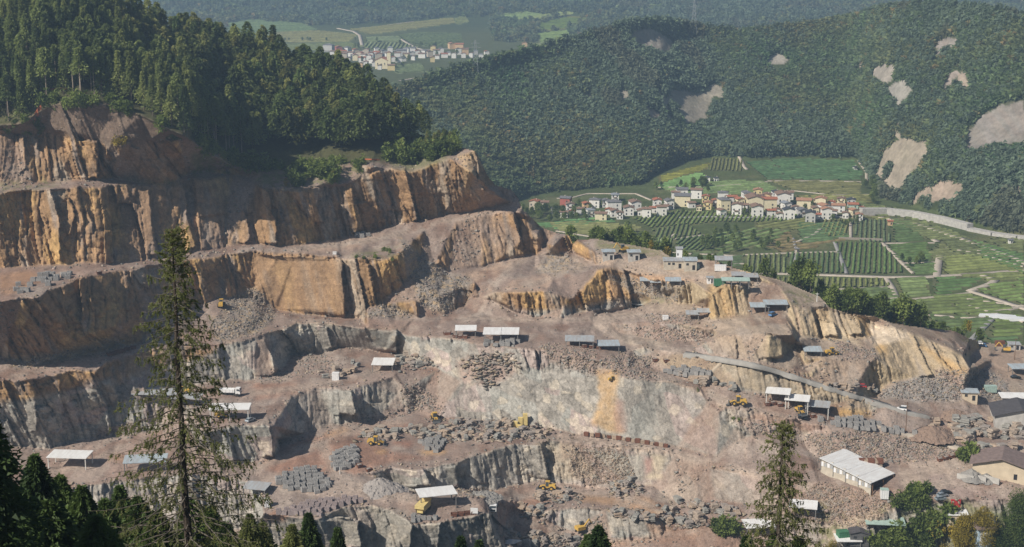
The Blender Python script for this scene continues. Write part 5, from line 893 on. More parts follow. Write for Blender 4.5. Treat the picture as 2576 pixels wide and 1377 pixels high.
def shed(u, v, w, d, h, rz, roofm, label, name='open_shed', drop=.7, posts=2, pm=None, panels=1, cat='shed', group=None):
    p = gq(u, v); e = tag(empty(name, p, R(rz)), label, cat, group); pm = pm or M_POST
    for k in range(panels):
        x0, x1 = -w / 2 + w * k / panels + (.12 if k else 0), -w / 2 + w * (k + 1) / panels; zt = .05 * k
        MB().face([(x0, -d / 2, h - drop / 2 + zt), (x1, -d / 2, h - drop / 2 + zt), (x1, d / 2, h + drop / 2 + zt), (x0, d / 2, h + drop / 2 + zt)]).face([(x0, d / 2, h + drop / 2 - .22 + zt), (x1, d / 2, h + drop / 2 - .22 + zt), (x1, -d / 2, h - drop / 2 - .22 + zt), (x0, -d / 2, h - drop / 2 - .22 + zt)]).face([(x0, -d / 2, h - drop / 2 - .22 + zt), (x1, -d / 2, h - drop / 2 - .22 + zt), (x1, -d / 2, h - drop / 2 + zt), (x0, -d / 2, h - drop / 2 + zt)]).face([(x0, d / 2, h + drop / 2 + zt), (x1, d / 2, h + drop / 2 + zt), (x1, d / 2, h + drop / 2 - .22 + zt), (x0, d / 2, h + drop / 2 - .22 + zt)]).face([(x0, -d / 2, h - drop / 2 + zt), (x0, d / 2, h + drop / 2 + zt), (x0, d / 2, h + drop / 2 - .22 + zt), (x0, -d / 2, h - drop / 2 - .22 + zt)]).face([(x1, d / 2, h + drop / 2 + zt), (x1, -d / 2, h - drop / 2 + zt), (x1, -d / 2, h - drop / 2 - .22 + zt), (x1, d / 2, h + drop / 2 - .22 + zt)]).build('roof_panel', roofm, e)
    for i in range(posts):
        x = -w / 2 + .5 + (w - 1) * i / (posts - 1)
        for y, hh in ((-d / 2 + .5, h - drop / 2 * .85), (d / 2 - .5, h + drop / 2 * .85)): MB().box((x, y, hh / 2 - .9), (.3, .3, hh + 1.3)).build('post', pm, e)
    for y, hh in ((-d / 2 + .5, h - drop / 2 * .85), (d / 2 - .5, h + drop / 2 * .85)): MB().box((0, y, hh - .35), (w - .8, .16, .22)).build('beam', pm, e)
    return e
shed(1172, 845, 9, 6.5, 3.5, 0, M_SHEET, 'white roofed open shed with four thin posts left of the double shed')
shed(1261, 856, 14.8, 9, 4.0, -2, M_SHEET, 'large white open shed with two roof panels above the grey gabions', posts=3, panels=2)
shed(965, 930, 9.2, 8, 3.6, -3, M_SHEET, 'white roofed open shed on the small terrace among slab heaps', drop=.9)
shed(178, 1172, 15, 7.5, 4.6, -5, M_SHEET, 'white open shed on pale posts standing alone on the lower left floor', pm=M_WPOST, drop=.5)
shed(368, 1182, 15.5, 7, 4.4, 8, M_BLUE, 'pale bluish shed roof partly behind the tall larch on the lower left floor', drop=.8)
shed(580, 1052, 15, 6.5, 4.6, 2, M_SHEET, 'cream white machine shed right of the tall larch with machines under it', pm=M_WPOST, drop=.6, posts=3)
shed(388, 1012, 16, 7, 4.5, -4, M_GALV, 'grey sheet roof shed under the dark cliff behind the tall larch')
shed(470, 1018, 12, 6, 3.6, -6, M_GALV, 'low grey shed roof just right of the tall larch trunk')
shed(647, 1252, 9, 6, 4.6, -14, M_GALV, 'worn grey shed roof leaning by the cream rock buttress')
shed(1098, 1270, 13.5, 8, 5.0, 16, M_SHEET, 'white roofed open shed over the yellow dumper on the near terrace', drop=.3)
shed(1458, 868, 12, 7, 2.9, -3, M_GALV, 'grey low open shed on the bench in the middle of the quarry', posts=3)
shed(1530, 878, 9, 7.5, 2.6, 2, M_BLUE, 'pale blue low open shed right of the grey low shed', drop=.5)
shed(1742, 803, 5.8, 5, 3, -4, M_GALV, 'small grey open shed, left one of the pair below the ochre knob')
shed(1775, 799, 7.4, 4.5, 3.2, -3, M_GALV, 'small grey open shed, right one of the pair below the ochre knob')
shed(1910, 784, 8, 6, 3, -2, M_BLUE, 'blue grey shed roof left of the long metal shed on the ochre bank'); shed(1950, 781, 10, 6, 3.6, -2, M_BLUE, 'long blue metal shed roof on the ochre bank at the ridge')
shed(2043, 894, 7.4, 6, 2.8, -4, M_BLUE, 'small bluish open shed on the bench under the pale rock')
q0 = gq(1950, 1014); q1 = gq(2070, 1044); ang = math.degrees(math.atan2(q1[1] - q0[1], q1[0] - q0[0]))
for k, (u, v) in enumerate(PL("1957,1010 2005,1026 2056,1040")):
    shed(u, v, 9.5, 6.5, 4.4 - .2 * k, -16, M_SHEET if k < 2 else M_GALV, ['left section of the stepped white shed row on the right bench', 'middle section of the stepped white shed row on the right bench', 'right section of the stepped shed row, over the yellow loader'][k], posts=2, pm=M_WPOST)
shed(1629, 716, 7, 5, 2.6, -2, M_BLUE, 'left pale shed roof above the dark rock hollow'); shed(1660, 720, 9, 5, 2.6, -2, M_BLUE, 'middle pale shed roof above the dark rock hollow'); shed(1693, 718, 7, 5, 2.8, -3, M_BLUE, 'right pale shed roof above the dark rock hollow')
shed(1820, 668, 8, 6, 3.4, -6, M_GALV, 'grey sheet roof of the hopper at the ridge beside the white container'); shed(1858, 702, 6.5, 5, 2.4, -4, M_GALV, 'left of the two grey shed roofs at the ridge'); shed(1888, 706, 6.5, 5, 2.4, -4, M_GALV, 'right of the two grey shed roofs at the ridge'); shed(1850, 716, 12, 4, 2.4, -3, M_TEAL, 'long greenish shed roof below the two grey ridge sheds', posts=4)
shed(2548, 1012, 11, 6, 3, -4, M_SHEET, 'white sheet roof at the right edge above the dark roofed hall', posts=2); shed(2564, 940, 9, 6, 3.4, 2, M_BLUE, 'pale blue roof at the right edge among scrap and cars'); shed(1908, 1336, 11, 7, 3, 6, M_SHEET, 'white sheet roof low behind the right larch'); shed(2020, 1290, 10, 7, 3.4, -14, M_SHEET, 'white roof with a red fascia behind the right larch'); shed(2225, 1330, 14, 6, 3, -6, M_TEAL, 'pale green sheet roofs among bushes at the bottom'); shed(2132, 1372, 9, 6, 3, 0, M_SHEET, 'white canopy beside the green machine at the bottom')
def cabin(u, v, w, d, h, rz, wallm, roofm, label, name='cabin', over=.4, door=True, gable=0, cat='hut', win=1):
    e = tag(empty(name, gq(u, v), R(rz)), label, cat)
    MB().box((0, 0, h / 2 - .8), (w, d, h + 1.6)).build('wall', wallm, e)
    if gable: MB().prism([(-w / 2 - over, h), (0, h + gable), (w / 2 + over, h), (w / 2 + over, h + .25), (0, h + gable + .25), (-w / 2 - over, h + .25)], -d / 2 - over, d / 2 + over).build('roof', roofm, e); MB().prism([(-w / 2, h - .01), (w / 2, h - .01), (0, h + gable)], -d / 2 + .05, d / 2 - .05).build('gable', wallm, e)
    else: MB().box((0, 0, h + .14), (w + 2 * over, d + 2 * over, .25), 0, 1, ('X', .06)).build('roof', roofm, e)
    if door: MB().box((w * .25, -d / 2 - .03, min(h * .42, 1.1)), (min(1.2, w * .25), .08, min(2.1, h * .75))).build('door', M_DOOR, e)
    for i in range(win): MB().box((-w * .25 + i * w * .2, -d / 2 - .03, h * .6), (min(1.1, w * .2), .08, min(1, h * .3))).build('window', M_WIN, e)
    return e
cabin(2437, 1004, 6, 4.5, 3.4, -8, M_TAN, M_BLUE, 'tan hut with a pale blue flat roof among the grey spoil heaps', over=.6)
cabin(1696, 672, 9.5, 6, 3.4, -4, M_BLOCK, M_GALV, 'long block built workshop with a flat roof at the ridge', win=2, cat='workshop'); cabin(1708, 660, 2.6, 3, 6.5, -4, M_WHITE, M_GALV, 'white box tower rising behind the block workshop', door=False); cabin(1736, 676, 5.5, 6, 4.2, -4, M_BLOCK, M_BLUE, 'block workshop with a blue metal roof beside the green container', cat='workshop')
cabin(1530, 652, 5, 4, 3.8, 0, M_CONC, M_BLUE, 'left one of two concrete loading towers with pale roofs', 'loading_tower', .7, True, cat='tower'); cabin(1594, 653, 5, 4, 3.8, 0, M_CONC, M_BLUE, 'right one of two concrete loading towers with pale roofs', 'loading_tower', .7, True, cat='tower')
cabin(2404, 1312, 7, 6, 3.6, -4, M_TAN, M_WHITE, 'tan hut with a white sheet roof beside the yellow tree'); cabin(2160, 1358, 6.5, 5, 3, -6, M_GREY, M_DARKR, 'dark roofed hut among the bushes at the bottom', gable=1)
e = cabin(2520, 1188, 20, 14, 4.2, -22, M_TAN, M_BROWNR, 'tan hall with a brown gabled roof at the right edge', 'hall', 1.2, True, 3.2, 'hall', 0); cabin(2562, 1066, 20, 16, 5, -12, M_CONC, M_DARKR, 'hall with a dark grey roof at the right edge above the slab heaps', 'hall', 1, False, 3, 'hall', 0)
cabin(1786, 712, 2.6, 2.4, 2.4, 0, M_WHITE, M_GALV, 'small white cabin beside the dark green container'); cabin(2550, 878, 5, 4, 2.6, -8, M_CONC, M_GALV, 'small grey hut by the yellow crane at the right edge')
# the long workshop with four stepped white roofs
A, B = gq(2064, 1188), gq(2190, 1250); ax = (B - A); ax[2] = 0; L_ = np.linalg.norm(ax); rz = math.atan2(ax[1], ax[0]); wk = tag(empty('stepped_workshop', A, rz), 'long workshop with four stepped white roofs and glazed side wall', 'workshop')
W_ = 15.; dz = (B[2] - A[2]) / L_
for k in range(4):
    x0, x1 = L_ * k / 4, L_ * (k + 1) / 4; zt = 5.6 + dz * x0 - .1 * k; ze = dz * (x1 - x0) + .1; zb = dz * (x0 + x1) / 2 - 2
    MB().box(((x0 + x1) / 2, .15, (zt + zb) / 2 - .3), (x1 - x0 - .1, .3, zt - zb - .6)).build('side_wall', M_BLOCK, wk)
    MB().box(((x0 + x1) / 2, W_ - .15, (zt + zb) / 2 - .5), (x1 - x0 - .1, .3, zt - zb - 1)).build('back_wall', M_BLOCK, wk)
    MB().face([(x0 - .1, -1, zt + .2), (x1 + .25, -1, zt + ze), (x1 + .25, W_ + .8, zt + ze - .4), (x0 - .1, W_ + .8, zt - .2)]).face([(x0 - .1, W_ + .8, zt - .4), (x1 + .25, W_ + .8, zt + ze - .6), (x1 + .25, -1, zt + ze - .2), (x0 - .1, -1, zt)]).face([(x0 - .1, -1, zt), (x1 + .25, -1, zt + ze - .2), (x1 + .25, -1, zt + ze), (x0 - .1, -1, zt + .2)]).face([(x1 + .25, -1, zt + ze - .2), (x1 + .25, W_ + .8, zt + ze - .6), (x1 + .25, W_ + .8, zt + ze - .4), (x1 + .25, -1, zt + ze)]).build('roof_panel', M_SHEET, wk)
    for j in range(4): MB().box((x0 + (x1 - x0) * (j + .5) / 4, -.02, zt - 2.2), ((x1 - x0) / 4 - .3, .1, 1.7)).build('glazing_panel', M_GALV if j % 2 else M_GLASSHOUSE, wk)
    MB().box((x0 + .1, -.1, zt - 2.4), (.22, .25, 4.6)).build('post', M_POST, wk)
zt = 4.4 + dz * L_
MB().box((L_ - .1, W_ / 2, zt / 2 - 1 + dz * L_ / 2), (.1, W_ - .4, 3.6)).build('dark_opening', M_DOOR, wk)
for y in (.4, W_ / 2, W_ - .4): MB().tube((L_ + .4, y, dz * L_ - 2), (L_ + .4, y, zt + .2), .2, .2, 6).build('front_post', M_WOOD, wk)
# the tall blue booth with its bent pipe, bottom right
bp = gq(2470, 1374); bt = tag(empty('silo_booth', bp, R(8)), 'pale blue booth with a flat roof and a bent grey pipe, bottom right', 'booth'); MB().box((0, 0, 3.6), (5.6, 5, 7.8)).build('wall', mat('blue_white_panel', (.42, .55, .68), .5, 0, .15, .6), bt); MB().box((0, 0, 7.9), (7.4, 6.6, .4), 0, 1, ('X', .1)).build('roof', M_BROWNR, bt)
for x in (-1.6, 0, 1.6): MB().box((x, -2.53, 4), (1.3, .08, 5)).build('panel', M_WHITE, bt)
MB().tube((3.6, -1, -1), (3.6, -1, 9.2), .5, .5, 10).tube((3.6, -1, 9.2), (3.2, -1, 9.9), .5, .5, 10).tube((3.2, -1, 9.9), (2.0, -1, 10.0), .5, .5, 10).build('pipe', M_STEEL, bt)
# ---- machines: local +x is forward
def wheel(e, x, y, r, w=.7):
    wo = MB().tube((x, y - w / 2, r), (x, y + w / 2, r), r, r, 14).build('wheel', M_TYRE, e); MB().tube((x, y - w / 2 - .03, r), (x, y + w / 2 + .03, r), r * .5, r * .5, 10).build('rim', M_YEL2, wo)
def loader(p, rz, label, s=1.0, col_=None):
    m = col_ or M_YEL2; e = tag(empty('wheel_loader', p, R(rz), s), label, 'wheel loader', 'yellow wheel loaders')
    for x in (-1.6, 1.6):
        for y in (-1.05, 1.05): wheel(e, x, y, .85)
    MB().box((-1.7, 0, 1.75), (2.6, 1.9, 1.2), 0, .88).box((-2.95, 0, 1.3), (.4, 1.9, .9)).build('engine_hood', m, e); MB().box((.9, 0, 1.2), (2.4, 1.2, .8)).build('front_frame', m, e)
    c = MB().box((.05, 0, 2.45), (1.5, 1.6, 1.7), 0, .92).build('cab', M_GLASS, e); MB().box((.05, 0, 3.36), (1.7, 1.75, .18)).box((-.6, -.76, 2.45), (.12, .12, 1.7)).box((-.6, .76, 2.45), (.12, .12, 1.7)).box((.7, -.74, 2.45), (.1, .1, 1.7)).box((.7, .74, 2.45), (.1, .1, 1.7)).build('cab_roof', m, c)
    b = MB()
    for y in (-.55, .55): b.tube((1.3, y, 1.7), (2.9, y, 1.2), .16, .14, 6).tube((2.9, y, 1.2), (3.5, y, .6), .14, .12, 6)
    b.build('lift_arm', m, e); MB().prism([(3.3, .15), (4.5, .1), (4.55, .22), (3.75, .35), (3.55, .75), (3.6, 1.35), (3.4, 1.4), (3.25, .7)], -1.45, 1.45).build('bucket', M_GREY, e); return e
loader(gq(945, 1119), -8, 'yellow wheel loader in front of the grey slab wall on the red floor'); loader(gq(1094, 1058), -75, 'yellow wheel loader parked among the slab heaps'); loader(gq(1378, 1232), 168, 'yellow wheel loader crossing the pit floor'); loader(gq(1857, 1019), 176, 'yellow wheel loader at the left end of the right bench', 1.05); loader(gq(2012, 1041), -70, 'yellow wheel loader under the stepped shed row', .9); loader(gq(557, 772), 95, 'dull yellow wheel loader in the shade beside the upper rubble heap'); loader(gq(462, 992), 175, 'yellow wheel loader behind the tall larch by the white truck'); loader(gq(2092, 893), 10, 'yellow wheel loader beside the small bluish shed', .9); loader(gq(560, 1050), 10, 'yellow wheel loader under the cream white machine shed', .9); loader(gq(1540, 958), 20, 'small yellow loader at the brink above the orange stained wall', .55)
def digger(p, rz, label):
    e = tag(empty('excavator', p, R(rz)), label, 'excavator')
    for y in (-1.1, 1.1): MB().box((0, y, .45), (4, .6, .9), 0, .85).build('track', M_TYRE, e)
    MB().box((-.5, 0, 1.7), (3.2, 2.6, 1.3)).build('body', M_YEL2, e); MB().box((.7, .8, 2.7), (1.5, 1, 1.8), 0, .9).build('cab', M_GLASS, e); MB().tube((.9, -.3, 1.9), (3.2, -.3, 4.4), .3, .25, 6).tube((3.2, -.3, 4.4), (4.8, -.3, 1.9), .24, .18, 6).build('arm', M_YEL2, e); MB().box((4.8, -.3, 1.4), (.9, 1.1, 1), 0, .7).build('bucket', M_GREY, e)
digger(gq(1568, 634), 200, 'yellow excavator on the tan flat at the ridge'); digger(gq(2530, 886), 160, 'yellow excavator among scrap at the right edge of the quarry'); digger(gq(1462, 1338), 30, 'small yellow excavator at the foot of the lower grey wall')
def truck(p, rz, label, load=True):
    e = tag(empty('tipper_truck', p, R(rz)), label, 'truck'); MB().box((0, 0, 1.0), (8.2, 1.0, .35)).build('chassis', M_GREY, e)
    for x in (-3, -1.7, 2.0, 3.1):
        for y in (-1.0, 1.0): MB().tube((x, y - .22, .52), (x, y + .22, .52), .52, .52, 12).build('wheel', M_TYRE, e)
    c = MB().prism([(2.3, .8), (4.2, .8), (4.25, 2.0), (4.0, 3.1), (2.3, 3.1)], -1.2, 1.2).build('cab', M_WHITE, e); MB().box((4.16, 0, 2.5), (.08, 2.1, .85), 0, 1, ('Y', -.18)).build('windscreen', M_GLASS, c); MB().box((4.24, 0, 1.35), (.08, 1.7, .6)).build('grille', M_BLACKP, c)
    for y in (-1.22, 1.22): MB().box((3.3, y, 2.4), (.9, .05, .7)).build('side_window', M_GLASS, c); MB().box((3.9, y * 1.12, 2.3), (.12, .3, .6)).build('mirror', M_BLACKP, c)
    b = MB().box((-1.1, 0, 1.35), (6, 2.4, .2)).box((-1.1, -1.2, 2.0), (6, .1, 1.2)).box((-1.1, 1.2, 2.0), (6, .1, 1.2)).box((1.85, 0, 2.1), (.1, 2.4, 1.5)).box((-4.1, 0, 2.0), (.1, 2.4, 1.2)); 
    for x in (-3, -1.6, -.2, 1.2): b.box((x, -1.28, 2.0), (.12, .1, 1.2)).box((x, 1.28, 2.0), (.12, .1, 1.2))
    b.build('tipper_body', M_WHITE, e); return e
truck(gq(580, 994), -6, 'white tipper truck loaded with stone on the terrace right of the tall larch'); truck(gq(1242, 1282), -93, 'white tipper truck facing the viewer on the red haul road')
# yellow dumper seen from behind, under the near shed
dp = tag(empty('dump_truck', gq(1066, 1286), R(72)), 'pale yellow dump truck seen from behind beside the white shed', 'dump truck')
for x in (-2.2, 2.0):
    for y in (-1.3, 1.3): MB().tube((x, y - .35, .9), (x, y + .35, .9), .9, .9, 14).build('wheel', M_TYRE, dp)
MB().prism([(-4.2, 2.2), (-3.2, 1.3), (2.2, 1.3), (2.4, 3.2), (3.6, 3.5), (3.6, 3.7), (-4.2, 3.4)], -1.7, 1.7).build('tipper_body', M_PYEL, dp); MB().box((3.0, 0, 2), (1.6, 2.4, 1.9)).build('cab', M_PYEL, dp); MB().box((-3.4, 0, 1.0), (.5, 2.2, .8)).build('rear_panel', M_PYEL, dp)
# cars
def car(p, rz, pm, label, van=False):
    e = tag(empty('van' if van else 'car', p, R(rz)), label, 'van' if van else 'car'); h = 1.35 if van else .8
    for x in (-1.3, 1.35):
        for y in (-.78, .78): MB().tube((x, y - .1, .32), (x, y + .1, .32), .32, .32, 12).build('wheel', M_TYRE, e)
    MB().prism([(-2.1, .3), (2.1, .3), (2.15, .6), (1.9, .82), (.9, .92), (-2.0, .95), (-2.15, .6)], -.86, .86).build('body', pm, e)
    c = MB().prism([(-1.95, .92), (1.0, .9), (.35, .92 + h * .62), (-1.3 if not van else -1.9, .92 + h * .64)], -.76, .76).build('cabin', M_GLASS, e); MB().prism([(-1.55 if not van else -1.9, .9 + h * .6), (.38, .9 + h * .58), (.2, .95 + h * .68), (-1.2 if not van else -1.85, .95 + h * .7)], -.74, .74).build('roof', pm, c); return e
car(gq(2166, 975), 170, M_REDP, 'red car parked by the boulders on the right'); car(gq(2366, 1258), 15, M_SILV, 'silver blue car, front one of the three beside the red skip'); car(gq(2371, 1249), 15, M_SILV, 'grey blue car, middle one of the three by the yard'); car(gq(2379, 1242), 15, M_BLACKP, 'dark car, rear one of the three by the yard'); car(gq(2352, 1308), 20, M_BLACKP, 'dark car parked among bushes beside the tan hut'); car(gq(2013, 1050), -100, M_BLACKP, 'black car, left of two in front of the shed loader'); car(gq(2024, 1053), -100, M_BLACKP, 'black car, right of two in front of the shed loader'); car(gq(2452, 1160), 190, M_WHITE, 'white van on the pale road beside the brown hall', True); car(gq(2461, 866), 160, M_WHITE, 'white car at the edge of the plain behind the spoil bank'); car(gq(2470, 872), 160, M_BLUEP, 'blue car at the edge of the plain behind the spoil bank'); car(gq(2555, 952), 10, M_BLACKP, 'dark car under the pale blue roof at the right edge'); car(gq(1945, 795), 40, M_BLUEP, 'blue van in front of the blue metal shed', True); car(gq(2268, 1032), 155, M_WHITE, 'white pickup on the concrete ramp', True); car(gq(630, 1060), 60, M_SILV, 'grey car under the cream white machine shed')
# containers, skips, signs
def box_thing(name, p, d, rz, m, label, cat, group=None, lid=None):
    e = tag(empty(name, p, R(rz)), label, cat, group); b = MB().box((0, 0, d[2] / 2 - .1), (d[0], d[1], d[2] + .2))
    for k in range(int(d[0] / .8)): b.box((-d[0] / 2 + .4 + k * .8, -d[1] / 2 - .03, d[2] / 2), (.18, .07, d[2] - .2))
    b.build('body', m, e); MB().box((0, 0, d[2] + .06), (d[0] + .12, d[1] + .12, .14)).build('lid', lid or m, e); return e
box_thing('cabinet', gq(845, 956), (2.8, 2.2, 3.0), -4, M_WHITE, 'white cabinet standing at the edge of the small slab terrace', 'cabinet'); box_thing('container', gq(1674, 803), (2.4, 2, 1.4), 0, M_WHITE, 'small white container on the grey heap by the bend', 'container'); box_thing('container', gq(842, 640), (1.6, 1.2, 1.0), 0, M_WHITE, 'little white box on the second bench', 'container'); box_thing('container', gq(2402, 1272), (3.4, 2.4, 2.4), -2, M_REDP, 'red skip container beside the parked cars', 'container'); box_thing('container', gq(2224, 1252), (2.8, 2.4, 3.2), -6, M_WHITE, 'white cabin container in front of the stepped workshop', 'container', lid=M_TEAL)
box_thing('container', gq(1752, 676), (2.4, 2, 2.0), 0, M_TEAL, 'bright green container beside the block workshop', 'container'); box_thing('container', gq(1811, 718), (5, 2.4, 2.6), -3, M_GREEN, 'dark green ribbed container at the ridge', 'container'); box_thing('container', gq(1812, 680), (5, 2.4, 2.2), -6, M_WHITE, 'long white container below the ridge hopper', 'container'); box_thing('container', gq(2120, 1352), (4, 3, 2.4), 10, M_GREEN, 'green machine housing beside the white canopy', 'container'); box_thing('cabinet', gq(672, 1275), (1.8, 1.6, 3), 10, M_WHITE, 'white cabinet in the shade of the cream buttress', 'cabinet'); box_thing('tank', gq(2490, 985), (5, 2.6, 2.4), 0, M_TEAL, 'pale green tank beside the white roofs on the right', 'tank'); box_thing('container', gq(2515, 870), (4, 2.4, 2.2), 5, M_RUST, 'rusty container at the edge of the plain', 'container')
sg = tag(empty('sign_board', gq(1193, 1296), R(-6)), 'blank white board standing beside the rusty skips', 'sign'); MB().box((0, 0, 1.6), (2.6, .1, 2)).build('panel', M_WHITE, sg); MB().box((-1.3, .08, 1), (.12, .12, 3)).build('post', M_POST, sg); MB().box((1.3, .08, 1), (.12, .12, 3)).build('post', M_POST, sg)
wp = MB().tube((0, 0, -.5), (0, 0, 2.6), .12, .12, 6).mesh('marker_post', M_WHITE); tag(put('marker_post', wp, gq(855, 1193)), 'white marker post beside the long stack of grey pallets', 'post')
def block_set(pts, d, m, label, grp, name, cat, js=.2):
    me = MB().box((0, 0, d[2] / 2 - .05), (d[0], d[1], d[2]), 0, .97).mesh(name, m)
    for u, v, rz in pts: tag(put(name, me, gq(u, v), R(rz), 1 + random.uniform(-js, js) * .5), label, cat, grp)
for u, v, h, lb in ((1296, 1074, 2.2, 'lower yellow block, leftmost of the four yellow blocks'), (1306, 1078, 1.4, 'smallest yellow block, in front of the other yellow blocks'), (1309, 1070, 3.2, 'second tallest yellow block of the four'), (1321, 1069, 4.6, 'tallest yellow block, rightmost of the four')):
    tag(MB().box((0, 0, h / 2), (1.9, 1.8, h), 0, .97).build('yellow_block', M_PYEL), lb, 'block'); bpy.context.scene.collection.objects[-1].location = gq(u, v)
def skip(p, rz, label, grp, full=False):
    e = tag(empty('rusty_skip', p, R(rz)), label, 'skip', grp); b = MB()
    b.face([(-.9, -.7, 0), (.9, -.7, 0), (.9, .7, 0), (-.9, .7, 0)])
    for q in (((-.9, -.7, 0), (.9, -.7, 0), (1.1, -.85, 1.1), (-1.1, -.85, 1.1)), ((.9, .7, 0), (-.9, .7, 0), (-1.1, .85, 1.1), (1.1, .85, 1.1)), ((.9, -.7, 0), (.9, .7, 0), (1.1, .85, 1.1), (1.1, -.85, 1.1)), ((-.9, .7, 0), (-.9, -.7, 0), (-1.1, -.85, 1.1), (-1.1, .85, 1.1))): b.face(q)
    b.build('tub', M_RUST, e); r = MB().box((0, -.87, 1.1), (2.3, .1, .14)).box((0, .87, 1.1), (2.3, .1, .14)).box((-1.12, 0, 1.1), (.1, 1.7, .14)).box((1.12, 0, 1.1), (.1, 1.7, .14)).build('rim', M_RUST, e)
    if full: MB().box((0, 0, .85), (1.8, 1.4, .8), .2, .8).build('stone_load', M_SLAB[1], e)
    return e
def row(a, b, n): return [(a[0] + (b[0] - a[0]) * k / (n - 1), a[1] + (b[1] - a[1]) * k / (n - 1)) for k in range(n)]
for pts, lb, grp, rz, full in ((row((1142, 1299), (1192, 1293), 4), 'empty rusty skip in the row at the brink of the near terrace', 'rusty skips on the near terrace', 8, False), (row((276, 896), (310, 886), 6) + row((320, 882), (336, 878), 2), 'rusty skip in the row along the left haul road', 'rusty skips on the left haul road', 20, False), ([(1122, 843), (1128, 842), (1146, 849), (1158, 851), (1170, 851)], 'rusty skip in front of the white open sheds', 'rusty skips by the white sheds', -5, True), ([(2046, 1050), (2060, 1052), (1962, 1022), (1945, 1018), (1930, 1020)], 'rusty skip near the stepped shed row', 'rusty skips by the stepped sheds', 10, True), ([(1648, 909), (1676, 911), (1470, 874), (1488, 876), (1506, 878)], 'rusty skip on the middle bench', 'rusty skips on the middle bench', 0, True), ([(866, 1168), (928, 1186), (905, 1176), (250, 690), (1060, 1287)], 'single rusty skip lying about the quarry floor', 'scattered rusty skips', 30, True), ([(2365, 1160), (2380, 1156), (2395, 1152), (2410, 1148)], 'rusty skip in the row below the big spoil heap', 'rusty skips below the spoil heap', 14, True)):
    for k, (u, v) in enumerate(pts): skip(gq(u, v), rz + random.uniform(-8, 8), lb, grp, full)
me_r = MB().box((0, 0, 1.1), (3.0, 2.2, 2.2), 0, .98).box((-1.0, -1.12, 1.1), (.12, .08, 2.1)).box((1.0, -1.12, 1.1), (.12, .08, 2.1)).mesh('stone_bin', M_RUST)
me_p = MB().box((0, 0, 1.0), (2.4, 2.0, 2.0), 0, .96).mesh('stone_bin', M_SLAB[3])
for k, (u, v) in enumerate(row((1475, 1097), (1532, 1103), 5) + row((1545, 1105), (1675, 1126), 12)): tag(put('stone_bin', me_p if k % 2 else me_r, gq(u, v - 1), R(-8 + random.uniform(-9, 9)), random.uniform(.5, .72)), 'pale stone block in the row along the pit road' if k % 2 else 'rusty bin of stone in the row along the pit road', 'stone block' if k % 2 else 'bin', 'row of stones along the pit road' if k % 2 else 'row of bins along the pit road')
for k in range(10): tag(put('stone_bin', me_r if k % 2 else me_p, gq(2168 + (k % 5) * 11, 1178) + np.array([0, 0, 2.0 * (k // 5)]), R(-4), .82), 'rusty block in the double stack behind the stepped workshop' if k % 2 else 'stone block in the double stack behind the stepped workshop', 'block', 'rusty blocks behind the workshop' if k % 2 else 'stone blocks behind the workshop')
# poles, orange netting
for u, v, h, lb in ((2278, 1092, 13, 'tall wooden utility pole on the right bench'), (2552, 905, 10, 'grey pole among scrap at the right edge'), (2055, 760, 4, 'short white pole on the ridge slope')):
    t = tag(empty('utility_pole', gq(u, v)), lb, 'pole'); MB().tube((0, 0, -1), (0, 0, h), .16, .11, 8).build('shaft', M_WOOD if h > 5 else M_WHITE, t); MB().box((0, 0, h - .5), (1.6, .12, .14)).build('crossarm', M_WOOD if h > 5 else M_WHITE, t)
M_NET = mat('orange_netting', (.50, .15, .07), .8, 0, .3, 3.)
wallrib('safety_net', PL("128,228 140,226 152,224 172,227"), gq, .8, .12, M_NET, 'orange safety netting along the forest edge on the left', 'netting', None, 4); wallrib('safety_net', PL("86,300 92,288 98,280 104,274"), gq, 1.8, .12, M_NET, 'orange safety netting hanging down the bank on the left', 'netting', None, 4); wallrib('safety_net', PL("910,402 935,403 955,404"), gq, .6, .12, M_NET, 'orange safety netting behind the bushes at the cliff brink', 'netting', None, 4)
# concrete ramp strip
M_RAMP = mat('ramp_concrete', (.33, .315, .29), .9, 0, .2, .4)
def strip(name, pts, wd, m): return ribbon(name, PL(pts), wd, gq, m, .25, 14)
strip('concrete_ramp', "1722,889 1800,898 1880,911 1960,932 2050,962 2150,994 2230,1020 2300,1040 2330,1046", 4.6, M_RAMP); strip('pale_road', "2190,1065 2280,1090 2360,1112 2420,1128", 4.5, M_ROAD)
strip('cable_path', "1778,946 1800,925 1818,905", 1.6, mat('chute_stone', (.46, .38, .29), .9))
# ---- loose blocks of the screes and spoil heaps
M_RUB = attr_mat('loose_stone', .95, ((1.5, .25),), ((3., .05),))
def rock_tpl(rng, flat):
    v = np.array([(x, y, z) for z in (-1, 1) for x, y in ((-1, -1), (1, -1), (1, 1), (-1, 1))], float) * .5; v += rng.normal(size=v.shape) * .13; v[4:, :2] *= rng.uniform(.6, 1); v[:, 2] *= flat; v[:, 1] *= rng.uniform(.55, 1)
    f = []
    for q in ((3, 2, 1, 0), (4, 5, 6, 7), (0, 1, 5, 4), (1, 2, 6, 5), (2, 3, 7, 6), (3, 0, 4, 7)): f += [q]
    return v, np.array(f)
rr2 = np.random.default_rng(77); RT = [rock_tpl(rr2, rr2.uniform(.25, .8)) for _ in range(14)]; ST = [rock_tpl(rr2, rr2.uniform(.14, .28)) for _ in range(8)]
RCOL = np.array([(.31, .255, .205), (.27, .24, .21), (.36, .29, .21), (.255, .245, .225), (.32, .245, .21)])
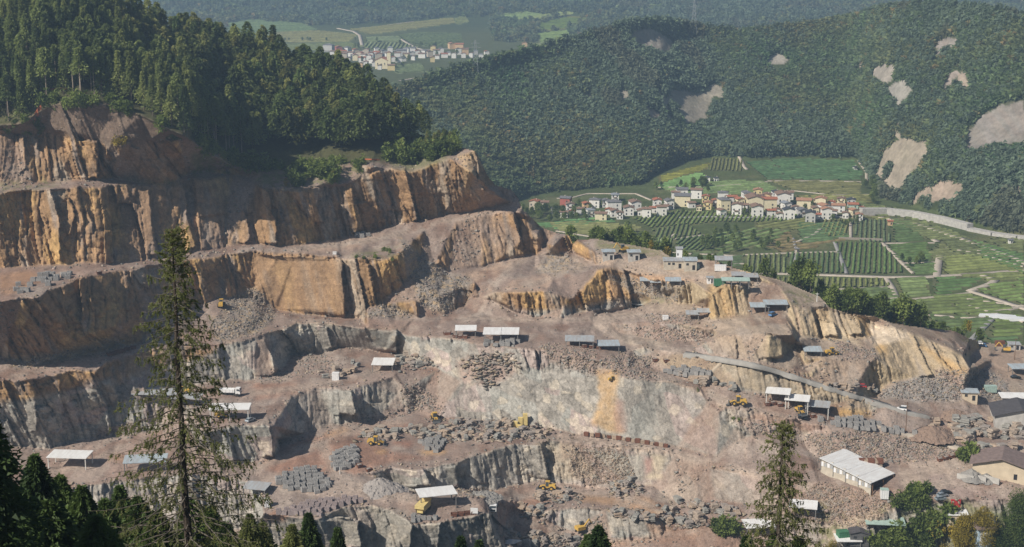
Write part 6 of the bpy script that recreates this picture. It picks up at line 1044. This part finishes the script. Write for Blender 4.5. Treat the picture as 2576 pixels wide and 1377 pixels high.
def rocks(name, label, n, uvf, smin, smax, tpl, tint=(1, 1, 1), tiltz=.5, pw=2.2):
    Vs, Fs, Cs, o = [], [], [], 0; uv = uvf(n); P = gq(uv[:, 0], uv[:, 1])
    for p in P:
        v, f = tpl[rr2.integers(0, len(tpl))]; s = smin + (smax - smin) * rr2.random() ** pw; M = np.array(Matrix.Rotation(rr2.random() * 6.28, 3, 'Z') @ Matrix.Rotation(rr2.normal() * tiltz, 3, 'X') @ Matrix.Rotation(rr2.normal() * tiltz * .6, 3, 'Y'))
        Vs.append(v * s @ M.T + p + np.array([0, 0, s * .12])); Fs.append(f + o); o += 8; Cs.append(np.broadcast_to(RCOL[rr2.integers(0, 5)] * rr2.uniform(.55, 1.15) * np.array(tint), (8, 3)))
    return tag(link(bpy.data.objects.new(name, mesh_np(name, np.concatenate(Vs), np.concatenate(Fs), M_RUB, np.clip(np.concatenate(Cs), .02, .8)))), label, 'rubble', None, 'stuff')
def in_polys(polys, jit=0):
    ar = np.array([abs(sum(a[0] * b[1] - b[0] * a[1] for a, b in zip(p, p[1:] + p[:1]))) for p in polys]); pr = ar / ar.sum()
    def f(n):
        out = []
        while len(out) < n:
            p = polys[rr2.choice(len(polys), p=pr)]; us = [q[0] for q in p]; vs = [q[1] for q in p]; u, v = rr2.uniform(min(us), max(us)), rr2.uniform(min(vs), max(vs))
            if inpoly(np.array(u), np.array(v), p): out.append((u + rr2.normal() * jit, v + rr2.normal() * jit * .6))
        return np.array(out)
    return f
rocks('rubble', 'loose broken stone lying on the screes and spoil heaps', 24000, in_polys([p for p in RUB if p[0] not in ((1440, 1120), (1150, 905), (2060, 1210))], 6), .2, .95, RT + ST, pw=3.0)
cand_j, cand_i = np.where((cl < .35) & (blur(cl, 7) > .18) & (hillm < .5) & (GV > topv[None, :] + 6) & (nz1 > .6))
kk = rr2.choice(len(cand_j), 5200); uvs = np.c_[UU[cand_i[kk]], VV[cand_j[kk]]]
rocks('fallen_stones', 'fallen stones along the feet and brinks of the quarry walls', 5200, lambda n: uvs, .25, 1.3, RT)
cj, ci = np.where((cl < .3) & (hillm < .5) & (rubm < .4) & (GV > topv[None, :] + 5) & (n4 + .5 * n3 > -.05)); kf = rr2.choice(len(cj), 9000); uvf_ = np.c_[UU[ci[kf]], VV[cj[kf]]]
rocks('floor_stones', 'small stones strewn over the quarry floors and roads', 9000, lambda n: uvf_, .15, .75, RT + ST, (.95, .95, .95), .3, 3.0)
rocks('fine_debris', 'fine tawny debris on the slopes of the pit and below the long workshop', 9000, in_polys([p for p in RUB if p[0] in ((1440, 1120), (2060, 1210))]), .12, .6, RT + ST, (1.08, 1.0, .92))
rocks('slab_debris', 'tumbled grey slabs lying in fans and rows on the middle floors', 1350, in_polys([PL(t) for t in ('1150,915 1215,885 1290,890 1300,925 1255,950 1230,980 1190,945', '1000,1080 1100,1070 1260,1074 1385,1088 1370,1106 1200,1112 1060,1102', '905,1092 960,1080 1010,1090 1000,1106 910,1108', '1060,1052 1280,1060 1400,1078 1385,1086 1140,1070', '985,900 1060,895 1090,920 1010,932', '1530,1212 1590,1205 1625,1238 1550,1250')], 9), .7, 2.2, ST, (.95, .95, .95), .22, 1.2)
rocks('slab_litter', 'thin broken slabs littering the lowest floors of the quarry', 1100, in_polys([PL(t) for t in ('1350,1238 1460,1243 1460,1260 1350,1264', '1525,1280 1625,1290 1645,1314 1560,1306', '1645,1278 1745,1298 1790,1322 1700,1332 1660,1305', '1260,1343 1440,1348 1475,1376 1290,1376', '1690,1260 1845,1276 1885,1302 1760,1294', '1298,1266 1362,1278 1372,1304 1318,1302', '1120,1236 1240,1240 1230,1256 1140,1252')], 7), .6, 1.9, ST, (.95, .95, .95), .22, 1.2)
# spoil heaps of small stone
def heap(u, v, rx, ry, h, m, label, seed, name='spoil_heap'):
    p = gq(u, v); n = 120; rng = np.random.default_rng(seed); V = []; 
    g_ = np.linspace(-1.25, 1.25, n); X_, Y_ = np.meshgrid(g_, g_); r = np.hypot(X_, Y_) * (1 + .12 * vnoise(X_ * 1.7 + seed, Y_ * 1.7, X_ * 0, seed)); Zh = h * np.clip(1 - r, -.3, 1) ** 1 ; Zh = np.where(r < .12, h * (1 - .06 - r * .5), Zh); c, gp = cells(X_ * rx * 1.0, Y_ * ry * 1.0, X_ * 0, seed); Zh = Zh + (c - .5) * (.7 if name != 'sand_fan' else .08) + vnoise(X_ * 3, Y_ * 3, X_ * 0, seed) * .06 * h
    V = np.stack([p[0] + X_ * rx, p[1] + Y_ * ry, p[2] + Zh - .15], -1).reshape(-1, 3); ix = np.arange(n * n).reshape(n, n); q = np.stack([ix[:-1, :-1], ix[:-1, 1:], ix[1:, 1:], ix[1:, :-1]], -1)[(r[:-1, :-1] < 1.18)]
    return tag(link(bpy.data.objects.new(name, mesh_np(name, V, q.reshape(-1, 4), m))), label, 'heap')
M_GRAV = mat('grey_gravel', (.30, .285, .265), .95, 0, .35, 6., bump=.2); M_BRN = mat('brown_spoil', (.28, .20, .155), .95, 0, .35, 4., bump=.2)
heap(2445, 1200, 4.4, 4.4, 3.4, M_GRAV, 'grey gravel cone left in the concrete bays by the brown hall', 3); heap(2480, 1206, 3.6, 3.6, 2.6, M_GRAV, 'smaller gravel cone in the concrete bays by the brown hall', 4); heap(2345, 1092, 8, 9, 3.6, M_BRN, 'brown spoil heap beside the tall slab stacks', 5)
heap(1215, 1250, 6, 6, 1.6, M_GRAV, 'low stone heap behind the near white shed', 6)
heap(2403, 1045, 6, 7, 2.6, M_BRN, 'orange brown spoil heap below the tan hut', 8)
for u, v, rz in ((2428, 1208, 60), (2462, 1210, 40), (2495, 1214, 40)): tag(MB().box((0, 0, 1), (.4, 6, 2.2)).build('bay_wall', M_CONC), ['left concrete bay wall beside the gravel cones', 'middle concrete bay wall between the gravel cones', 'right concrete bay wall beside the gravel cones'][0 if u < 2440 else (1 if u < 2480 else 2)], 'wall'); COL.objects[-1].location = gq(u, v); COL.objects[-1].rotation_euler = (0, 0, R(rz))
# ---- pallets of setts, slab stacks
def pallet_mesh(m, seed):
    b = MB(); r = random.Random(seed)
    b.box((0, 0, .62), (1.5, 1.5, 1.25), 0, .94)
    for i in range(4):
        for j in range(4): b.box((-.54 + .36 * i + r.uniform(-.05, .05), -.54 + .36 * j + r.uniform(-.05, .05), 1.28 + r.uniform(-.04, .08)), (.3, .3, .26), r.random(), .85)
    return b.mesh('sett_pallet', m)
PM_ = [pallet_mesh(M_SETT, i) for i in range(3)]; PP_ = [pallet_mesh(M_SETTP, i) for i in range(3)]
npal = 0
def pal_grid(P, c, ca, sa, s):
    I, J = np.meshgrid(np.arange(-30, 31) * 1.66 * s, np.arange(-30, 31) * 1.8 * s); X_, Y_ = c[0] + I * ca - J * sa, c[1] + I * sa + J * ca
    u, v, _ = project(np.stack([X_, Y_, X_ * 0 + c[2]], -1)); m = inpoly(u, v, P); return list(zip(u[m], v[m]))
def pallets(poly, n, ms, label, grp, rz=0, stack=1, s=1.0):
    """rows of pallets over a polygon, laid out on the ground in metres"""
    global npal
    P = PL(poly); c = gq(np.mean([p[0] for p in P]), np.mean([p[1] for p in P])); ca, sa = math.cos(R(rz)), math.sin(R(rz))
    while s < 1.35:
        out = pal_grid(P, c, ca, sa, s)
        if len(out) <= n: break
        s += .05
    if len(out) > n: out = random.sample(out, n)
    for u, v in out:
        for t in range(random.randint(1, stack)): tag(put('sett_pallet', random.choice(ms), gq(u, v) + np.array([random.uniform(-.3, .3), random.uniform(-.4, .4), 1.3 * t]), R(rz + random.uniform(-16, 16)), (s, s, random.uniform(.7, 1.35))), label, 'pallet', grp); npal += 1
pallets("838,1140 890,1124 902,1142 900,1165 860,1190 832,1180", 40, PM_, 'pallet of grey setts in the long stack beside the red haul road', 'long stack of grey pallets', 25, 1)
pallets("690,1212 740,1186 790,1182 835,1225 800,1244 720,1232", 64, PM_, 'pallet of grey setts in the fan shaped stack on the near floor', 'fan shaped stack of pallets', 10, 1)
pallets("700,1294 780,1262 880,1255 940,1262 880,1268 800,1298", 56, PP_, 'pallet of purple setts in the flat field at the near brink', 'field of purple pallets', -4, 1)
pallets("35,722 120,690 185,690 170,705 100,728 40,742", 28, PM_, 'grey bale of setts in the rows on the left bench', 'grey bales on the left bench', 12, 1)
pallets("1670,925 1760,930 1800,948 1740,952 1672,938", 22, PM_, 'pallet of grey setts under the terraced slope in the middle right', 'grey pallets under the terraced slope', -14, 1)
pallets("2062,1060 2160,1056 2260,1082 2330,1100 2250,1094 2110,1074", 38, PM_, 'pallet of grey setts in the wide flat field on the right bench', 'flat field of grey pallets on the right', -12, 1)
pallets("1222,862 1304,862 1304,870 1222,870", 12, PM_, 'grey wire gabion in front of the double white shed', 'gabions in front of the double shed', 0, 1); pallets("1045,1112 1110,1104 1150,1120 1110,1142 1060,1128", 20, PM_, 'pallet of bluish setts below the slab heaps on the red floor', 'bluish pallets on the red floor', -10, 1)
pallets("1028,1300 1100,1302 1105,1310 1035,1312", 8, PM_, 'grey pallet at the brink in front of the dumper', 'grey pallets at the near brink', 0, 1); pallets("880,592 905,586 930,596 890,602", 6, PM_, 'grey bale around the rusty heap on the second bench', 'grey bales on the second bench', 0, 1)
print('pallets', npal)
def slab_stack_mesh(seed, n):
    b = MB(); r = random.Random(seed); z = 0; x = y = 0
    for k in range(n):
        t = r.uniform(.22, .5); b.box((x, y, z + t / 2), (r.uniform(1.6, 3.0), r.uniform(1.2, 2.0), t * .96), r.uniform(-.3, .3), r.uniform(.86, .98), ('X', r.uniform(-.06, .06))); z += t; x += r.uniform(-.18, .18); y += r.uniform(-.14, .14)
    return b
SS = [slab_stack_mesh(i, 2 + i % 5).mesh('slab_stack', M_SLAB[i % 4]) for i in range(16)]
nst = 0
def stacks(poly, n, label, grp, smin=.8, smax=1.3):
    global nst
    for u, v in in_polys([PL(poly)])(n): tag(put('slab_stack', random.choice(SS), gq(u, v), random.random() * 6.28, random.uniform(smin, smax)), label, 'slab stack', grp); nst += 1
stacks("905,1092 960,1080 1010,1090 1000,1105 910,1108", 26, 'stack of rough slabs in the wall left of the wheel loader', 'slab wall on the red floor'); stacks("1000,1082 1100,1072 1260,1076 1380,1088 1370,1104 1200,1112 1060,1100", 70, 'stack of rough slabs in the long heap on the red floor', 'long slab heap on the red floor'); stacks("1130,1058 1280,1062 1290,1078 1140,1070", 26, 'stack of rough slabs at the foot of the grey wall', 'slabs at the grey wall'); stacks("985,905 1060,895 1090,920 1010,930", 22, 'stack of flat slabs behind the small terrace shed', 'slabs behind the terrace shed'); stacks("780,940 880,905 920,925 830,960", 12, 'stack of slabs on the small slab terrace', 'slabs on the small terrace')
stacks("2330,1072 2440,1050 2570,1062 2576,1100 2480,1120 2370,1108", 60, 'tall stack of dark slabs on the right yard', 'dark slab stacks on the right', 1.0, 1.7); stacks("1530,1215 1590,1205 1620,1235 1550,1250", 14, 'stack of pinkish slabs on the pit floor', 'slabs on the pit floor'); stacks("1350,1240 1450,1245 1460,1258 1350,1262", 14, 'stack of thin slabs at the near side of the pit floor', 'thin slabs beside the pit'); stacks("1528,1282 1625,1292 1640,1312 1560,1306", 14, 'stack of grey slabs above the lower grey wall', 'slabs above the lower wall', 1, 1.5); stacks("1650,1280 1740,1300 1780,1320 1700,1330 1660,1305", 22, 'stack of grey slabs beyond the lower grey wall', 'slabs beyond the lower wall', .9, 1.4); stacks("1690,1262 1840,1278 1880,1300 1760,1292", 24, 'stack of tawny slabs right of the sand fan', 'tawny slabs by the sand fan', .9, 1.4); stacks("1260,1345 1440,1350 1470,1376 1300,1376", 26, 'stack of grey slabs on the lowest floor', 'slabs on the lowest floor', .9, 1.3); stacks("1300,1268 1360,1280 1370,1302 1320,1300", 10, 'stack of grey slabs beside the red haul road', 'slabs by the haul road', 1, 1.5)
stacks("2060,968 2190,968 2220,985 2080,985", 16, 'dark boulder like slab stack near the red car', 'slab stacks near the red car', .8, 1.2); stacks("2480,1120 2576,1130 2560,1142 2440,1130", 10, 'big pale block at the edge of the dark slab stacks', 'big pale blocks', 1.2, 1.7); stacks("1700,938 1840,968 1850,985 1730,962", 18, 'grey slab stack along the terraced slope', 'slab stacks along the terraced slope'); print('stacks', nst)
heap(955, 1228, 8.5, 8, 4.2, mat('pale_rubble', (.37, .335, .31), .95, 0, .4, 4., bump=.25), 'pale stone heap in front of the ochre cut on the near floor', 9)
# puddles
M_PUD = mat('pond_water', (.42, .45, .47), .08, 0, .1, .3, spec=.6)
for u, v, rx, ry, lb in ((1612, 767, 5, 3, 'bright puddle in the shade beyond the dark rock'), (1278, 1366, 4.5, 2.5, 'bright puddle at the bottom of the view')):
    p = gq(u, v); tag(link(bpy.data.objects.new('puddle', mesh_np('puddle', [(p[0] + rx * math.cos(t) * (1 + .2 * math.sin(3 * t)), p[1] + ry * math.sin(t), p[2] + .5) for t in np.linspace(0, 6.283, 25)[:-1]], [tuple(range(24))], M_PUD))), lb, 'puddle', None, 'structure')
# ---- bushes and small trees of the benches and the ridge
nb = 0
def bushes(poly, n, label, grp, smin, smax, g=gq, ms=None):
    global nb
    for u, v in in_polys([PL(poly)])(n): tag(put('bush', random.choice(ms or BUSH), g(u, v) - np.array([0, 0, .3]), random.random() * 6.28, random.uniform(smin, smax)), label, 'bush', grp); nb += 1
bushes("715,470 740,430 850,430 870,465 800,472", 22, 'leafy green bush on the brink in the middle of the upper cliffs', 'bushes on the upper brink', .8, 1.7); bushes("480,372 520,372 600,412 640,425 690,425 620,432 540,400", 26, 'green bush at the forest edge above the upper cliffs', 'bushes at the forest edge', .8, 1.9); bushes("640,425 720,415 900,408 905,414 760,430 660,436", 18, 'low bush on the grassy bench below the forest', 'bushes on the grassy bench', .5, 1.1); bushes("960,405 1000,370 1080,362 1150,368 1165,380 1080,408 1000,415", 46, 'dense green bush at the tip of the wooded spur', 'bushes on the wooded spur', .9, 2.0); bushes("880,425 900,412 930,410 915,440", 5, 'small bush by the orange netting', 'bushes by the netting', .6, 1.0); bushes("110,262 200,254 280,262 350,290 330,300 220,272 130,280", 22, 'dark bush along the brow of the earth bank', 'bushes on the earth bank', .7, 1.4); bushes("0,325 60,310 90,310 130,338 0,338", 14, 'small bush on the top bench at the left edge', 'bushes on the top bench', .6, 1.2)
bushes("400,325 450,345 480,352 430,352", 10, 'bush on the slope below the pines', 'bushes below the pines', .8, 1.5); bushes("280,358 320,362 300,368", 3, 'yellowing bush on the top brink', 'yellow bushes on the top brink', .7, 1.1, gq, BUSHY)
for u, v, rz in PL("830,465,0".replace(',0', '')) and ((838, 462, 0), (720, 470, 0)): tree('yellow_bush', 'yellow', gq(u, v), 6 if u > 800 else 4, 'tall yellow green sapling on the upper brink' if u > 800 else 'short yellowing sapling at the left of the brink bushes', None, cat='sapling')
# trees along the ridge between the quarry and the plain
def ridge_trees(pts, label, grp, kind='broad', back=(6, 26), h=(7, 11)):
    for u, n in pts:
        v = np.interp(u, [p[0] for p in RIDGE], [p[1] for p in RIDGE]); p = gq(u, v + 1)
        for k in range(n): b = random.uniform(*back); tree('ridge_tree' if kind != 'yellow' else 'yellow_tree', kind, p + np.array([random.uniform(-9, 9), b, -b * .32 - .5]), random.uniform(*h), label, grp)
ridge_trees([(u, 2) for u in range(2020, 2120, 14)], 'green tree on the bank along the middle of the ridge', 'trees on the middle of the ridge', h=(7, 11)); ridge_trees([(u, 4) for u in range(2120, 2300, 12)], 'green tree in the belt between the pale rocks and the plain', 'tree belt behind the pale rocks', h=(9, 14), back=(5, 24)); ridge_trees([(u, 2) for u in range(2300, 2470, 14)], 'bushy tree on the bank behind the brown spoil', 'trees behind the brown spoil', h=(4.5, 8)); ridge_trees([(1975, 2), (1990, 3), (2002, 2)], 'tall bright green tree at the corner of the ridge track', 'tall trees at the ridge track', h=(9, 13), back=(2, 12)); ridge_trees([(u, 3) for u in range(1490, 1680, 15)], 'green tree in the row behind the quarry flat', 'trees behind the quarry flat', h=(7, 12), back=(20, 50)); ridge_trees([(u, 2) for u in range(1690, 1960, 18)], 'low green tree on the bank behind the workshops', 'trees behind the workshops', h=(4, 7), back=(12, 34))
ridge_trees([(2308, 1)], 'slender yellow poplar on the bank above the spoil', None, 'yellow', (3, 4), (9, 9.5)); ridge_trees([(1640, 1)], 'yellowing small tree by the concrete towers', None, 'yellow', (2, 3), (5, 5.5)); ridge_trees([(1700, 1)], 'yellowing small tree behind the block workshop', None, 'yellow', (8, 9), (7, 7.5)); ridge_trees([(2394, 1)], 'yellow shrub on the brown spoil bank', None, 'yellow', (-3, -2), (5, 5.5))
bushes("2230,1270 2270,1235 2340,1240 2330,1275 2260,1290", 34, 'dark green bush behind the white cabin container', 'bushes beside the workshop', .6, 1.15); bushes("2300,1330 2350,1300 2400,1320 2360,1350 2310,1350", 18, 'green bush around the dark parked car', 'bushes by the parked car', .8, 1.6); bushes("2180,1372 2230,1350 2330,1352 2340,1385 2200,1392", 44, 'green bush in the thicket at the bottom', 'thicket at the bottom', .8, 1.5); bushes("2420,1150 2440,1145 2446,1158 2425,1162", 6, 'bright green shrub beside the pale road', 'shrubs by the pale road', .9, 1.6)
bushes("1780,1335 1840,1325 1850,1342 1790,1350", 9, 'greyish bush left of the right larch', 'bushes left of the right larch', .9, 1.5); bushes("2340,1335 2380,1325 2400,1350 2350,1360", 7, 'yellowing bush right of the thicket', 'yellowing bushes at the bottom', 1, 1.8, gq, BUSHY); bushes("1700,900 1900,960 1900,1140 1850,1150", 4, 'tiny shrub clinging to the quarry walls', 'shrubs on the walls', .2, .35); bushes("850,650 1010,625 1000,655 900,660", 7, 'small shrub on the end of the second bench', 'shrubs on the second bench', .3, .6); print('bushes', nb)
# ================================================================== FOREGROUND: the slope below the viewer and its trees
def fz(x, y): return -6 - .50 * y + .04 * x * 0
gx, gy = np.meshgrid(np.linspace(-170, 170, 80), np.linspace(6, 260, 70)); gz = fz(gx, gy) + fbm(gx * .05, gy * .05, gx * 0, 401, 4) * 2.0; gz[-1] -= 60
V = np.stack([gx, gy, gz], -1).reshape(-1, 3); ix = np.arange(len(V)).reshape(gx.shape); q = np.stack([ix[:-1, :-1], ix[:-1, 1:], ix[1:, 1:], ix[1:, :-1]], -1).reshape(-1, 4)
tag(link(bpy.data.objects.new('hillside', mesh_np('hillside', V, q, attr_mat('meadow_soil', .95), np.zeros((len(V), 3)) + (.06, .065, .03)))), kind='structure')
M_LNEED = leaf_mat('larch_foliage', (.17, .195, .065), (.36, .38, .15), 1.2, .6, .3); M_DNEED = leaf_mat('spruce_foliage', (.026, .05, .017), (.11, .165, .045), .5, .3, .5); M_TWIG = mat('twig_bark', (.15, .13, .11), .9, 0, .3, 4.)
def larch(u, vtop, D, vb, label, seed, spread=3.0, dens=1.0):
    """old larch: straight trunk, drooping limbs, hanging twigs with tufts"""
    top = at_d(u, vtop, D); base = np.array([top[0], D, fz(0, D) - 1]); h = top[2] - base[2]; r = random.Random(seed); e = tag(empty('larch_tree', base), label, 'tree'); rng = np.random.default_rng(seed)
    t = MB(); pz = 0; ox = 0; zs = np.linspace(0, h, 14)
    for a, b in zip(zs, zs[1:]):
        o2 = ox + r.uniform(-.07, .07) * (1 if b < h * .95 else .2); t.tube((ox, 0, a), (o2, 0, b), .34 * (1 - a / h) ** .8 + .025, .34 * (1 - b / h) ** .8 + .02, 8, False); ox = o2
    t.build('trunk', M_DARKBARK, e); br = MB(); LP, LD, LS = [], [], []; n = int(150 * dens)
    for i in range(n):
        f = .22 + .775 * (i / n) ** .85; z = h * f; L = spread * (1 - f) ** .8 * r.uniform(.5, 1.25) + .25; a = i * 2.39996 + r.uniform(-.4, .4); d = Vector((math.cos(a), math.sin(a), 0)); p = Vector((0, 0, z)); up = .30 if f > .9 else -.12; segs = 6; pts_ = [p]
        for k in range(segs): tt = (k + 1) / segs; pts_.append(Vector((0, 0, z)) + d * L * tt + Vector((r.uniform(-.06, .06) * L, r.uniform(-.06, .06) * L, L * (up * tt - .28 * tt * tt + (.26 * tt ** 3)))))
        for k in range(segs): br.tube(pts_[k], pts_[k + 1], .038 * (1 - k / segs) * (L / spread + .3) + .01, .038 * (1 - (k + 1) / segs) * (L / spread + .3) + .008, 4, False)
        for j in range(int(9 + 17 * L / spread)):    # hanging twigs
            tt = r.uniform(.2, 1); k = min(segs - 1, int(tt * segs)); q0 = pts_[k].lerp(pts_[k + 1], tt * segs - k); ln = r.uniform(.25, .95) * (.45 + .55 * L / spread); sd_ = Vector((r.uniform(-.55, .55), r.uniform(-.55, .55), -1)).normalized() if f < .93 else Vector((r.uniform(-.7, .7), r.uniform(-.7, .7), r.uniform(-.2, .8))).normalized(); q1 = q0 + sd_ * ln + d * ln * .25
            br.tube(q0, q1, .011, .006, 3, False); bare = r.random() < .22
            if bare: continue
            m = int(9 + ln * 24)
            for s_ in range(m): LP.append(q0.lerp(q1, r.random())); LD.append((r.gauss(0, .7), r.gauss(0, .7), r.gauss(-.3, .6))); LS.append(r.uniform(.05, .105))
    br.build('limbs', M_TWIG, e); LP = np.array(LP); LD = np.array(LD); LD /= np.linalg.norm(LD, axis=1)[:, None]; V, Fc = leafcards(LP, LD, np.array(LS), rng, .42); put('foliage', mesh_np('foliage', V, Fc, M_LNEED), parent=e); print('larch', len(Fc)); return e
larch(436, 572, 80, 1377, 'tall sparse larch in the left foreground with drooping grey limbs', 3, 8.0, 2.0)
larch(1972, 1062, 92, 1377, 'sparse larch in the right foreground with a thin pointed top', 8, 7.2, 1.5)
def fspruce(u, vtop, D, label, seed, w=1.0, m=None, grp=None):
    top = at_d(u, vtop, D); base = np.array([top[0], D, fz(0, D) - 1]); h = top[2] - base[2]; rng = np.random.default_rng(seed); e = tag(empty('spruce_tree', base, rng.random() * 6), label, 'tree', grp)
    trunk_mb(h * .98, .22, .03, rng, 0).build('trunk', M_DARKBARK, e)
    n = int(15000 * min(1.6, h / 14)); t = .25 + .75 * rng.random(n) ** .9; lay = np.floor(t * 26) / 26; rr_ = (5.4 * w) * (1 - t) ** .85 * (.75 + .35 * _h(lay * 997, lay * 0, lay * 0, seed)) + .08; a = rng.random(n) * 6.283; na = 6 + (lay * 26).astype(int) % 3; arm = np.abs(np.cos(a * na / 2 + lay * 50)) ** .7; fr = rng.random(n) ** .6 * rr_ * (.4 + .6 * arm)
    P = np.stack([fr * np.cos(a), fr * np.sin(a), h * t - .38 * fr + .12 * fr ** 2 / (rr_ + .1)], 1); D_ = np.stack([np.cos(a), np.sin(a), rng.normal(size=n) * .5 - .35], 1) + rng.normal(size=(n, 3)) * .35; D_ /= np.linalg.norm(D_, axis=1)[:, None]; V, Fc = leafcards(P, D_, .13 + .13 * rng.random(n), rng, .5); put('foliage', mesh_np('foliage', V, Fc, m or M_DNEED), parent=e); return e
for i, (u, v, D, lb, w) in enumerate(((-80, 905, 62, 'dark spruce cut by the left edge of the view, nearest the top', .9), (-48, 1120, 70, 'dark spruce low at the left edge of the view', 1.2), (86, 1146, 84, 'pointed dark spruce, tallest of the lower left clump', 1.0), (150, 1198, 92, 'dark spruce right of the tallest one in the lower left clump', 1.0), (205, 1224, 88, 'mid green spruce in the middle of the lower left clump', 1.1), (262, 1258, 98, 'dark spruce behind the middle of the lower left clump', 1.0), (300, 1224, 104, 'slender dark spruce between the clump and the tall larch', .95), (345, 1252, 94, 'dark spruce just left of the tall larch trunk', 1.1), (395, 1290, 82, 'dark spruce at the foot of the tall larch', 1.2), (478, 1262, 90, 'dark spruce just right of the tall larch trunk', 1.15), (530, 1276, 100, 'dark spruce right of the tall larch, rightmost of the clump', 1.0), (120, 1262, 70, 'dark spruce low in the corner of the clump', 1.2), (240, 1300, 66, 'dark spruce at the bottom edge below the clump', 1.3), (568, 1318, 96, 'low spruce at the right end of the lower left clump', .9), (628, 1296, 120, 'green spruce at the bottom left of the terrace cliff', 1.1), (660, 1316, 124, 'lower green spruce beside the terrace cliff', 1.2), (776, 1292, 128, 'pointed spruce in front of the terrace cliff', 1.0), (735, 1322, 118, 'broad spruce in front of the terrace cliff', 1.1), (849, 1330, 126, 'small pointed spruce in front of the terrace cliff', .8), (1159, 1352, 124, 'small spruce tip at the bottom of the terrace cliff', .8), (1205, 1362, 124, 'tiny spruce tip at the bottom edge in the centre', .7), (1506, 1326, 110, 'rounded dark young spruce at the bottom centre', 1.5), (1480, 1348, 112, 'young spruce touching the rounded one at the bottom centre', 1.2), (1880, 1350, 100, 'dark spruce tip below the right larch', 1.0), (2010, 1352, 96, 'dark green spruce at the foot of the right larch', 1.3), (1955, 1340, 94, 'dark spruce behind the right larch trunk', 1.2))): fspruce(u, v, D, lb, 50 + i, w * (1.4 if i < 14 else 1.15), M_LNEED if i in (14, 15, 17) else None)
# big leafy trees in the lower right corner, rooted on the quarry bank
M_BIGY = leaf_mat('golden_leaves', (.15, .125, .02), (.40, .31, .05), .35, .3, .2); M_BIGG = leaf_mat('green_leaves', (.03, .055, .012), (.11, .15, .04), .35, .25, .2)
def bigtree(u, v, h, rad, m, label, seed, n=9000):
    rng = np.random.default_rng(seed); e = tag(empty('leafy_tree', gq(u, v), 0), label, 'tree'); trunk_mb(h * .8, .32, .08, rng, 9).build('trunk', M_BARK, e); vf = leafy_crown(rng, h, .12, rad, n, .24, 44); put('crown', mesh_np('crown', vf[0], vf[1], m), parent=e)
bigtree(2468, 1392, 17, 5.6, M_BIGY, 'golden yellow tree left of the blue booth', 1); bigtree(2418, 1404, 16, 5, M_BIGY, 'lower golden tree in front of the yellow one', 2); bigtree(2553, 1410, 25, 7, M_BIGG, 'large green tree in the bottom right corner', 3, 14000); bigtree(2582, 1400, 24, 8, M_BIGG, 'large green tree cut by the right edge of the view', 4, 14000); bigtree(2510, 1436, 15, 6, M_BIGG, 'green tree behind the blue booth', 5); bigtree(2330, 1440, 9, 4.5, M_BIGG, 'round green tree right of the thicket', 6); bigtree(2210, 1455, 8, 6, M_BIGG, 'broad green tree in the bottom thicket', 7); bigtree(2275, 1455, 9, 6, M_BIGG, 'broad olive tree in the middle of the bottom thicket', 8); bigtree(2095, 1420, 8, 3.5, M_BIGY, 'small yellowing tree right of the right larch', 9, 4000); bigtree(2375, 1440, 8, 4.5, M_BIGY, 'yellow tinted shrub tree between thicket and golden tree', 10, 5000)
# ================================================================== AIR
def haze_box(x0, x1, y0, y1, z0, z1, dens):
    b = MB().box(((x0 + x1) / 2, (y0 + y1) / 2, (z0 + z1) / 2), (x1 - x0, y1 - y0, z1 - z0)); m = bpy.data.materials.new('haze_air'); m.use_nodes = True; n = m.node_tree; n.nodes.remove(n.nodes['Principled BSDF']); pv = n.nodes.new('ShaderNodeVolumePrincipled'); pv.inputs['Color'].default_value = (.52, .74, 1, 1); pv.inputs['Density'].default_value = dens; pv.inputs['Anisotropy'].default_value = .2; n.links.new(pv.outputs[0], n.nodes['Material Output'].inputs['Volume']); tag(b.build('haze', m), kind='stuff')
zs_ = [max(max((o.matrix_world @ Vector(c)).z for c in o.bound_box) for o in COL.objects if o.type == 'MESH' and o.parent is None)]
haze_box(-2600, 2600, -60, 6000, -420, max(zs_[0] + 30, 40), HAZE)
# ------------------------------------------------------------------ camera, sun, sky
cd = bpy.data.cameras.new('camera'); cd.sensor_width = 36; cd.lens = 36 * F / 2576; cd.clip_start = 1; cd.clip_end = 30000
co = link(bpy.data.objects.new('camera', cd)); co.rotation_euler = (R(90) - P, 0, 0); SC.camera = co
EL, AZ = R(SUN_EL), R(SUN_AZ)     # azimuth measured from -x (left), positive towards the viewer
sd = Vector((-math.cos(EL) * math.cos(AZ), -math.cos(EL) * math.sin(AZ), math.sin(EL)))
sl_ = bpy.data.lights.new('sun', 'SUN'); sl_.energy = SUN_E; sl_.angle = R(.5); sl_.color = (1, .93, .82)
so = link(bpy.data.objects.new('sun', sl_)); so.rotation_euler = (-sd).to_track_quat('-Z', 'Y').to_euler()
w = bpy.data.worlds.new('World'); SC.world = w; w.use_nodes = True; n = w.node_tree
sk = n.nodes.new('ShaderNodeTexSky'); sk.sky_type = 'NISHITA'; sk.sun_disc = False; sk.sun_elevation = EL
sk.sun_rotation = math.atan2(sd.x, sd.y); sk.air_density = 1.0; sk.dust_density = 1.2
bg = n.nodes['Background']; n.links.new(sk.outputs[0], bg.inputs[0]); bg.inputs[1].default_value = SKY
SC.view_settings.view_transform = 'Standard'; SC.view_settings.look = 'None'; SC.view_settings.gamma = 1; SC.view_settings.exposure = EXPO
SC.render.engine = 'CYCLES'; cy = SC.cycles; cy.use_denoising = True; cy.max_bounces = 6; cy.diffuse_bounces = 3; cy.transmission_bounces = 3; cy.volume_bounces = 0; cy.transparent_max_bounces = 8
try: cy.denoiser = 'OPENIMAGEDENOISE'; cy.denoising_prefilter = 'ACCURATE'
except Exception: pass
